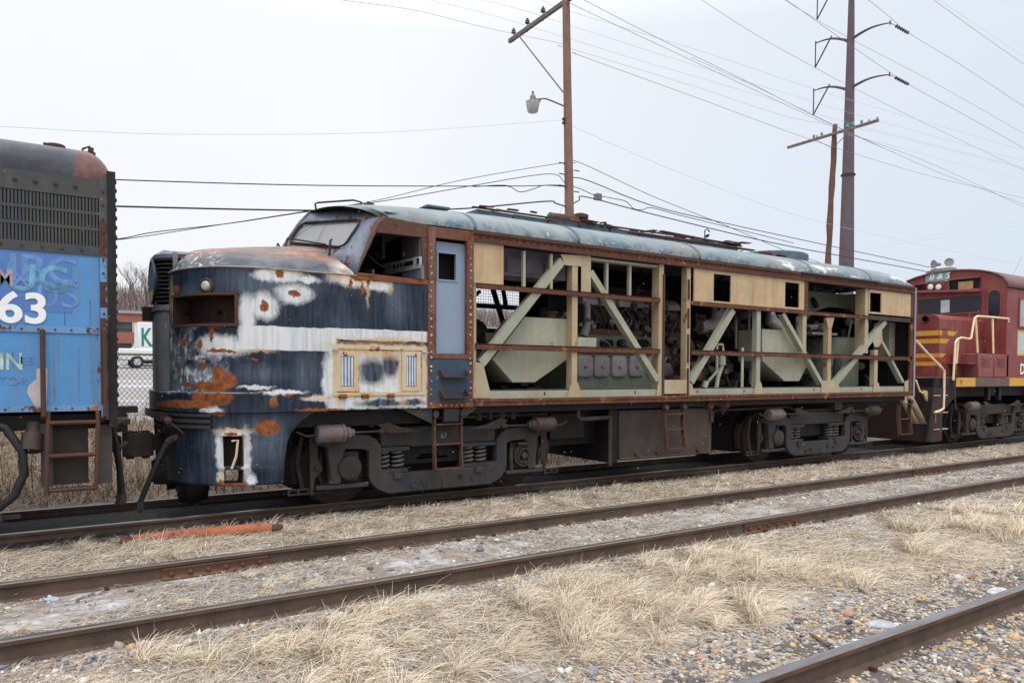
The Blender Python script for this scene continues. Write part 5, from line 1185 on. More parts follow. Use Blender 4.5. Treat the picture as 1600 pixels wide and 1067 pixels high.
def joinm(lst):
    V = []; F_ = []; C = []; o = 0
    for v, f, c in lst: V.append(v); F_.append(f+o); C.append(c); o += len(v)
    return np.concatenate(V), np.concatenate(F_), np.concatenate(C)
def xmax(y): return 2.55*(y+10.44)-4.6
def vis_sample(n, y0, y1, xl=-5.4, dens=None):
    out = []
    while len(out) < n:
        y = rng.uniform(y0, y1, n); x = rng.uniform(xl, 24, n); ok = x < xmax(y)+.5
        dist = np.hypot(x+4.8, y+10.4); ok &= rng.uniform(0, 1, n) < np.clip(9/dist, .25, 1)
        if dens is not None: ok &= rng.uniform(0, 1, n) < dens(x, y)
        out += list(zip(x[ok], y[ok]))
    a = np.array(out[:n]); return a[:,0], a[:,1]
def strawcol(n, base=(.54,.445,.335), dark=(.27,.205,.145), pal=(.68,.60,.48)):
    k = rng.uniform(0, 1, (n, 1)); c = np.array(base)*(.75+.4*rng.uniform(0, 1, (n, 1))); c = np.where(k < .22, np.array(dark)*(.8+.5*rng.uniform(0,1,(n,1))), c); return np.where(k > .80, np.array(pal), c)
def clumps(n, y0, y1, nb, Lr, dens=None, er=(10, 75), w=(.0028, .0048), rad=.05, wind=None, col={}):
    cx_, cy_ = vis_sample(n, y0, y1, dens=dens); sc = rng.uniform(.55, 1.2, n)
    k = rng.integers(int(nb*.5), int(nb*1.3), n); X = np.repeat(cx_, k)+rng.normal(0, rad, k.sum()); Y = np.repeat(cy_, k)+rng.normal(0, rad, k.sum()); S = np.repeat(sc, k); N = len(X)
    dist = np.hypot(X+4.8, Y+10.4)
    cd = np.repeat(rng.uniform(0, 6.28, n), k); hd = cd+rng.normal(0, 1.15, N)
    if wind is not None: hd = np.where(rng.uniform(0,1,N) < .45, wind+rng.normal(0,.5,N), hd)
    L = rng.uniform(Lr[0], Lr[1], N)*S; e0 = np.radians(rng.uniform(er[0], er[1], N)); dr = np.radians(rng.uniform(30, 110, N))
    return blades(X, Y, hd, e0, dr, L, rng.uniform(w[0], w[1], N)*np.clip(dist/7, 1, 2.2), strawcol(N, **col), curl=rng.normal(0, .5, N))
def litter(n, y0, y1, Lr=(.06,.28), dens=None, w=(.0025,.0045), col={}):
    X, Y = vis_sample(n, y0, y1, dens=dens); dist = np.hypot(X+4.8, Y+10.4)
    return blades(X, Y, rng.uniform(0, 6.28, n), np.radians(rng.uniform(0, 16, n)), np.radians(rng.uniform(0, 30, n)), rng.uniform(*Lr, n), rng.uniform(*w, n)*np.clip(dist/7, 1, 2.2), strawcol(n, **col), zoff=.004, curl=rng.normal(0, .6, n))
def dA(x, y): return sm(-.95, -1.5, y)*(.55+.45*np.clip(wob(x*.5, y*.5, 3, 13)*3+.5, 0, 1))
def dB(x, y): return np.clip(wob(x*.45, y*.6, 6, 18)*4+.25, .03, 1)*(sm(-.5, -3., x)*.7+.3)
def dC(x, y): return np.clip(.25+sm(-5.05, -5.6, y)*.9, 0, 1)*(1-sm(-6.55, -7.05, y+.35*wob(x, y, 0, 8)))*np.clip(.55+wob(x*.4, y*.5, 8, 20)*2.2, .12, 1)*np.clip(.4+.6*sm(-4.2, -2.2, x), 0, 1)
def dT(x, y): return dC(x, y)*np.clip(wob(x*.7, y*1.0, 2, 12)*6+.1, 0, 1)
greyc = dict(base=(.46,.40,.33), dark=(.23,.19,.155), pal=(.56,.52,.46))
def dC2(x, y): return (x < 1.5)*np.clip(.2+wob(x*.5, y*.5, 0, 12)*3, .05, 1)
def tussocks(n, y0, y1, dens, k=1.0):
    cx_, cy_ = vis_sample(n, y0, y1, dens=dens); sc = rng.uniform(.55, 1.15, n)*k; m_ = (rng.integers(110, 220, n)*k).astype(int); N = int(m_.sum())
    S = np.repeat(sc, m_); a = rng.uniform(0, 6.28, N); r = .085*np.sqrt(rng.uniform(0, 1, N))*S
    X = np.repeat(cx_, m_)+r*np.cos(a); Y = np.repeat(cy_, m_)+r*np.sin(a); wd = np.repeat(rng.uniform(-.6, 1.2, n), m_); hd = np.where(rng.uniform(0, 1, N) < .4, wd+rng.normal(0, .45, N), a+rng.normal(0, .5, N))
    e0 = np.radians(rng.uniform(10, 62, N)); dr = np.radians(rng.uniform(40, 105, N)); dist = np.hypot(X+4.8, Y+10.4)
    return blades(X, Y, hd, e0, dr, rng.uniform(.13, .34, N)*S, rng.uniform(.0026, .0046, N)*np.clip(dist/7, 1, 2.2), strawcol(N, (.60,.495,.365), (.32,.245,.17), (.74,.655,.52))*np.repeat(rng.uniform(.85, 1.1, (n, 1)), m_, 0), seg=4, curl=rng.normal(0, .4, N))
parts_ = [clumps(520, -3.28, -1.15, 34, (.12, .34), dA, (2, 38)), litter(34000, -3.3, -.98, (.08,.30), dens=dA),
          clumps(230, RY1+.12, RY2-.1, 22, (.06, .2), dB, (2, 30), col=greyc), litter(15000, RY1+.08, RY2-.08, (.04, .16), dB, col=greyc),
          tussocks(175, -7.15, -5.3, dT), tussocks(26, -7.0, -5.15, dC2), tussocks(14, RY1+.3, RY2-.3, dB, .6), tussocks(46, -2.9, -1.5, dA, .7), clumps(240, -7.2, -5.0, 34, (.10, .28), dC, (1, 22), (.0024,.0042), .09), litter(36000, -7.35, -4.98, (.08,.34), dens=dC), litter(7000, -7.2, -4.98, (.03,.14)),
          clumps(40, -7.3, -4.95, 26, (.1,.25), None, (5,60))]
n_ = 380; t_ = rng.uniform(0, 1, n_); _a, _b = onground_pre(212, 845), onground_pre(425, 826); X_ = _a[0]+(_b[0]-_a[0])*t_+rng.normal(0,.02,n_); Y_ = _a[1]+(_b[1]-_a[1])*t_-.06-np.abs(rng.normal(0,.05,n_)); parts_.append(blades(X_, Y_, rng.uniform(.3,2.8,n_), np.radians(rng.uniform(20,70,n_)), np.radians(rng.uniform(50,120,n_)), rng.uniform(.1,.28,n_), rng.uniform(.004,.007,n_), strawcol(n_)))
V, Fb, C = joinm(parts_); gr = np_mesh('dry_grass', V, Fb, strawM, C, smooth=False); tag(gr, 'matted pale dry straw grass lying between the tracks', 'grass', kind='stuff')
# weeds behind the train
def weeds():
    n = 5200; X = rng.uniform(-9, 14, n); Y = rng.uniform(1.7, 6.6, n)
    a = blades(X, Y, rng.uniform(0, 6.28, n), np.radians(rng.uniform(55, 90, n)), np.radians(rng.uniform(0, 35, n)), rng.uniform(.25, .75, n), rng.uniform(.008, .014, n), strawcol(n, (.25,.17,.115), (.10,.07,.05), (.34,.26,.18)))
    n = 30000; X = rng.uniform(-9, 14, n); Y = rng.uniform(1.5, 6.8, n)
    b = blades(X, Y, rng.uniform(0, 6.28, n), np.radians(rng.uniform(5, 70, n)), np.radians(rng.uniform(0, 60, n)), rng.uniform(.1, .35, n), rng.uniform(.008, .016, n), strawcol(n, (.30,.22,.155), (.11,.08,.055), (.42,.34,.25)))
    return joinm([a, b])
V, Fb, C = weeds(); wd = np_mesh('dry_weeds', V, Fb, strawM, C, smooth=False); tag(wd, 'brown dead weeds on the bank behind the train', 'weeds', kind='stuff')
# ---- stones
PH = (1+5**.5)/2
ICO = np.array([(-1,PH,0),(1,PH,0),(-1,-PH,0),(1,-PH,0),(0,-1,PH),(0,1,PH),(0,-1,-PH),(0,1,-PH),(PH,0,-1),(PH,0,1),(-PH,0,-1),(-PH,0,1)])/math.hypot(1, PH)
ICF = np.array([(0,11,5),(0,5,1),(0,1,7),(0,7,10),(0,10,11),(1,5,9),(5,11,4),(11,10,2),(10,7,6),(7,1,8),(3,9,4),(3,4,2),(3,2,6),(3,6,8),(3,8,9),(4,9,5),(2,4,11),(6,2,10),(8,6,7),(9,8,1)])
def stones(X, Y, S, pal, emb=.35):
    n = len(X); V = np.repeat(ICO[None], n, 0)*(1+rng.uniform(-.42, .34, (n, 12, 1))); V = V*np.stack([np.ones(n), rng.uniform(.55, 1, n), rng.uniform(.35, .7, n)], -1)[:, None]
    a = rng.uniform(0, 6.28, n); t = rng.normal(0, .4, n); c, s = np.cos(t)[:,None], np.sin(t)[:,None]; x, z = V[...,0]*c-V[...,2]*s, V[...,0]*s+V[...,2]*c; V[...,0], V[...,2] = x, z
    c, s = np.cos(a)[:,None], np.sin(a)[:,None]; x, y = V[...,0]*c-V[...,1]*s, V[...,0]*s+V[...,1]*c; V[...,0], V[...,1] = x, y
    V = V*S[:,None,None]; V[...,0] += X[:,None]; V[...,1] += Y[:,None]; V[...,2] += (gz(X, Y)+S*(.5-emb))[:,None]
    F_ = (ICF[None]+(np.arange(n)*12)[:,None,None]).reshape(-1, 3); P = np.array(pal); C = P[rng.integers(0, len(P), n)]*(.75+.5*rng.uniform(0,1,(n,1)))
    return V.reshape(-1, 3), F_, np.repeat(C, 12, 0)
warm = [(.44,.29,.15),(.48,.35,.20),(.38,.26,.15),(.46,.42,.36),(.28,.26,.245),(.17,.165,.16),(.40,.36,.29),(.54,.50,.44),(.33,.30,.27),(.44,.36,.26),(.10,.10,.11),(.32,.20,.14),(.24,.23,.22),(.38,.36,.33)]
grey = [(.33,.31,.29),(.20,.20,.21),(.45,.43,.41),(.55,.53,.50),(.38,.28,.20),(.13,.13,.14),(.30,.24,.20)]
def dG(x, y): return np.clip(sm(-6.5, -7.1, y+.45*wob(x*.6, y*.6, 2, 14))*(.75+wob(x*1.5,y*1.5,0,12)), 0, 1)
def dE(x, y): return np.exp(-((y-RY1+.22)/.14)**2)+np.exp(-((y-RY1-.2)/.12)**2)*.7+np.exp(-((y-RY2+.2)/.12)**2)*.8+np.clip(wob(x*.5,y*.7,1,14)*3-.35,0,.5)+.05+.5*((x < -2.6) & (y < -5.0))
def nearbias(n, y0, y1, dens, x0=-5.2, x1=9): 
    out = []
    while len(out) < n:
        y = rng.uniform(y0, y1, n); x = rng.uniform(x0, x1, n); ok = (x < xmax(y)+.4) & (rng.uniform(0,1,n) < dens(x, y)) & (np.abs(y-RY3[1]) > .045) & (np.abs(y-RY1) > .05) & (np.abs(y-RY2) > .05)
        out += list(zip(x[ok], y[ok]))
    a = np.array(out[:n]); return a[:,0], a[:,1]
x, y = nearbias(23000, -9.4, -6.1, dG, -4.5, 7); s1 = stones(x, y, rng.gamma(1.6, .0050, len(x))+.0045, warm)
x, y = nearbias(9000, -6.6, -3.3, dE, -5.2, 12); s2 = stones(x, y, rng.gamma(4, .0028, len(x))+.004, grey+grey+warm[:3])
x, y = nearbias(2200, -7.2, -1.1, lambda x, y: .5+0*x, -5.2, 16); s3 = stones(x, y, rng.gamma(5, .004, len(x))+.004, grey)
V, Fb, C = joinm([s1, s2, s3]); sg = np_mesh('gravel', V, Fb, attrmat('stone', .85), C, smooth=False); tag(sg, 'loose tan and grey ballast stones along the rails', 'gravel', kind='stuff')
# ---- single items on the ground
def onground(u, v, dz=0.): 
    z = -.06
    for _ in range(6): x, y = atz(u, v, z); z = float(gz(np.array(x), np.array(y)))+dz
    return Vector((x, y, z))
a = onground(212, 845, .02); b = onground(425, 826, .045)
pr = empty('rusty_pipe', tuple(a), 'orange rusted steel pipe lying in the straw beside the train', 'pipe')
mb = MB(); mb.tube([a, a.lerp(b, .3)+Vector((0,.01,.012)), a.lerp(b, .7)+Vector((0,.0,.014)), b], .07, 14); mb.build('pipe_barrel', weathered('orange_rust', (.42,.15,.07), (.26,.09,.05), rust=.34, streak=.2, rough=.9, dirt=.6, sc=1.6, chip=(.45,.28,.14)), pr)
d = (b-a).normalized(); mb = MB(); mb.lathe([(.075,0),(.075,.07),(.06,.07),(.06,.14)], a-d*.14, d, 12); mb.build('flange', M['rust'], pr)
mb = MB(); mb.lathe([(.056,0),(.05,.10),(.03,.13)], b, d, 12); mb.build('pipe_tip', M['rust'], pr)
def rock(u, v, s, colr, lab, flat=.5, name='rock'):
    p = onground(u, v, s*flat*.3); r1 = random.Random(int(u)); bm = bmesh.new(); bmesh.ops.create_icosphere(bm, subdivisions=2, radius=s)
    for w in bm.verts: w.co = Vector((w.co.x*1.3, w.co.y*.85, w.co.z*flat))*(1+r1.uniform(-.14, .14))
    me = bpy.data.meshes.new(name); bm.to_mesh(me); bm.free(); me.materials.append(plain('rock_'+str(int(u)), colr, .8, var=.3, bump=.4, sc=20)); o = bpy.data.objects.new(name, me); COL.objects.link(o); o.location = p; o.rotation_euler.z = r1.uniform(0, 3); tag(o, lab, 'rock')
rock(1378, 976, .085, (.34,.36,.39), 'flat blue grey stone slab lying by the nearest rail', .28)
rock(1562, 925, .12, (.42,.42,.42), 'long pale slab at the right edge beyond the nearest rail', .2)
rock(1138, 937, .035, (.07,.075,.085), 'small black cinder lump in the straw right of centre', .8)
rock(1325, 958, .05, (.38,.20,.16), 'reddish broken stone in the straw near the lower right rail', .6)
rock(81, 936, .05, (.30,.36,.42), 'blue grey stone between the middle rails at the left edge', .5)
rock(260, 1030, .03, (.66,.66,.66), 'white pebble in the straw at the lower left', .6)
rock(607, 958, .04, (.50,.36,.16), 'yellow brown stone beside the broken board', .7)
rock(925, 1048, .045, (.22,.24,.28), 'dark bluish stone in the straw at the bottom middle', .6)
rock(1248, 970, .045, (.10,.10,.11), 'dark grey stone among the tan gravel left of the slab', .6)
def board(u0, v0, u1, v1, w, t, lab, name='broken_board', mat=None, cat='board'):
    p, q = onground(u0, v0, .015), onground(u1, v1, .025); o = MB().rbox(p, q, w, t).build(name, mat or tieM, bevel=.004); tag(o, lab, cat)
board(528, 948, 572, 966, .07, .025, 'short broken grey board lying in front of the middle track')
board(1090, 783, 1130, 788, .12, .05, 'weathered timber block in the straw between train and middle track', 'timber_block')
board(1268, 990, 1295, 1008, .03, .012, 'dark stick lying on the tan gravel', 'stick', cat='stick')
board(1205, 814, 1250, 816, .05, .04, 'rusty splice bar dropped beside the rail joint', 'splice_bar', M['rust'], 'rail bar')

# ================================================================== BLUE LOCOMOTIVE (left)
BX = -4.15
M['blue'] = weathered('faded_sky_blue_paint', (.09,.275,.56), (.075,.245,.50), rust=.06, streak=.55, scol=(.16,.17,.18), rough=.45, dirt=.10, sc=.8)
M['bluedark'] = weathered('old_darker_blue', (.08,.17,.43), (.085,.20,.46), rust=0, streak=.15, scol=(.1,.2,.4), rough=.5, dirt=.1)
M['blueedge'] = weathered('blue_flaking_edge', (.16,.30,.50), (.13,.25,.45), rust=.52, streak=.3, rough=.7, rsc=8)
bl_ = empty('blue_locomotive', (-9, 0, 0), 'blue and black locomotive end with white 63 at the left edge', 'locomotive')
BW = 1.53; XL = -16.0
zr = 3.64; zg0 = 3.03; zm = at(80, 513)[1]; zb0 = 1.40; xg = at(155, 350)[0]
mb = MB(); mb.box(XL, BX-.13, -BW, -BW+.05, zm, zg0); mb.box(XL, BX-.13, -BW, -BW+.05, zb0, zm-.0); sp = mb.build('side_panel', M['blue'], bl_)
mb = MB(); mb.box(XL, BX-.13, -BW-.014, -BW, zm-.045, zm+.02); mb.box(XL, BX-.13, -BW-.010, -BW, zb0-.02, zb0+.04); mb.box(BX-.165, BX-.13, -BW-.008, -BW, zb0+.04, zm-.045); o = mb.build('seam_strip', M['blueedge'], sp)
mb = MB(); x = XL+10
while x < BX-.2: mb.lathe([(.012,0),(.01,.008)], (x, -BW-.014, zm-.012), (0,-1,0), 6); mb.lathe([(.012,0),(.01,.008)], (x, -BW-.010, zb0+.01), (0,-1,0), 6); x += .145
mb.build('rivet', M['truckbrown'], o)
MB().box(at(0,395)[0]-2, at(112,395)[0], -BW-.003, -BW, at(60,487)[1], zg0).build('repainted_patch', M['bluedark'], sp)
mb = MB(); g = pp([(57,576),(74,575),(74,600),(72,634),(66,637),(54,634),(42,613),(45,602),(57,592)]); mb.prism(g, -BW-.003, -BW).build('bare_patch', plain('bare_greyish_filler', (.45,.41,.40), .7, var=.1), sp)
r1 = random.Random(12); mb = MB()
for u, v0, v1, w in ((85,520,635,.5),(91,520,590,1.3),(123,540,625,.6),(142,520,600,.5),(146,525,630,.5),(26,395,425,1),(101,470,508,.6),(141,468,508,.5),(73,450,482,.5),(20,550,575,.5)):
    x0, z1 = at(u-w, v0); x1, z0 = at(u+w, v1); mb.add([(x0,-BW-.0035,z1),(x1,-BW-.0035,z1),(x1-.004,-BW-.0035,z0),(x0+.004,-BW-.0035,z0)], [(0,3,2,1)])
mb.build('rust_streaks', plain('streak_brown', (.22,.19,.13), .7, var=.35, sc=14), sp, recalc=False)
def btext(body, u, v, hpx, mat, bold=0., sx=1., y=-BW-.006, shear=0.):
    x, z = at(u, v); h = at(u, v-hpx)[1]-z; return text('lettering', body, x, y, z, h, mat, bl_, bold=bold, sx=sx, shear=shear)
ghost = plain('ghost_lettering', (.135,.25,.52), .6, var=.25, sc=12); green_ = plain('green_ghost_lettering', (.12,.30,.44), .6, var=.5, sc=7); orange_ = plain('orange_remnant', (.34,.24,.26), .6, var=.6, sc=10); teal = plain('teal_cream_remnant', (.35,.45,.40), .6, var=.5, sc=9)
btext('63', -6, 502, 47, M['white'], .022, 1.03, -BW-.010); btext('63', -5, 502.3, 47, M['white'], .022, 1.03, -BW-.0088)
btext('IBC', 11, 437, 42, ghost, .02, 1.05, -BW-.005); btext('UG', 8, 452, 42, green_, .02, 1.0, -BW-.0065); btext('M', -6, 445, 26, orange_, .015, .8, -BW-.008); btext('X', 20, 445, 22, ghost, .02, .9, -BW-.009)
btext('0S', 56, 478, 40, ghost, -.005, 1.1, -BW-.0045)
btext('A-18', -4, 504, 15, ghost, .01, 1.0, -BW-.0065); btext('a', 45, 504, 11, M['white'], .02, 1.0, -BW-.007)
btext('IN', -2, 577, 26, teal, .02, .85); btext('ES', 31, 569, 12, ghost, 0, 1.1); btext('TOR', -3, 601, 13, ghost, 0, 1.05)
# louvre grille
zl0 = at(100, 386)[1]; zl1 = at(100, 303)[1]
z_a, z_b = at(0, 387)[1], at(0, 291)[1]
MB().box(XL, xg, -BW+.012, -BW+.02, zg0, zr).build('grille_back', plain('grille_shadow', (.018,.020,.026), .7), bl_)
gmb = MB(); gmb.box(XL, BX-.13, -BW-.012, -BW+.02, zg0, zg0+.10); gmb.box(XL, BX-.13, -BW-.012, -BW+.02, zr, zr+.20)
gf = gmb.build('grille_frame', M['grille_blue'], bl_)
mb = MB(); x = -7.6; H = zr-zg0-.10; k = 0
levels = [zg0+.10+H*f for f in (.0, .33, .345, .665, .68, 1.0)]
while x < xg:
    for a in range(3): mb.box(x, x+.019, -BW-.006, -BW+.03, levels[2*a], levels[2*a+1]-.004)
    x += .031; k += 1
mb.build('louvres', M['grille_blue'], gf)
mb = MB(); 
for f in (.325, .655): mb.box(XL, xg, -BW-.009, -BW+.0, zg0+.1+H*f, zg0+.1+H*f+.03)
mb.build('louvre_bands', M['grille_blue'], gf)
mb = MB(); x = -8
while x < BX-.2:
    mb.lathe([(.022,0),(.016,.02)], (x, -BW-.012, zr+.10), (0,-1,0), 6); mb.lathe([(.014,0),(.012,.012)], (x+.05, -BW-.012, zg0+.05), (0,-1,0), 6); x += .175
mb.build('bolt', M['truckbrown'], gf)
mb = MB(); mb.box(BX-.135, BX-.13+.07, -BW-.02, -BW+.06, 1.28, zr+.22); mb.box(BX-.065, BX-.0, -BW-.03, -BW+.1, 1.28, zr+.24)
cp_ = mb.build('corner_post', weathered('grey_corner_post', (.10,.105,.115), (.06,.065,.075), rust=.35, streak=.4, rsc=5), bl_)
MB().box(BX-.132, BX-.068, -BW-.0225, -BW-.02, 1.30, zg0-.02).build('painted_strip', M['blueedge'], cp_)
MB().box(BX-.06, BX+.02, -BW-.045, -BW+.2, 1.2, zr+.30).build('end_flange', M['oily'], cp_)
mb = MB(); r1 = random.Random(2)
for i in range(17): z = 1.4+i*.145; mb.lathe([(.014,0),(.012,.012)], (BX-.10, -BW-.02, z), (0,-1,0), 6)
for i in range(26): z = 1.35+i*.10; mb.ball((BX+.02, -BW+.02+r1.uniform(-.03,.03), z), (.02, .03, .03), 6)
mb.build('bolt', M['rust'], cp_)
for i, (v0, v1) in enumerate(((441, 481), (497, 520), (520, 632), (345, 400))):
    z1, z0 = at(161, v0)[1], at(161, v1)[1]; n = 7; p_ = [(BX-.133, z0)]+[(BX-.133+.06*(1+.25*math.sin(i*3+k*2.1)), z0+(z1-z0)*k/n) for k in range(n+1)]+[(BX-.133, z1)]
    MB().prism(p_, -BW-.024, -BW-.0203).build('flaked_rust', M['rust'], cp_)
# roof
def bro(x, k=1.0, z0=zr+.2): 
    return [(x, -1.50*np.sign(math.cos(p_))*abs(math.cos(p_))**.6, z0+.46*k*abs(math.sin(p_))**.65) for p_ in phis]
rws = [bro(x) for x in (XL, -12, -9, -7, -6, -5.4, -5.0, -4.6)]+[bro(-4.47+.32*k, math.sqrt(max(.02, 1-k**3)), zr+.2) for k in (.2,.4,.55,.7,.82,.92,1.0)]
Br = NB('blue_loco_roof_paint'); sx_ = Br.n('ShaderNodeSeparateXYZ'); Br.t.links.new(Br.tc.outputs['Object'], sx_.inputs[0])
c = Br.mix(Br.step(Br.noise(3, 7), .4, .65), (.035,.038,.052), (.08,.085,.10)); c = Br.mix(Br.math('MULTIPLY', Br.step(Br.noise(1, 5, .6, Br.coord((7, 2, .6))), .55, .7), .5), c, (.10,.15,.17))
rd = Br.step(Br.math('ADD', sx_.outputs[0], Br.math('MULTIPLY', Br.noise(6, 8), .22)), -4.42, -4.36); c = Br.mix(rd, c, Br.mix(Br.step(Br.noise(7, 8), .4, .6), (.11,.045,.04), (.16,.085,.075))); Br.col(c); Br.rough(.5); Br.bump(Br.noise(30), .2, .004)
MB().grid(rws).build('roof', Br.m, bl_, recalc=False)
mb = MB(); 
def rz(u, v, Y=-.6): return at3(u, v, Y)
a = Vector(rz(-10, 222)); b = Vector(rz(149, 243)); mb.rbox(a, b, .12, .035); mb.rbox(a+Vector((0,-.1,-.03)), b+Vector((-.3,-.1,-.03)), .03, .03); mb.build('roof_walkway', M['truckbrown'], bl_)
a = Vector(rz(87, 235)); mb = MB(); mb.lathe([(.10,-.08),(.10,.05),(.09,.06)], a, (0,0,1), 14); mb.box(a.x-.12,a.x+.02,a.y-.08,a.y+.08,a.z-.07,a.z+.05); mb.build('roof_casting', M['rust'], bl_)
mb = MB(); mb.tube([rz(129, 240), rz(129, 233), rz(140, 229), rz(141, 240)], .014, 6); a = Vector(rz(142, 238)); mb.cyl(a, a+Vector((0,0,.05)), .03, 8); mb.build('lifting_eye', M['rust'], bl_)
mb = MB(); mb.box(XL, BX-.02, -1.40, 1.45, 1.18, 1.34); mb.box(XL, -5.4, -1.3, 1.3, .95, 1.18); mb.box(BX-.02, BX+.0, -1.4, 1.5, 1.2, 3.8); mb.box(XL, BX, 1.45, 1.5, 1.3, 3.8); mb.box(XL, BX-.3, -1.4, 1.4, 3.55, 3.8); mb.build('underframe', M['oily'], bl_)
# steps, handrail
mb = MB(); 
p0, p1 = at(75, 651, -1.56), at(153, 651, -1.56); q0, q1 = at(72, 770, -1.56), at(150, 762, -1.56)
for (pa, pb) in ((p0, q0), (p1, q1)): mb.tube([(pa[0], -1.45, pa[1]+.08), (pa[0], -1.56, pa[1]+.03), (pa[0], -1.57, pa[1]-.05), (pb[0], -1.57, pb[1])], .022, 8)
for v in (661, 713, 767): x0, z0 = at(76, v, -1.57); x1 = at(152, v, -1.57)[0]; mb.tube([(x0, -1.57, z0), (x1, -1.57, z0)], .022, 8); mb.box(x0, x1, -1.55, -1.35, z0-.015, z0)
mb.build('side_steps', M['rust'], bl_)
mb = MB(); x0, _ = at(74, 700, -1.45); x1 = at(172, 700, -1.45)[0]; mb.box(x0-.06, x0+.05, -1.45, -1.40, .58, 1.25); mb.box(x0+.05, x1-.2, -1.32, -1.28, .58, 1.2); mb.box(x1-.12, x1+.02, -1.46, -1.3, .58, 1.22); mb.build('step_well', weathered('step_well_steel', (.075,.065,.06), (.05,.045,.043), rust=.2), bl_)
mb = MB(); x0, z0 = at(68, 650, -1.6); z1 = at(68, 516, -1.6)[1]; mb.tube([(x0,-1.53,z1), (x0,-1.6,z1), (x0,-1.6,z0), (x0,-1.5,z0-.03)], .024, 8); x0, z0 = at(165, 650, -1.6); z1 = at(162, 512, -1.6)[1]; mb.tube([(x0,-1.53,z1), (x0,-1.6,z1-.03), (x0,-1.6,z0), (x0-.03,-1.5,z0-.05)], .022, 8); mb.build('handrail', M['rust'], bl_)
mb = MB(); a = Vector(at3(52, 700, -1.4)); mb.lathe([(.10,0),(.10,.18),(.07,.2),(.07,.3)], a+Vector((-.02,-.08,-.02)), (.1,.3,1), 14); mb.lathe([(.08,-.04),(.11,0)], a, (0,-.2,1), 12); mb.build('sander_pipe', M['truckbrown'], bl_)
mb = MB(); mb.tube([at3(-20, 660, -1.45), at3(8, 668, -1.5), at3(35, 705, -1.5), at3(38, 740, -1.5), at3(22, 775, -1.5), at3(-8, 798, -1.45)], .042, 10); mb.build('cable_hose', M['rubber'], bl_)
mb = MB(); x1, z = at(32, 806, -1.15); mb.box(x1-1.0, x1-.2, -1.2, -1.1, z-.05, z+.02); mb.box(x1-.25, x1, -1.17, -1.13, z-.02, z+.02); mb.lathe([(.06,0),(.05,.05)], (x1-.2,-1.2,z), (0,-1,0), 10); mb.build('brake_bar', M['truckbrown'], bl_)
MB().box(XL, -5.3, -1.0, 1.0, .5, 1.0).build('truck_body', M['oily'], bl_)
for xw in (-6.1, -9.0):
    for sg_ in (-1, 1):
        mb = MB(); mb.lathe([(.40,-.045),(.40,.0),(.505,.02),(.505,.09),(.53,.10),(.53,.125),(.40,.13)], (xw, sg_*.82, .507), (0,-sg_,0), 36); mb.build('wheel', M['wheel'], bl_)
coupler(-4.15, -3.98, bl_, 1)
mb = MB(); mb.box(-4.15, -3.93, -.35, .35, 1.05, 1.28); mb.prismz([(-4.1,-.9),(-3.95,-.9),(-3.90,.9),(-4.1,.9)], 1.18, 1.24); mb.box(-4.02,-3.8,-.2,.1,1.28,1.36); mb.build('end_platform', M['truckbrown'], bl_)
for k, (u, v, dz, dx) in enumerate(((176, 665, .80, .10), (183, 700, .55, .02), (172, 672, .75, .12))):
    p = Vector(at3(u, v, -1.1+k*.1)); hang_hose(p.x, p.y, p.z, dx, bl_, .026, dz)
# ================================================================== RED LOCOMOTIVE (right)
rl_ = empty('red_locomotive', (20, 0, 0), 'maroon locomotive with yellow stripes and cream handrails at the right edge', 'locomotive')
M['maroon'] = weathered('maroon_paint', (.19,.026,.026), (.22,.062,.056), rust=.06, streak=.8, scol=(.23,.11,.10), rough=.45, dirt=.25, sc=.7)
M['maroonf'] = weathered('faded_maroon', (.25,.075,.07), (.20,.05,.05), rust=.03, streak=.5, scol=(.26,.15,.13), rough=.55, dirt=.2)
M['redstripe'] = plain('orange_red_stripe', (.34,.05,.03), .5)
M['yellow'] = weathered('yellow_paint', (.62,.33,.035), (.52,.27,.05), rust=.02, streak=.3, scol=(.45,.25,.1), rough=.5, dirt=.1)
M['cream'] = plain('cream_handrail', (.78,.60,.38), .5, var=.12)
M['redroof'] = weathered('brown_cab_roof', (.17,.09,.085), (.20,.12,.11), rust=.1, streak=.3, rough=.6)
M['rglass'] = plain('dark_cab_glass', (.02,.022,.03), .12, var=.3, bump=0)
FXx = 13.55; CXx = 16.62; HN = .93
xs_cf = at(1467, 540, -HN)[0]; xcf = at(1575, 500, -1.5)[0]
zt_h = at(1500, 494.5, -HN)[1]; zbot = 1.745
nf_ = xs_cf
mb = MB(); mb.box(nf_, CXx+.05, -HN, HN, zbot, zt_h-.10); 
prof = [(-HN, zt_h-.10), (-HN+.06, zt_h-.02), (-HN+.2, zt_h+.03), (0, zt_h+.06), (HN-.2, zt_h+.03), (HN-.06, zt_h-.02), (HN, zt_h-.10)]
mb.prismx(prof, nf_, CXx+.05); hood = mb.build('short_hood', M['maroon'], rl_)
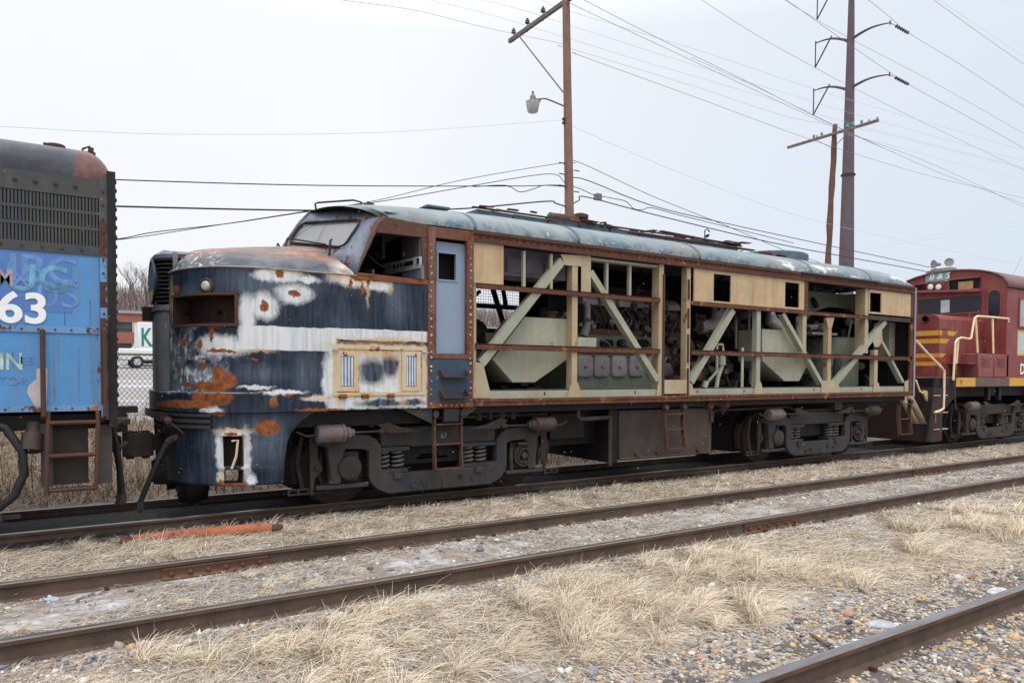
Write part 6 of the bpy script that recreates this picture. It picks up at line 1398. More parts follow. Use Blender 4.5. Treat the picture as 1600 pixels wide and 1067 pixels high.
# front face details
yl = lambda u, v: (lambda d: (float(CAM[1]+(nf_-CAM[0])/d[0]*d[1]), float(CAM[2]+(nf_-CAM[0])/d[0]*d[2])))(ray(u, v))
mb = MB(); cy_, cz2 = yl(1446, 498.5); mb.lathe([(.10,0),(.10,.03),(.075,.03),(.07,-.02)], (nf_, cy_, cz2), (-1,0,0), 20); mb.build('gyralight_rim', M['truckbrown'], hood); MB().lathe([(.072,.004),(0,.004)], (nf_, cy_, cz2), (-1,0,0), 16).build('gyralight', M['black'], hood)
for i, (v0, v1, ue) in enumerate(((516,523.5,1496),(529,536,1484),(552,558.5,1478),(565,571.5,1464.5))):
    z1, z0 = at(1467, v0, -HN)[1], at(1467, v1, -HN)[1]; mb = MB()
    xe = max(at(ue, v0, -HN)[0], nf_+.02); 
    mb.prism([(nf_-.004, z0), (xe-.18 if xe > nf_+.3 else xe, z0), (xe, z1), (nf_-.004, z1)], -HN-.004, -HN); mb.box(nf_-.005, nf_-.001, -HN-.004, HN, z0, z1); mb.build('yellow_stripe', M['yellow'], hood)
for v0, v1 in ((523.9,526.5),(559,564.5)):
    z1, z0 = at(1467, v0, -HN)[1], at(1467, v1, -HN)[1]; mb = MB(); mb.box(nf_-.0045, nf_-.001, -HN-.003, HN, z0, z1); mb.box(nf_, at(1467+ (12 if v0>550 else 8), v0, -HN)[0], -HN-.003, -HN, z0, z1); mb.build('red_stripe', M['redstripe'], hood)
mb = MB()
for (u0, v0, u1, v1) in ((1472,511,1480,524),(1531,521,1536,528),(1472,566,1480,578)):
    x0, z1 = at(u0, v0, -HN); x1, z0 = at(u1, v1, -HN)
    for k in range(6): z = z0+(z1-z0)*k/6; mb.box(x0, x1, -HN-.012, -HN, z, z+(z1-z0)/12)
mb.build('louvres', M['maroonf'], hood)
mb = MB(); x = at(1491, 540, -HN)[0]; mb.box(x, x+.012, -HN-.006, -HN, zbot, zt_h-.1); x = at(1467.3, 540, -HN)[0]; mb.tube([(x-.0,-HN,zbot+.1),(x,-HN,zt_h-.15)], .012, 5); mb.box(nf_-.012, nf_-.002, -.95, .2, at(1467,524.6,-HN)[1], at(1467,523.6,-HN)[1]); mb.build('door_seam', M['maroonf'], hood)
# cab
capex = 4.74; ceave = 4.12
def carc(n=16, w=1.53, top=capex, ed=ceave): return [(-w*math.cos(math.pi*i/n)*1.0, ed+(top-ed)*math.sin(math.pi*i/n)**.85) for i in range(n+1)]
pr_ = carc()
wxA = lambda u, v: (lambda d: (float(CAM[1]+(CXx-CAM[0])/d[0]*d[1]), float(CAM[2]+(CXx-CAM[0])/d[0]*d[2])))(ray(u, v))
mb = MB(); mb.prismx([(-1.5, zbot)]+[(y*.98, z-.02) for y, z in pr_]+[(1.5, zbot)], CXx, CXx+.05); mb.box(CXx+.05, CXx+2.6, -1.50, -1.45, zbot, ceave); mb.box(CXx+.05, CXx+2.6, 1.45, 1.5, zbot, ceave); mb.box(CXx+2.55, CXx+2.6, -1.45, 1.45, zbot, ceave+.3)
cab = mb.build('cab_body', M['maroon'], rl_)
mb = MB(); mb.grid([[(x, y*(1.02), z+.02) for y, z in pr_] for x in (CXx-.06, CXx+.6, CXx+1.4, CXx+2.8)]); o = mb.build('cab_roof', M['redroof'], cab, auto=False); o.modifiers.new('t', 'SOLIDIFY').thickness = .04
def onface(name, u0, v0, u1, v1, mat, par, th=.012, fr=None, round_=False):
    ya, za = wxA(u0, v0); yb_, zb_ = wxA(u1, v1); ya, yb_ = max(ya, yb_), min(ya, yb_); za, zb_ = max(za, zb_), min(za, zb_)
    if round_:
        r = (ya-yb_)/2; pts = [((ya+yb_)/2+r*math.cos(R(a)), za-r+r*math.sin(R(a))) for a in range(0, 181, 20)]+[((ya+yb_)/2+r*math.cos(R(a)), zb_+r+r*math.sin(R(a))) for a in range(180, 361, 20)]
    else: pts = [(ya, zb_), (ya, za), (yb_, za), (yb_, zb_)]
    mb = MB(); mb.prismx(pts, CXx-th, CXx); o = mb.build(name, mat, par)
    if fr:
        mb = MB(); mb.tube([(CXx-th-.005, y, z) for y, z in pts+[pts[0]]], fr, 6); mb.build('frame', M['maroonf'], o)
    return o
onface('front_window', 1435, 468, 1533, 488, M['rglass'], cab, fr=.02)
ofr = onface('number_board', 1483, 437.5, 1532, 451.5, M['black'], cab, .02, fr=.025)
ofr = onface('number_board', 1430, 445, 1446.5, 455.5, M['black'], cab, .02, fr=.025)
onface('cardboard', 1498, 441, 1521, 451, plain('cardboard', (.34,.22,.10), .8), cab, .024)
onface('side_door_window', 1544, 454, 1563.5, 497, M['rglass'], cab, fr=.014, round_=True)
onface('far_window', 1470.5, 469.5, 1484, 488, plain('seen_through_glass', (.45,.50,.55), .3), cab, .014, round_=False)
mb = MB(); ya, za = wxA(1430, 458); yb_, zb_ = wxA(1534, 456); mb.prismx([(ya, za-.0), (ya, za+.06), (yb_, zb_+.06), (yb_, zb_)], CXx-.18, CXx); mb.build('visor', M['maroonf'], cab)
bs = onface('sign_board', 1447, 426, 1484, 439.5, plain('teal_grey_sign', (.20,.30,.33), .5, var=.2), cab, .022)
y_, z_ = wxA(1451.5, 437.6); hgt = wxA(1451.5, 429)[1]-z_; t_ = text('lettering', 'B & S', CXx-.026, y_, z_, hgt, M['white'], rl_, bold=.012, shear=.25, facing='-X', sx=1.15); t_.parent = bs; t_.matrix_parent_inverse = Matrix.Identity(4)
mb = MB(); 
ya, za = wxA(1448, 441); yb_, zb_ = wxA(1476, 456); mb.prismx([(ya, za), (yb_, za), (yb_, zb_), (ya, zb_)], CXx-.03, CXx); hb = mb.build('headlight_box', M['maroonf'], cab)
for u in (1455.5, 1468):
    y_, z_ = wxA(u, 448); MB().lathe([(.115,0),(.115,.05),(.095,.05),(.085,.02)], (CXx-.03, y_, z_), (-1,0,0), 20).build('headlight_rim', M['rust'], hb)
    MB().lathe([(.088,.022),(.06,.035),(0,.04)], (CXx-.03, y_, z_), (-1,0,0), 16).build('headlight', plain('headlight_glass', (.8,.82,.85), .2), hb)
mb = MB(); y_, z_ = wxA(1470, 421); mb.box(CXx, CXx+.3, y_-.28, y_+.28, capex, capex+.10); mb.box(CXx-.05, CXx+.1, y_-.36, y_+.36, capex+.02, capex+.05)
for dy, ax_ in ((.17, (-1,.5,0)), (-.17, (-1,-.5,0))): mb.lathe([(.04,-.12),(.06,-.02),(.11,.08),(.12,.10),(.08,.09)], (CXx+.1, y_+dy, capex+.24), ax_, 14)
mb.build('air_horn', M['enggrey'], rl_)
# cab side window, battery boxes, lettering
x0 = at(1593, 470, -1.5)[0]; z1, z0 = at(1596, 468, -1.5)[1], at(1596, 510, -1.5)[1]
mb = MB(); mb.box(x0, x0+1.3, -1.512, -1.5, z0, z1); sw = mb.build('side_window', plain('reflecting_side_glass', (.30,.34,.38), .15), cab); mb = MB(); framebox(mb, x0-.04, x0+1.34, z0-.04, z1+.04, .045, -1.525, -1.5); mb.build('frame', M['maroonf'], sw)
z1, z0 = at(1596, 519, -1.5)[1], at(1596, 553, -1.5)[1]; x0 = at(1590.5, 530, -1.5)[0]; MB().box(x0, x0+1.5, -1.506, -1.5, z0, z1).build('side_emblem', plain('pale_green_emblem', (.42,.50,.46), .5), cab); mb = MB(); framebox(mb, x0-.05, x0+1.55, z0-.05, z1+.05, .05, -1.508, -1.5); mb.build('emblem_border', M['yellow'], cab)
x0, z0 = at(1593, 584, -1.5); text('lettering', 'DL', x0, -1.508, z0, at(1593, 568, -1.5)[1]-z0, M['white'], rl_, bold=.02)
x0, x1 = at(1529, 570, -1.5)[0], at(1576, 570, -1.5)[0]; z1 = at(1550, 553, -1.5)[1]; xm_ = (x0+x1)/2
for a, b in ((x0, xm_-.02), (xm_+.02, x1)):
    bb = MB().box(a, b, -1.5, -HN-.01, zbot+.01, z1).build('battery_box', M['maroonf'], rl_, bevel=.015)
    mb = MB()
    for k in range(5): mb.box(a+.2, b-.2, -1.515, -1.5, z1-.32+k*.045, z1-.30+k*.045)
    mb.build('louvres', M['maroon'], bb)
mb = MB(); x2 = at(1497, 580, -1.2)[0]; mb.box(x2, x0-.02, -1.45, -HN-.01, zbot+.35, zbot+.38); mb.box(x2+.2, x0-.02, -1.1, -HN-.01, zbot, z1-.02); mb.build('battery_shelf', M['maroonf'], rl_)
# frame, steps, plow
x0 = at(1494, 597, -1.5)[0]; zb2 = at(1500, 604, -1.5)[1]
MB().box(13.4, 32, -1.46, 1.46, 1.50, 1.73).build('frame', M['oily'], rl_)
MB().box(x0, 32, -1.50, -1.46, zb2, 1.745).build('side_sill', weathered('sill_rusty_maroon', (.13,.08,.07), (.17,.10,.09), rust=.2, streak=.5, rough=.6), rl_)
xa = at(1524, 597, -1.5)[0]; xb3 = at(1577, 597, -1.5)[0]; mb = MB(); mb.box(x0, xa, -1.504, -1.5, zb2, 1.74); mb.box(xb3, xb3+2, -1.504, -1.5, zb2, 1.74); mb.build('yellow_sill_patch', M['yellow'], rl_)
xx, zz2 = at(1500.5, 600, -1.5); text('lettering', 'F', xx, -1.508, zz2, .10, M['black'], rl_, bold=.02)
xe = at(1440, 640, -1.5)[0]; mb = MB(); mb.prism(pp([(1462,590),(1494,590),(1494,618),(1476,640),(1470,660),(1474,672),(1460,690),(1448,690)], -1.45), -1.45, -1.40); mb.build('step_side_plate', M['oily'], rl_)
mb = MB()
for v in (645, 671, 618): xx, zz2 = at(1460, v, -1.48); mb.box(xx-.0, xx+.62, -1.49, -1.15, zz2-.012, zz2+.012)
mb.build('step_tread', plain('bright_tread', (.33,.34,.37), .5), rl_)
mb = MB(); xx, zz2 = at(1461, 660, -1.46); mb.box(xx, xx+.15, -1.47, -1.455, zz2, zz2+.2); mb.build('yellow_reflector', M['yellow'], rl_)
PX = 13.05
def pf(u, v): d = ray(u, v); k = (PX-CAM[0])/d[0]; return (float(CAM[1]+k*d[1]), float(CAM[2]+k*d[2]))
plow = MB().add([(PX-.05,-1.45,.20),(PX+.35,-1.50,.22),(PX+.35,-1.5,1.5),(PX,-1.45,1.5),(PX-.05,1.45,.20),(PX,1.45,1.5),(PX+.35,1.5,1.5),(PX+.35,1.5,.22)], [(0,3,5,4),(0,1,2,3),(3,2,6,5),(4,5,6,7),(1,7,6,2),(0,4,7,1)]).build('pilot_plow', weathered('rusty_black_plow', (.05,.028,.022), (.035,.022,.02), rust=.25, streak=.5, rough=.7, scol=(.02,.015,.015)), rl_)
mb = MB()
for k in (-3, -2.55):
    y = k*.42-.1; mb.add([(PX-.042, y, .62), (PX-.042, y+.19, .62), (PX-.006, y+.19+.45, 1.42), (PX-.006, y+.45, 1.42)], [(0,1,2,3)])
mb.build('warning_stripes', weathered('dirty_cream_stripe', (.50,.40,.26), (.42,.32,.2), rust=.3, streak=.3, rsc=7), plow, recalc=True, auto=False).modifiers.new('t', 'SOLIDIFY').thickness = .006
# handrails
def hr(pts, r=.022, mat=None, Yv=-1.5): MB().tube([at3(u, v, Yv) for u, v in pts], r, 8).build('handrail', mat or M['cream'], rl_)
hr([(1431,532),(1450,553),(1471,574),(1475.5,580),(1475,612),(1474,638),(1468,642),(1460,644)], .03); hr([(1431,594),(1437,611),(1442,614)], .022)
hr([(1489.5,594),(1493,535),(1496,530),(1502,527.5),(1515,529.5),(1517.5,528),(1521,507),(1523,497),(1527,494),(1550,495.5),(1576,498),(1575.5,504)], .026)
hr([(1494.5,568),(1497.5,531)], .022); hr([(1494.5,569),(1494,586)], .02, M['rustbright']); hr([(1490,594),(1491,615),(1494,640)], .018, M['rust'])
hr([(1524.5,497),(1527.5,551)], .026, None, -1.48); hr([(1551,497),(1552,552)], .026, None, -1.48)
mb = MB(); p_ = Vector(at3(1443, 616, -1.3)); mb.prism([at(1440,609,-1.3), at(1452,612,-1.3), at(1459,636,-1.3), at(1455,641,-1.3), at(1445,622,-1.3)], -1.33, -1.28); mb.build('corner_bracket', M['hatch'], rl_)
mb = MB(); mb.tube([at3(1424,655,-.9), at3(1430,657,-.9), at3(1427,668,-.9), at3(1423,671,-.9)], .02, 6); mb.build('lift_handle', plain('pale_blue_handle', (.4,.48,.55), .4), rl_)
mb = MB(); mb.box(13.6, 30, -1.1, 1.1, 1.25, 1.5); mb.box(18.9, 22, -1.3, 1.3, .45, 1.45)
for u in (1541, 1558): x_, z_ = at(u, 605, -1.35); mb.box(x_, x_+.12, -1.4, -1.3, 1.15, 1.5)
mb.build('underframe', M['oily'], rl_)
mb = MB(); mb.box(CXx+2.6, 32, -.93, .93, zbot, 4.25); mb.build('long_hood', M['maroon'], rl_, bevel=.05)
tr = make_truck(16.84, rl_, M['truckbrown'], True)

# ================================================================== FENCE, BACKGROUND
FY = 8.0
galv = plain('dull_galvanised_wire', (.07,.065,.065), .6); 
fence = empty('chain_link_fence', (2, FY, .8), 'grey chain link fence on the bank behind the train', 'fence')
fz0 = .80; fz1 = 2.2; mb = MB(); g = .105; H = fz1-fz0
x = -9.0
mesh_v = []; mesh_f = []
while x < 14:
    for sgn in (1, -1):
        a = (x, FY+.004*sgn, fz0); b_ = (x+sgn*H*.8, FY+.004*sgn, fz1); mb.rbox(a, b_, .0085, .0085, up=(0,1,0))
    x += g
mb.build('wire_mesh', galv, fence)
MB().tube([(-9, FY, fz1), (14, FY, fz1)], .028, 8).build('top_rail', plain('olive_rail', (.20,.17,.10), .6), fence)
for x in (-8.4, -5.4, -2.35, .65, 3.7, 6.7, 9.8, 12.8): MB().tube([(x, FY+.03, .3), (x, FY+.03, fz1+.08)], .032, 8).build('fence_post', galv, fence)
# brick building
BY = 62.0
brick = NB('brick'); bt = brick.n('ShaderNodeTexBrick'); brick.t.links.new(brick.coord((1,1,1), loc=(0,0,0)), bt.inputs['Vector']); 
mpb = brick.n('ShaderNodeMapping'); brick.t.links.new(brick.tc.outputs['Object'], mpb.inputs[0]); mpb.inputs['Rotation'].default_value = (R(90), 0, 0); brick.t.links.new(mpb.outputs[0], bt.inputs['Vector'])
bt.inputs['Scale'].default_value = 3; bt.inputs['Color1'].default_value = (.30,.10,.07,1); bt.inputs['Color2'].default_value = (.25,.085,.06,1); bt.inputs['Mortar'].default_value = (.28,.15,.12,1); brick.col(bt.outputs[0])
bld = empty('brick_building', (5, BY, 3), 'two storey red brick building with ribbon windows beyond the yard', 'building')
zf = lambda v: at(205, v, BY)[1]
zr_ = [zf(490), zf(503.5), zf(519), zf(536.5), zf(554)]
X0_, X1_ = at(150, 500, BY)[0]-6, 60
mb = MB(); mb.box(X0_, X1_, BY, BY+14, zr_[1], zr_[0]); mb.box(X0_, X1_, BY, BY+14, zr_[3], zr_[2]); mb.box(X0_, X1_, BY, BY+14, zr_[4]-3, zr_[4]); wl = mb.build('brick_wall', brick.m, bld)
MB().box(X0_+.1, X1_-.1, BY+.3, BY+13.8, zr_[4]-3, zr_[0]-.1).build('core', M['black'], bld)
MB().box(X0_-.1, X1_+.1, BY-.15, BY+14.1, zr_[0], zr_[0]+.25).build('roof_edge', plain('grey_coping', (.3,.28,.28), .7), bld)
wgl = plain('office_glass', (.05,.06,.075), .15, var=.5, sc=1); wfr = plain('tan_mullion', (.45,.35,.24), .7)
x = X0_; i = 0
while x < 30:
    for a, b in ((zr_[2], zr_[1]), (zr_[4], zr_[3])):
        wn = MB().box(x+.5, x+4.3, BY+.12, BY+.2, a, b).build('window', wgl, bld)
        mb = MB(); 
        for k in range(4): mb.box(x+.5+k*1.26, x+.56+k*1.26, BY+.06, BY+.12, a, b)
        mb.box(x+.5, x+4.3, BY+.06, BY+.12, a+.35*(b-a), a+.40*(b-a)); mb.build('mullion', plain('dark_frame', (.08,.08,.09), .5) if i == 0 and a == zr_[2] else bpy.data.materials['dark_frame'], wn)
        MB().box(x-.2, x+.5, BY-.02, BY+.2, a, b).build('pier', wfr, bld)
    x += 4.5; i += 1
# truck trailer
TY = 42.0
tl = empty('box_trailer', (at(240, 575, TY)[0], TY, 2), 'white semi trailer with tall green letters parked in the yard', 'trailer')
tx0, tz1 = at(216, 503, TY); tz0 = at(211, 553, TY)[1]; tg = float(gz(np.array(0.), np.array(TY)))
tx1 = tx0+13
mb = MB(); mb.box(tx0, tx1, TY, TY+2.5, tz0, tz1); mb.build('box_body', plain('trailer_white', (.70,.72,.74), .5, var=.05), tl, bevel=.04)
text('lettering', 'KANE', tx0+.12, TY-.01, at(212, 540, TY)[1], at(212, 512, TY)[1]-at(212, 540, TY)[1], plain('trailer_green', (.02,.22,.13), .5), tl, bold=.02, sx=.62)
mb = MB(); mb.box(tx0, tx1, TY+.3, TY+2.2, tz0-.3, tz0-.02); mb.box(tx0+.1,tx0+3.2,TY+.4,TY+2.1,tz0-.6,tz0-.3); mb.box(tx0+5.6,tx0+5.8,TY+.2,TY+.5,tg,tz0); mb.build('trailer_frame', M['oily'], tl)
for xx in (tx0+1.5, tx0+2.75):
    w = MB().lathe([(.5,0),(.52,.05),(.52,.25),(.48,.3)], (xx, TY+.35, tg+.52), (0,-1,0), 24).build('wheel', M['rubber'], tl); MB().lathe([(.28,.3),(.26,.32),(.1,.28),(0,.28)], (xx, TY+.35, tg+.52), (0,-1,0), 18).build('rim', plain('alloy', (.6,.6,.62), .35), w)
# pickup and car
def vehicle(name, lab, cat, x, y, L, prof, glassp, colr, wheels, W=1.8):
    zg = float(gz(np.array(x), np.array(y))); v = empty(name, (x, y, zg), lab, cat)
    pm = plain(name+'_paint', colr, .3, var=.03, bump=0)
    body = MB().prism([(x+a, zg+b) for a, b in prof], y-W/2, y+W/2).build('body', pm, v, bevel=.06)
    for g_ in glassp: MB().prism([(x+a, zg+b) for a, b in g_], y-W/2-.01, y-W/2+.02).build('side_window', M['rglass'], v)
    for wx in wheels:
        for sgn in (-1, 1):
            w = MB().lathe([(.34,0),(.36,.04),(.36,.2),(.33,.24)], (x+wx, y+sgn*(W/2-.2), zg+.36), (0,sgn,0), 22).build('wheel', M['rubber'], v); MB().lathe([(.21,.235),(.2,.25),(0,.24)], (x+wx, y+sgn*(W/2-.2), zg+.36), (0,sgn,0), 16).build('rim', plain('steel_rim', (.5,.5,.52), .35), w)
    MB().box(x+prof[0][0]-.02, x+prof[0][0]+.05, y-W/2+.05, y-W/2+.3, zg+.75, zg+1.0).build('tail_light', plain('red_lens', (.4,.02,.02), .3), v)
PYv = 39.0; x = at(183, 560, PYv)[0]
vehicle('pickup_truck', 'white pickup truck parked in front of the trailer', 'pickup truck', x, PYv, 5.4, [(0,.45),(0,1.15),(2.1,1.15),(2.35,1.75),(3.6,1.75),(4.1,1.2),(5.3,1.05),(5.4,.5)], [[(2.4,1.2),(2.5,1.62),(3.5,1.62),(3.9,1.2)]], (.72,.72,.73), (1.0,4.4))
x = at(184, 555, 44.)[0]; vehicle('parked_car', 'silver car parked behind the white pickup', 'car', x+.3, 44.5, 4.4, [(0,.35),(0,.95),(.4,1.05),(1.1,1.5),(2.6,1.5),(3.3,1.0),(4.3,.85),(4.4,.4)], [[(.6,1.06),(1.15,1.4),(2.5,1.4),(3.0,1.05)]], (.45,.48,.52), (.8,3.5))
x = at(176, 565, 37.)[0]; vehicle('parked_car', 'dark car partly hidden by the blue locomotive', 'car', x-4.2, 37, 4.4, [(0,.35),(0,.95),(.4,1.05),(1.1,1.45),(2.6,1.45),(3.3,1.0),(4.3,.85),(4.4,.4)], [[(.6,1.06),(1.15,1.36),(2.5,1.36),(3.0,1.05)]], (.12,.13,.15), (.8,3.5))
# flat white building on the hill
b0 = at(178, 450, 150); b1 = at(215, 460, 150); MB().box(b0[0]-30, b1[0], 150, 165, b0[1]-8, b0[1]+.2).build('warehouse', plain('white_warehouse_wall', (.7,.72,.75), .6)); wh = bpy.data.objects['warehouse']; tag(wh, 'low white warehouse on the wooded hill at the left', 'building')
# bare woods on the hillside (one mass)
n = 9000; X = rng.uniform(-70, 120, n); Y = rng.uniform(78, 148, n)
def twigs(X, Y, L, W, tilt, col, z0=0.):
    n = len(X); hd = rng.uniform(0, 6.28, n); e = np.radians(90-np.abs(rng.normal(0, tilt, n))); return blades(X, Y, hd, e, np.radians(rng.uniform(-10, 20, n)), L, W, col, zoff=z0)
wcol = lambda n, a, b: np.array(a)*(1-rng.uniform(0,1,(n,1)))+np.array(b)*rng.uniform(0,1,(n,1))
A1 = twigs(X, Y, rng.uniform(2.5, 5.5, n), rng.uniform(.08, .2, n), 8, wcol(n, (.15,.11,.105), (.24,.19,.18)))
k = 6; X2 = np.repeat(X, k)+rng.normal(0, .7, n*k); Y2 = np.repeat(Y, k)+rng.normal(0, .7, n*k)
A2 = twigs(X2, Y2, rng.uniform(1., 2.6, n*k), rng.uniform(.03, .08, n*k), 28, wcol(n*k, (.17,.12,.115), (.27,.21,.20)), rng.uniform(.5, 3, n*k))
V, Fb, C = joinm([A1, A2]); wo_ = np_mesh('bare_woods', V, Fb, strawM, C, smooth=False); tag(wo_, 'far leafless brown woods covering the hill behind the yard', 'woods', kind='stuff')
# one distinct bare tree showing above the hill line, and one by the yard
def bare_tree(x, y, h, lab, seed):
    r1 = random.Random(seed); zg = float(gz(np.array(x), np.array(y))); t = empty('bare_tree', (x, y, zg), lab, 'tree'); bark = plain('grey_bark', (.16,.13,.125), .9)
    MB().tube([(x, y, zg), (x+.1, y, zg+h*.3), (x-.1, y, zg+h*.6)], [h*.018, h*.014, h*.009], 7).build('trunk', bark, t)
    mb = MB()
    def br(p, d, l, r, dep):
        q = p+d*l; mb.tube([p, (p+q)/2+Vector((r1.uniform(-.05,.05)*l,)*3), q], [r, r*.8, r*.55], 4, caps=False)
        if dep: 
            for _ in range(3): nd = (d+Vector((r1.uniform(-.7,.7), r1.uniform(-.7,.7), r1.uniform(-.1,.6)))).normalized(); br(q if r1.random() < .6 else (p+q)/2, nd, l*r1.uniform(.55,.8), r*.55, dep-1)
    for i in range(7): p = Vector((x, y, zg+h*(.25+.05*i))); br(p, Vector((r1.uniform(-1,1), r1.uniform(-1,1), 1.1)).normalized(), h*.22, h*.007, 4)
    mb.build('crown', bark, t)
bx_, _ = at(205, 480, 120.); bare_tree(bx_, 120, 8, 'tall leafless tree standing above the hill line at the left', 5)
bx_, _ = at(229, 480, 110.); bare_tree(bx_, 110, 8.5, 'leafless tree rising beside the locomotive nose', 6)
# ================================================================== POLES
wood = weathered('reddish_pole_wood', (.26,.15,.12), (.20,.115,.09), rust=0, streak=.6, scol=(.12,.07,.06), rough=.85, dirt=.3)
woodd = weathered('dark_pole_wood', (.16,.08,.055), (.11,.06,.045), rust=0, streak=.6, scol=(.06,.035,.03), rough=.85)
grey_w = plain('grey_crossarm', (.14,.12,.11), .8, var=.3)
P1Y = 10.0; p1b = at(889.5, 330, P1Y); p1t = at(884.5, 0, P1Y)
dxz = (p1t[0]-p1b[0])/(p1t[1]-p1b[1]); px = lambda z: p1b[0]+dxz*(z-p1b[1])
up1 = empty('utility_pole', (px(0), P1Y, .5), 'reddish brown wooden utility pole with street lamp rising behind the locomotive', 'utility pole')
MB().tube([(px(0), P1Y, 0), (px(7), P1Y, 7), (px(18.5), P1Y, 18.5)], [.19, .165, .115], 14).build('pole_shaft', wood, up1)
zt_ = at(886, 3, P1Y)[1]
# crossarm runs away from the camera (along +Y); find its length from where the far end shows
best = min(np.arange(.8, 5, .05), key=lambda d: abs((lambda q: (q-CAM)@Rt/((q-CAM)@Fw))(np.array([px(zt_), P1Y+d, zt_]))*FPX+PCX-796)); L1 = float(best)
ca = MB().box(px(zt_)-.07, px(zt_)+.05, P1Y-.35, P1Y+L1, zt_-.07, zt_+.07).build('crossarm', grey_w, up1)
insul = plain('dark_brown_insulator', (.05,.035,.035), .3)
for d in (.92, .66, .38):
    y = P1Y+L1*d; mb = MB(); mb.lathe([(.015,-.2),(.015,.12)], (px(zt_), y, zt_+.07), (0,0,1), 6); mb.lathe([(.02,.0),(.10,.02),(.07,.09),(.09,.10),(.04,.17),(.05,.19),(.0,.2)], (px(zt_), y, zt_+.19), (0,0,1), 12); mb.build('insulator', insul, ca)
zbr = at(880, 142, P1Y)[1]
for s_ in (1,): MB().rbox((px(zbr)-.1, P1Y+s_*.12, zbr), (px(zt_)-.08, P1Y+s_*L1*.80, zt_-.05), .05, .03).build('brace', grey_w, up1)
lm = empty('street_lamp', at3(880, 165, P1Y), 'grey bucket street lamp hanging from the reddish pole', 'street lamp')
galvl = plain('lamp_metal', (.16,.16,.165), .45, metal=.4)
MB().tube([at3(881,166,P1Y), at3(862,158,P1Y), at3(853,154.5,P1Y), at3(842,155,P1Y)], .028, 8).build('lamp_arm', galvl, lm)
a = Vector(at3(832.5, 158, P1Y)); mb = MB(); mb.lathe([(.10,0),(.10,.14),(.07,.2),(.04,.22),(.04,.32),(0,.33)], a, (0,0,1), 14); mb.box(a.x+.05, a.x+.3, a.y-.05, a.y+.05, a.z+.02, a.z+.1); mb.build('lamp_housing', galvl, lm)
MB().lathe([(.20,-.01),(.245,-.03),(.235,-.08),(.18,-.36),(.16,-.38),(0,-.38)], a, (0,0,1), 20).build('lamp_shade', plain('frosted_bowl', (.40,.39,.37), .35), lm)
mb = MB()
for v in (186, 192): 
    p = Vector(at3(880.5, v, P1Y)); mb.lathe([(.05,-.05),(.06,0),(.03,.05)], p, (0,0,1), 8)
for v, s_ in ((255, 1), (267, -1), (272, 1), (290, 1), (300, -1)): p = Vector(at3(878 if s_ > 0 else 901, v, P1Y)); mb.cyl(p-Vector((.12,0,0)), p+Vector((.12,0,0)), .02, 6)
mb.build('cable_hardware', insul, up1)
mb = MB(); p = Vector(at3(934, 308, P1Y)); mb.box(p.x-.13, p.x+.13, p.y-.08, p.y+.08, p.z-.11, p.z+.10)
for k in range(-2, 3): mb.box(p.x+k*.05-.008, p.x+k*.05+.008, p.y-.1, p.y-.08, p.z-.1, p.z+.12)
sb = mb.build('splice_box', plain('grey_splice_box', (.20,.21,.23), .5)); tag(sb, 'grey cable splice box hanging just right of the reddish pole', 'cable box')
# pole 2
P2Y = 13.0; a = at(1294, 408, P2Y); b = at(1305, 195, P2Y); dd = (b[0]-a[0])/(b[1]-a[1]); p2 = lambda z: a[0]+dd*(z-a[1])
up2 = empty('utility_pole', (p2(0), P2Y, .6), 'gnarled dark brown leaning pole with green glass insulators', 'utility pole')
r1 = random.Random(8); pts = [(p2(z)+r1.uniform(-.035,.035), P2Y, z) for z in np.arange(0, b[1], .7)]+[(p2(b[1]), P2Y, b[1])]; MB().tube(pts, [.20+r1.uniform(-.02,.025)-.0035*i for i in range(len(pts))], 12).build('pole_shaft', woodd, up2)
za_ = at(1304, 211, P2Y)[1]; xa_ = p2(za_)
def uof(q): q = np.array(q)-CAM; return PCX+FPX*(q@Rt)/(q@Fw)
near = min(np.arange(.5, 4, .02), key=lambda d: abs(uof((xa_, P2Y-d, za_))-1376)); far = min(np.arange(.5, 6, .02), key=lambda d: abs(uof((xa_, P2Y+d, za_))-1234))
c2 = MB().box(xa_-.25, xa_-.14, P2Y-near, P2Y+far, za_-.06, za_+.07).build('crossarm', plain('brown_crossarm', (.17,.125,.10), .85, var=.3), up2)
gg = plain('green_glass', (.05,.28,.24), .15); wg = plain('pale_insulator', (.6,.58,.55), .3)
for i, u in enumerate((1371, 1358, 1346, 1333, 1324, 1284, 1276.5, 1271.5)):
    d = min(np.arange(-near, far, .02), key=lambda d: abs(uof((xa_-.2, P2Y+d, za_))-u)); mb = MB(); mb.lathe([(.015,0),(.015,.1)], (xa_-.2, P2Y+d, za_+.07), (0,0,1), 5); ip = mb.build('pin', grey_w, c2)
    MB().lathe([(.06,.0),(.075,.03),(.06,.06),(.075,.09),(.05,.15),(0,.18)], (xa_-.2, P2Y+d, za_+.12), (0,0,1), 10).build('insulator', wg if i in (0,1,6) else gg, c2)
for d in (near*.45, -far*.35): MB().rbox((xa_-.2, P2Y-d, za_-.05), (xa_-.2, P2Y, za_-.75), .04, .02).build('brace', grey_w, up2)
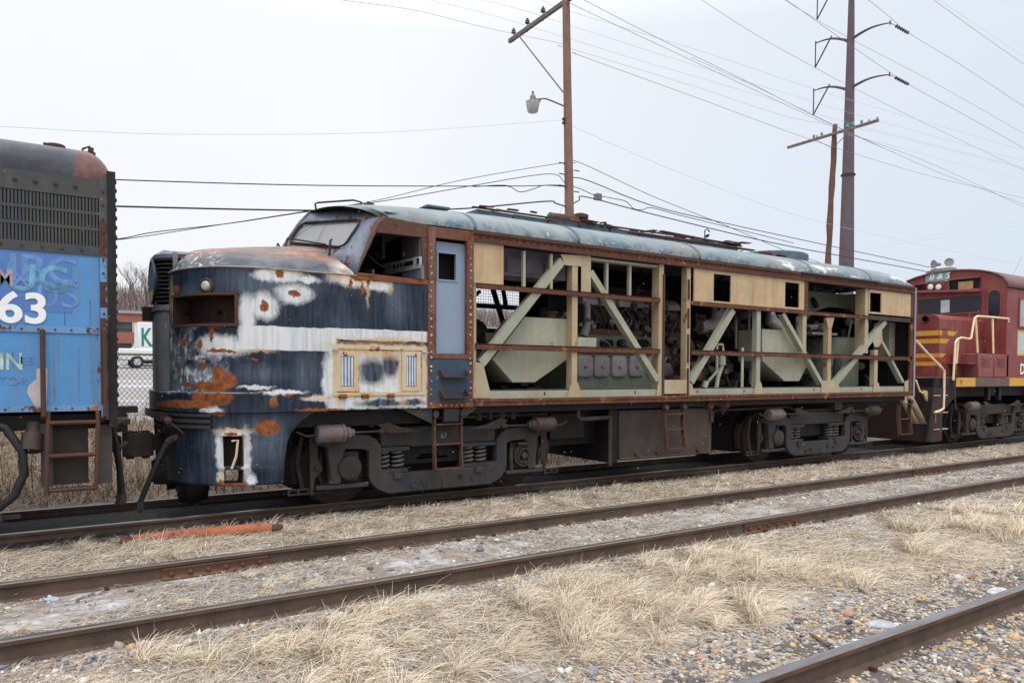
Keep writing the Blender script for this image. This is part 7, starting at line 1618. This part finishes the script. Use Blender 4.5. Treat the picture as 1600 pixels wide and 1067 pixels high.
# steel transmission pole
P3Y = 20.0; a = at(1322.5, 410, P3Y); b = at(1330.5, 0, P3Y); d3 = (b[0]-a[0])/(b[1]-a[1]); p3 = lambda z: a[0]+d3*(z-a[1])
up3 = empty('transmission_pole', (p3(1), P3Y, 1.2), 'tall dark steel transmission pole with curved arms behind the train', 'transmission pole')
steel = weathered('weathering_steel', (.10,.075,.085), (.13,.10,.11), rust=0, streak=.4, scol=(.07,.05,.06), rough=.7)
MB().tube([(p3(.8), P3Y, .8), (p3(a[1]), P3Y, a[1]), (p3(b[1]), P3Y, b[1]), (p3(26), P3Y, 26)], [.56, .50, .20, .10], 12).build('steel_shaft', steel, up3)
z = at(1325, 274, P3Y)[1]; MB().lathe([(.50,-.03),(.50,.05)], (p3(z), P3Y, z), (0,0,1), 12).build('collar', M['rust'], up3)
def arm(vr, ur, vend, s_):
    zc = at(1328, vr, P3Y)[1]; x = p3(zc)
    d = min(np.arange(.5, 9, .03), key=lambda d: abs(uof((x, P3Y-s_*d, zc))-ur))
    q0 = np.array((x, P3Y-s_*d, 0.)); dep = (np.array((x, P3Y-s_*d, zc))-CAM)@Fw
    # height of the arm end from its image row
    lo, hi = zc-3, zc+4
    for _ in range(40):
        mid = (lo+hi)/2; q = np.array((x, P3Y-s_*d, mid))-CAM; vv = PCY-FPX*(q@Up)/(q@Fw)
        if vv > vend: lo = mid
        else: hi = mid
    ze = mid; pts = [(x, P3Y-s_*d*t, zc+(ze-zc)*(t*1.0)+ (.28 if s_ < 0 else .22)*math.sin(t*3.14)) for t in np.linspace(0, 1, 9)]
    am = MB().tube(pts, [.11-.07*t for t in np.linspace(0, 1, 9)], 8).build('crossarm', steel, up3)
    MB().lathe([(.05,-.12),(.05,.14)], pts[-1], (0,0,1), 8).build('arm_tip', steel, am); return Vector(pts[-1]), am, d, zc
def ins_v(e, am, s_, u2, v2):
    tgt = Vector(at3(u2, v2, e.y)); mb = MB(); mb.tube([e, tgt], .045, 6); mb.build('insulator_string', insul, am); 
    q = Vector((e.x, e.y-(1.3), e.z+.05)) if s_ < 0 else e; mb = MB(); mb.tube([q, tgt], .05, 6); mb.build('insulator_string', insul, am); return tgt
tips = []
for vr, ur, ve in ((65, 1274, 68), (142, 1271, 142)): e, am, d, zc = arm(vr, ur, ve, -1); tips.append(ins_v(e, am, -1, ur-.3, ve+38))
e, am, d, zc = arm(-8, 1277, -6, -1); tips.append(ins_v(e, am, -1, 1276.5, 31))
for vr, ur, ve, u2, v2 in ((62, 1391, 36, 1423, 54), (139, 1390, 117, 1423, 134)):
    e, am, d, zc = arm(vr, ur, ve, 1); tgt = Vector(at3(u2, v2, e.y)); mb = MB(); mb.tube([e, tgt], .02, 5)
    for t in np.linspace(.3, .85, 6): mb.lathe([(.03,-.04),(.12,0),(.03,.04)], e.lerp(tgt, t), tgt-e, 8)
    mb.build('insulator_string', insul, am)
# ================================================================== WIRES
wireM = plain('wire_grey', (.22,.23,.27), .5, bump=0); wireL = plain('wire_pale', (.50,.53,.60), .5, bump=0); wireB = plain('cable_black', (.025,.023,.022), .5, bump=0)
def wire(pts, Y, r, mat, lab, name='overhead_wire'):
    P = [Vector(at3(u, v, Y)) for u, v in pts]
    d0 = (P[0]-P[1]); d1 = (P[-1]-P[-2])
    out = []
    for i in range(len(P)-1):      # Catmull-Rom
        p0 = P[i-1] if i else P[i]*2-P[i+1]; p1, p2_ = P[i], P[i+1]; p3_ = P[i+2] if i+2 < len(P) else P[i+1]*2-P[i]
        for k in range(6):
            t = k/6; out.append(.5*((2*p1)+(-p0+p2_)*t+(2*p0-5*p1+4*p2_-p3_)*t*t+(-p0+3*p1-3*p2_+p3_)*t**3))
    r = r*(.62 if mat is wireL else .6 if mat is wireM else .8)
    out.append(P[-1]); o = MB().tube(out, r, 5).build(name, mat); tag(o, lab, 'wire', 'overhead wires'); return o
W = P1Y
wire([(60,276),(178,281),(500,290),(800,291),(868,289.5),(886,293)], W, .020, wireB, 'upper black cable running left from the reddish pole to the blue locomotive')
wire([(60,318),(178,322.5),(480,329),(700,327.5),(850,315),(868,318),(886,324)], W, .030, wireB, 'lower thick black cable passing behind the cab roof')
wire([(40,380),(178,374),(240,363),(360,349),(480,331),(620,311),(740,290),(858,272),(884,287)], W, .016, wireB, 'thin cable dipping down left of the cab')
wire([(60,383),(178,375.5),(300,358),(480,330),(590,313),(720,282),(871,256),(900,255)], W, .013, wireB, 'topmost thin cable sagging left from the reddish pole')
wire([(740,292),(790,290),(812,300),(835,295),(850,290),(886,292)], W-.05, .018, wireB, 'looped cable left of the reddish pole')
wire([(-120,196),(0,198),(150,206),(300,210),(600,207),(879,188)], W, .010, wireL, 'pale wire crossing the open sky at the upper left')
wire([(878,187),(900,200),(1060,269),(1240,335),(1420,378),(1600,415)], W+.2, .010, wireL, 'pale wire descending right from below the street lamp')
wire([(885,256),(905,254),(1020,307),(1130,351),(1225,391),(1280,410)], W, .014, wireB, 'uppermost dark cable right of the reddish pole')
wire([(890,290),(908,279),(1020,322),(1147,352),(1300,385),(1440,415),(1600,450)], W, .022, wireB, 'middle dark cable descending right past the wooden poles')
wire([(890,322),(905,313),(916,308),(1020,335),(1200,378),(1330,403),(1460,427),(1600,458)], W, .026, wireB, 'lowest thick cable descending right over the roof')
wire([(890,290),(908,296),(926,304),(940,307),(962,311),(978,315),(990,326),(1003,328),(1018,325),(1060,336),(1150,358),(1240,380)], W+.05, .018, wireB, 'wavy lashed cable carrying the splice box')
wire([(890,288),(960,302),(1020,320),(1120,345)], W+.1, .007, wireL, 'thin messenger strand above the splice box')
wire([(530,0),(650,17),(760,44),(880,69)], W, .010, wireM, 'wire sloping to the pole just below its crossarm')
wire([(600,-20),(670,0),(760,22),(880,58),(1000,95),(1100,124),(1240,166),(1340,196),(1600,262)], W+L1*.92, .011, wireL, 'pale wire from the outer crossarm insulator')
wire([(700,-18),(755,0),(822,18),(890,40),(1100,107),(1240,150),(1340,180),(1600,252)], W+L1*.66, .011, wireL, 'pale wire from the middle crossarm insulator')
wire([(780,-25),(850,2),(890,18),(1100,82),(1240,129),(1340,160),(1600,235)], W+L1*.38, .011, wireL, 'pale wire from the inner crossarm insulator')
wire([(878,75),(890,76),(1080,134),(1240,185),(1371,207),(1600,264)], W, .011, wireL, 'pale wire leaving the reddish pole below its crossarm')
wire([(800,-40),(870,-8),(900,10),(1060,85),(1240,170),(1320,206),(1460,258),(1600,324)], W-1, .014, wireM, 'grey wire sloping right from the pole top')
wire([(860,-30),(912,0),(1030,61),(1160,124),(1240,165),(1340,213),(1480,275),(1600,319)], W-2, .014, wireM, 'second grey wire sloping right beside the first')
wire([(900,84),(911,89),(1080,150),(1240,209),(1340,242),(1460,277),(1600,310)], W, .014, wireM, 'twisted dark strand leaving the pole below the brace')
wire([(1300,207),(1340,214),(1460,246),(1600,283)], P2Y, .010, wireL, 'pale wire leaving the dark pole crossarm')
Y3 = P3Y
e1, e2, e3 = tips
wire([(980,-70),(1095,0),(1180,54),(1273,106),(1340,141),(1460,200),(1600,266)], e1.y, .022, wireM, 'transmission wire through the middle left arm')
wire([(1080,90),(1200,145),(1271,181),(1340,214),(1400,240)], e2.y, .022, wireM, 'transmission wire through the lowest left arm')
wire([(1200,-18),(1225,0),(1276,31),(1340,67),(1460,130),(1600,209)], e3.y, .022, wireM, 'transmission wire through the topmost left arm')
wire([(1300,-35),(1356,0),(1390,27),(1423,54),(1500,101),(1600,167)], P3Y-4, .022, wireM, 'transmission wire from the upper right arm')
wire([(1180,-30),(1228,0),(1340,79),(1423,134),(1500,176),(1600,232)], P3Y-4, .022, wireM, 'transmission wire from the lower right arm')
wire([(1400,-40),(1458,0),(1530,52),(1600,101)], P3Y-4, .022, wireM, 'transmission wire crossing the upper right corner')
wire([(1420,-30),(1466,0),(1530,42),(1600,89)], P3Y, .012, wireL, 'thin shield wire in the upper right corner')
wire([(1330,390),(1430,372),(1600,345)], 60, .03, wireL, 'very faint far wire rising at the right edge')
wire([(1330,393),(1430,377),(1600,351)], 60, .03, wireL, 'very faint far wire just below the first')
wire([(1596,401),(1585,425),(1580,432)], 16, .012, wireB, 'short guy wire at the right edge')
wire([(866,352),(880,320),(884,300)], P1Y+.3, .008, wireM, 'short guy strand at the foot of the reddish pole')
rb = MB().ball(at3(795, 291, W), (.05,.05,.035), 8).build('cable_marker', plain('orange_marker', (.8,.12,.03), .5)); tag(rb, 'small orange marker on the upper black cable', 'cable marker')
# light snow in the air
n = 300; sn = MB(); r1 = random.Random(77)
for i in range(n):
    d = r1.uniform(3.5, 9.5); u = r1.uniform(0, 1600); v = r1.uniform(250, 800); q = Vector(CAM)+Vector(ray(u, v))*d
    if q.y > -1.75: continue
    s_ = r1.uniform(.002, .0038)*d/7; sn.add([(q.x, q.y, q.z+s_), (q.x+s_, q.y, q.z), (q.x, q.y+s_, q.z), (q.x-s_, q.y, q.z), (q.x, q.y-s_, q.z), (q.x, q.y, q.z-s_)], [(0,1,2),(0,2,3),(0,3,4),(0,4,1),(5,2,1),(5,3,2),(5,4,3),(5,1,4)])
so_ = sn.build('snowflakes', plain('snow', (.85,.87,.9), .6, bump=0)); tag(so_, 'sparse tiny snowflakes drifting in the air', 'snow', kind='stuff')
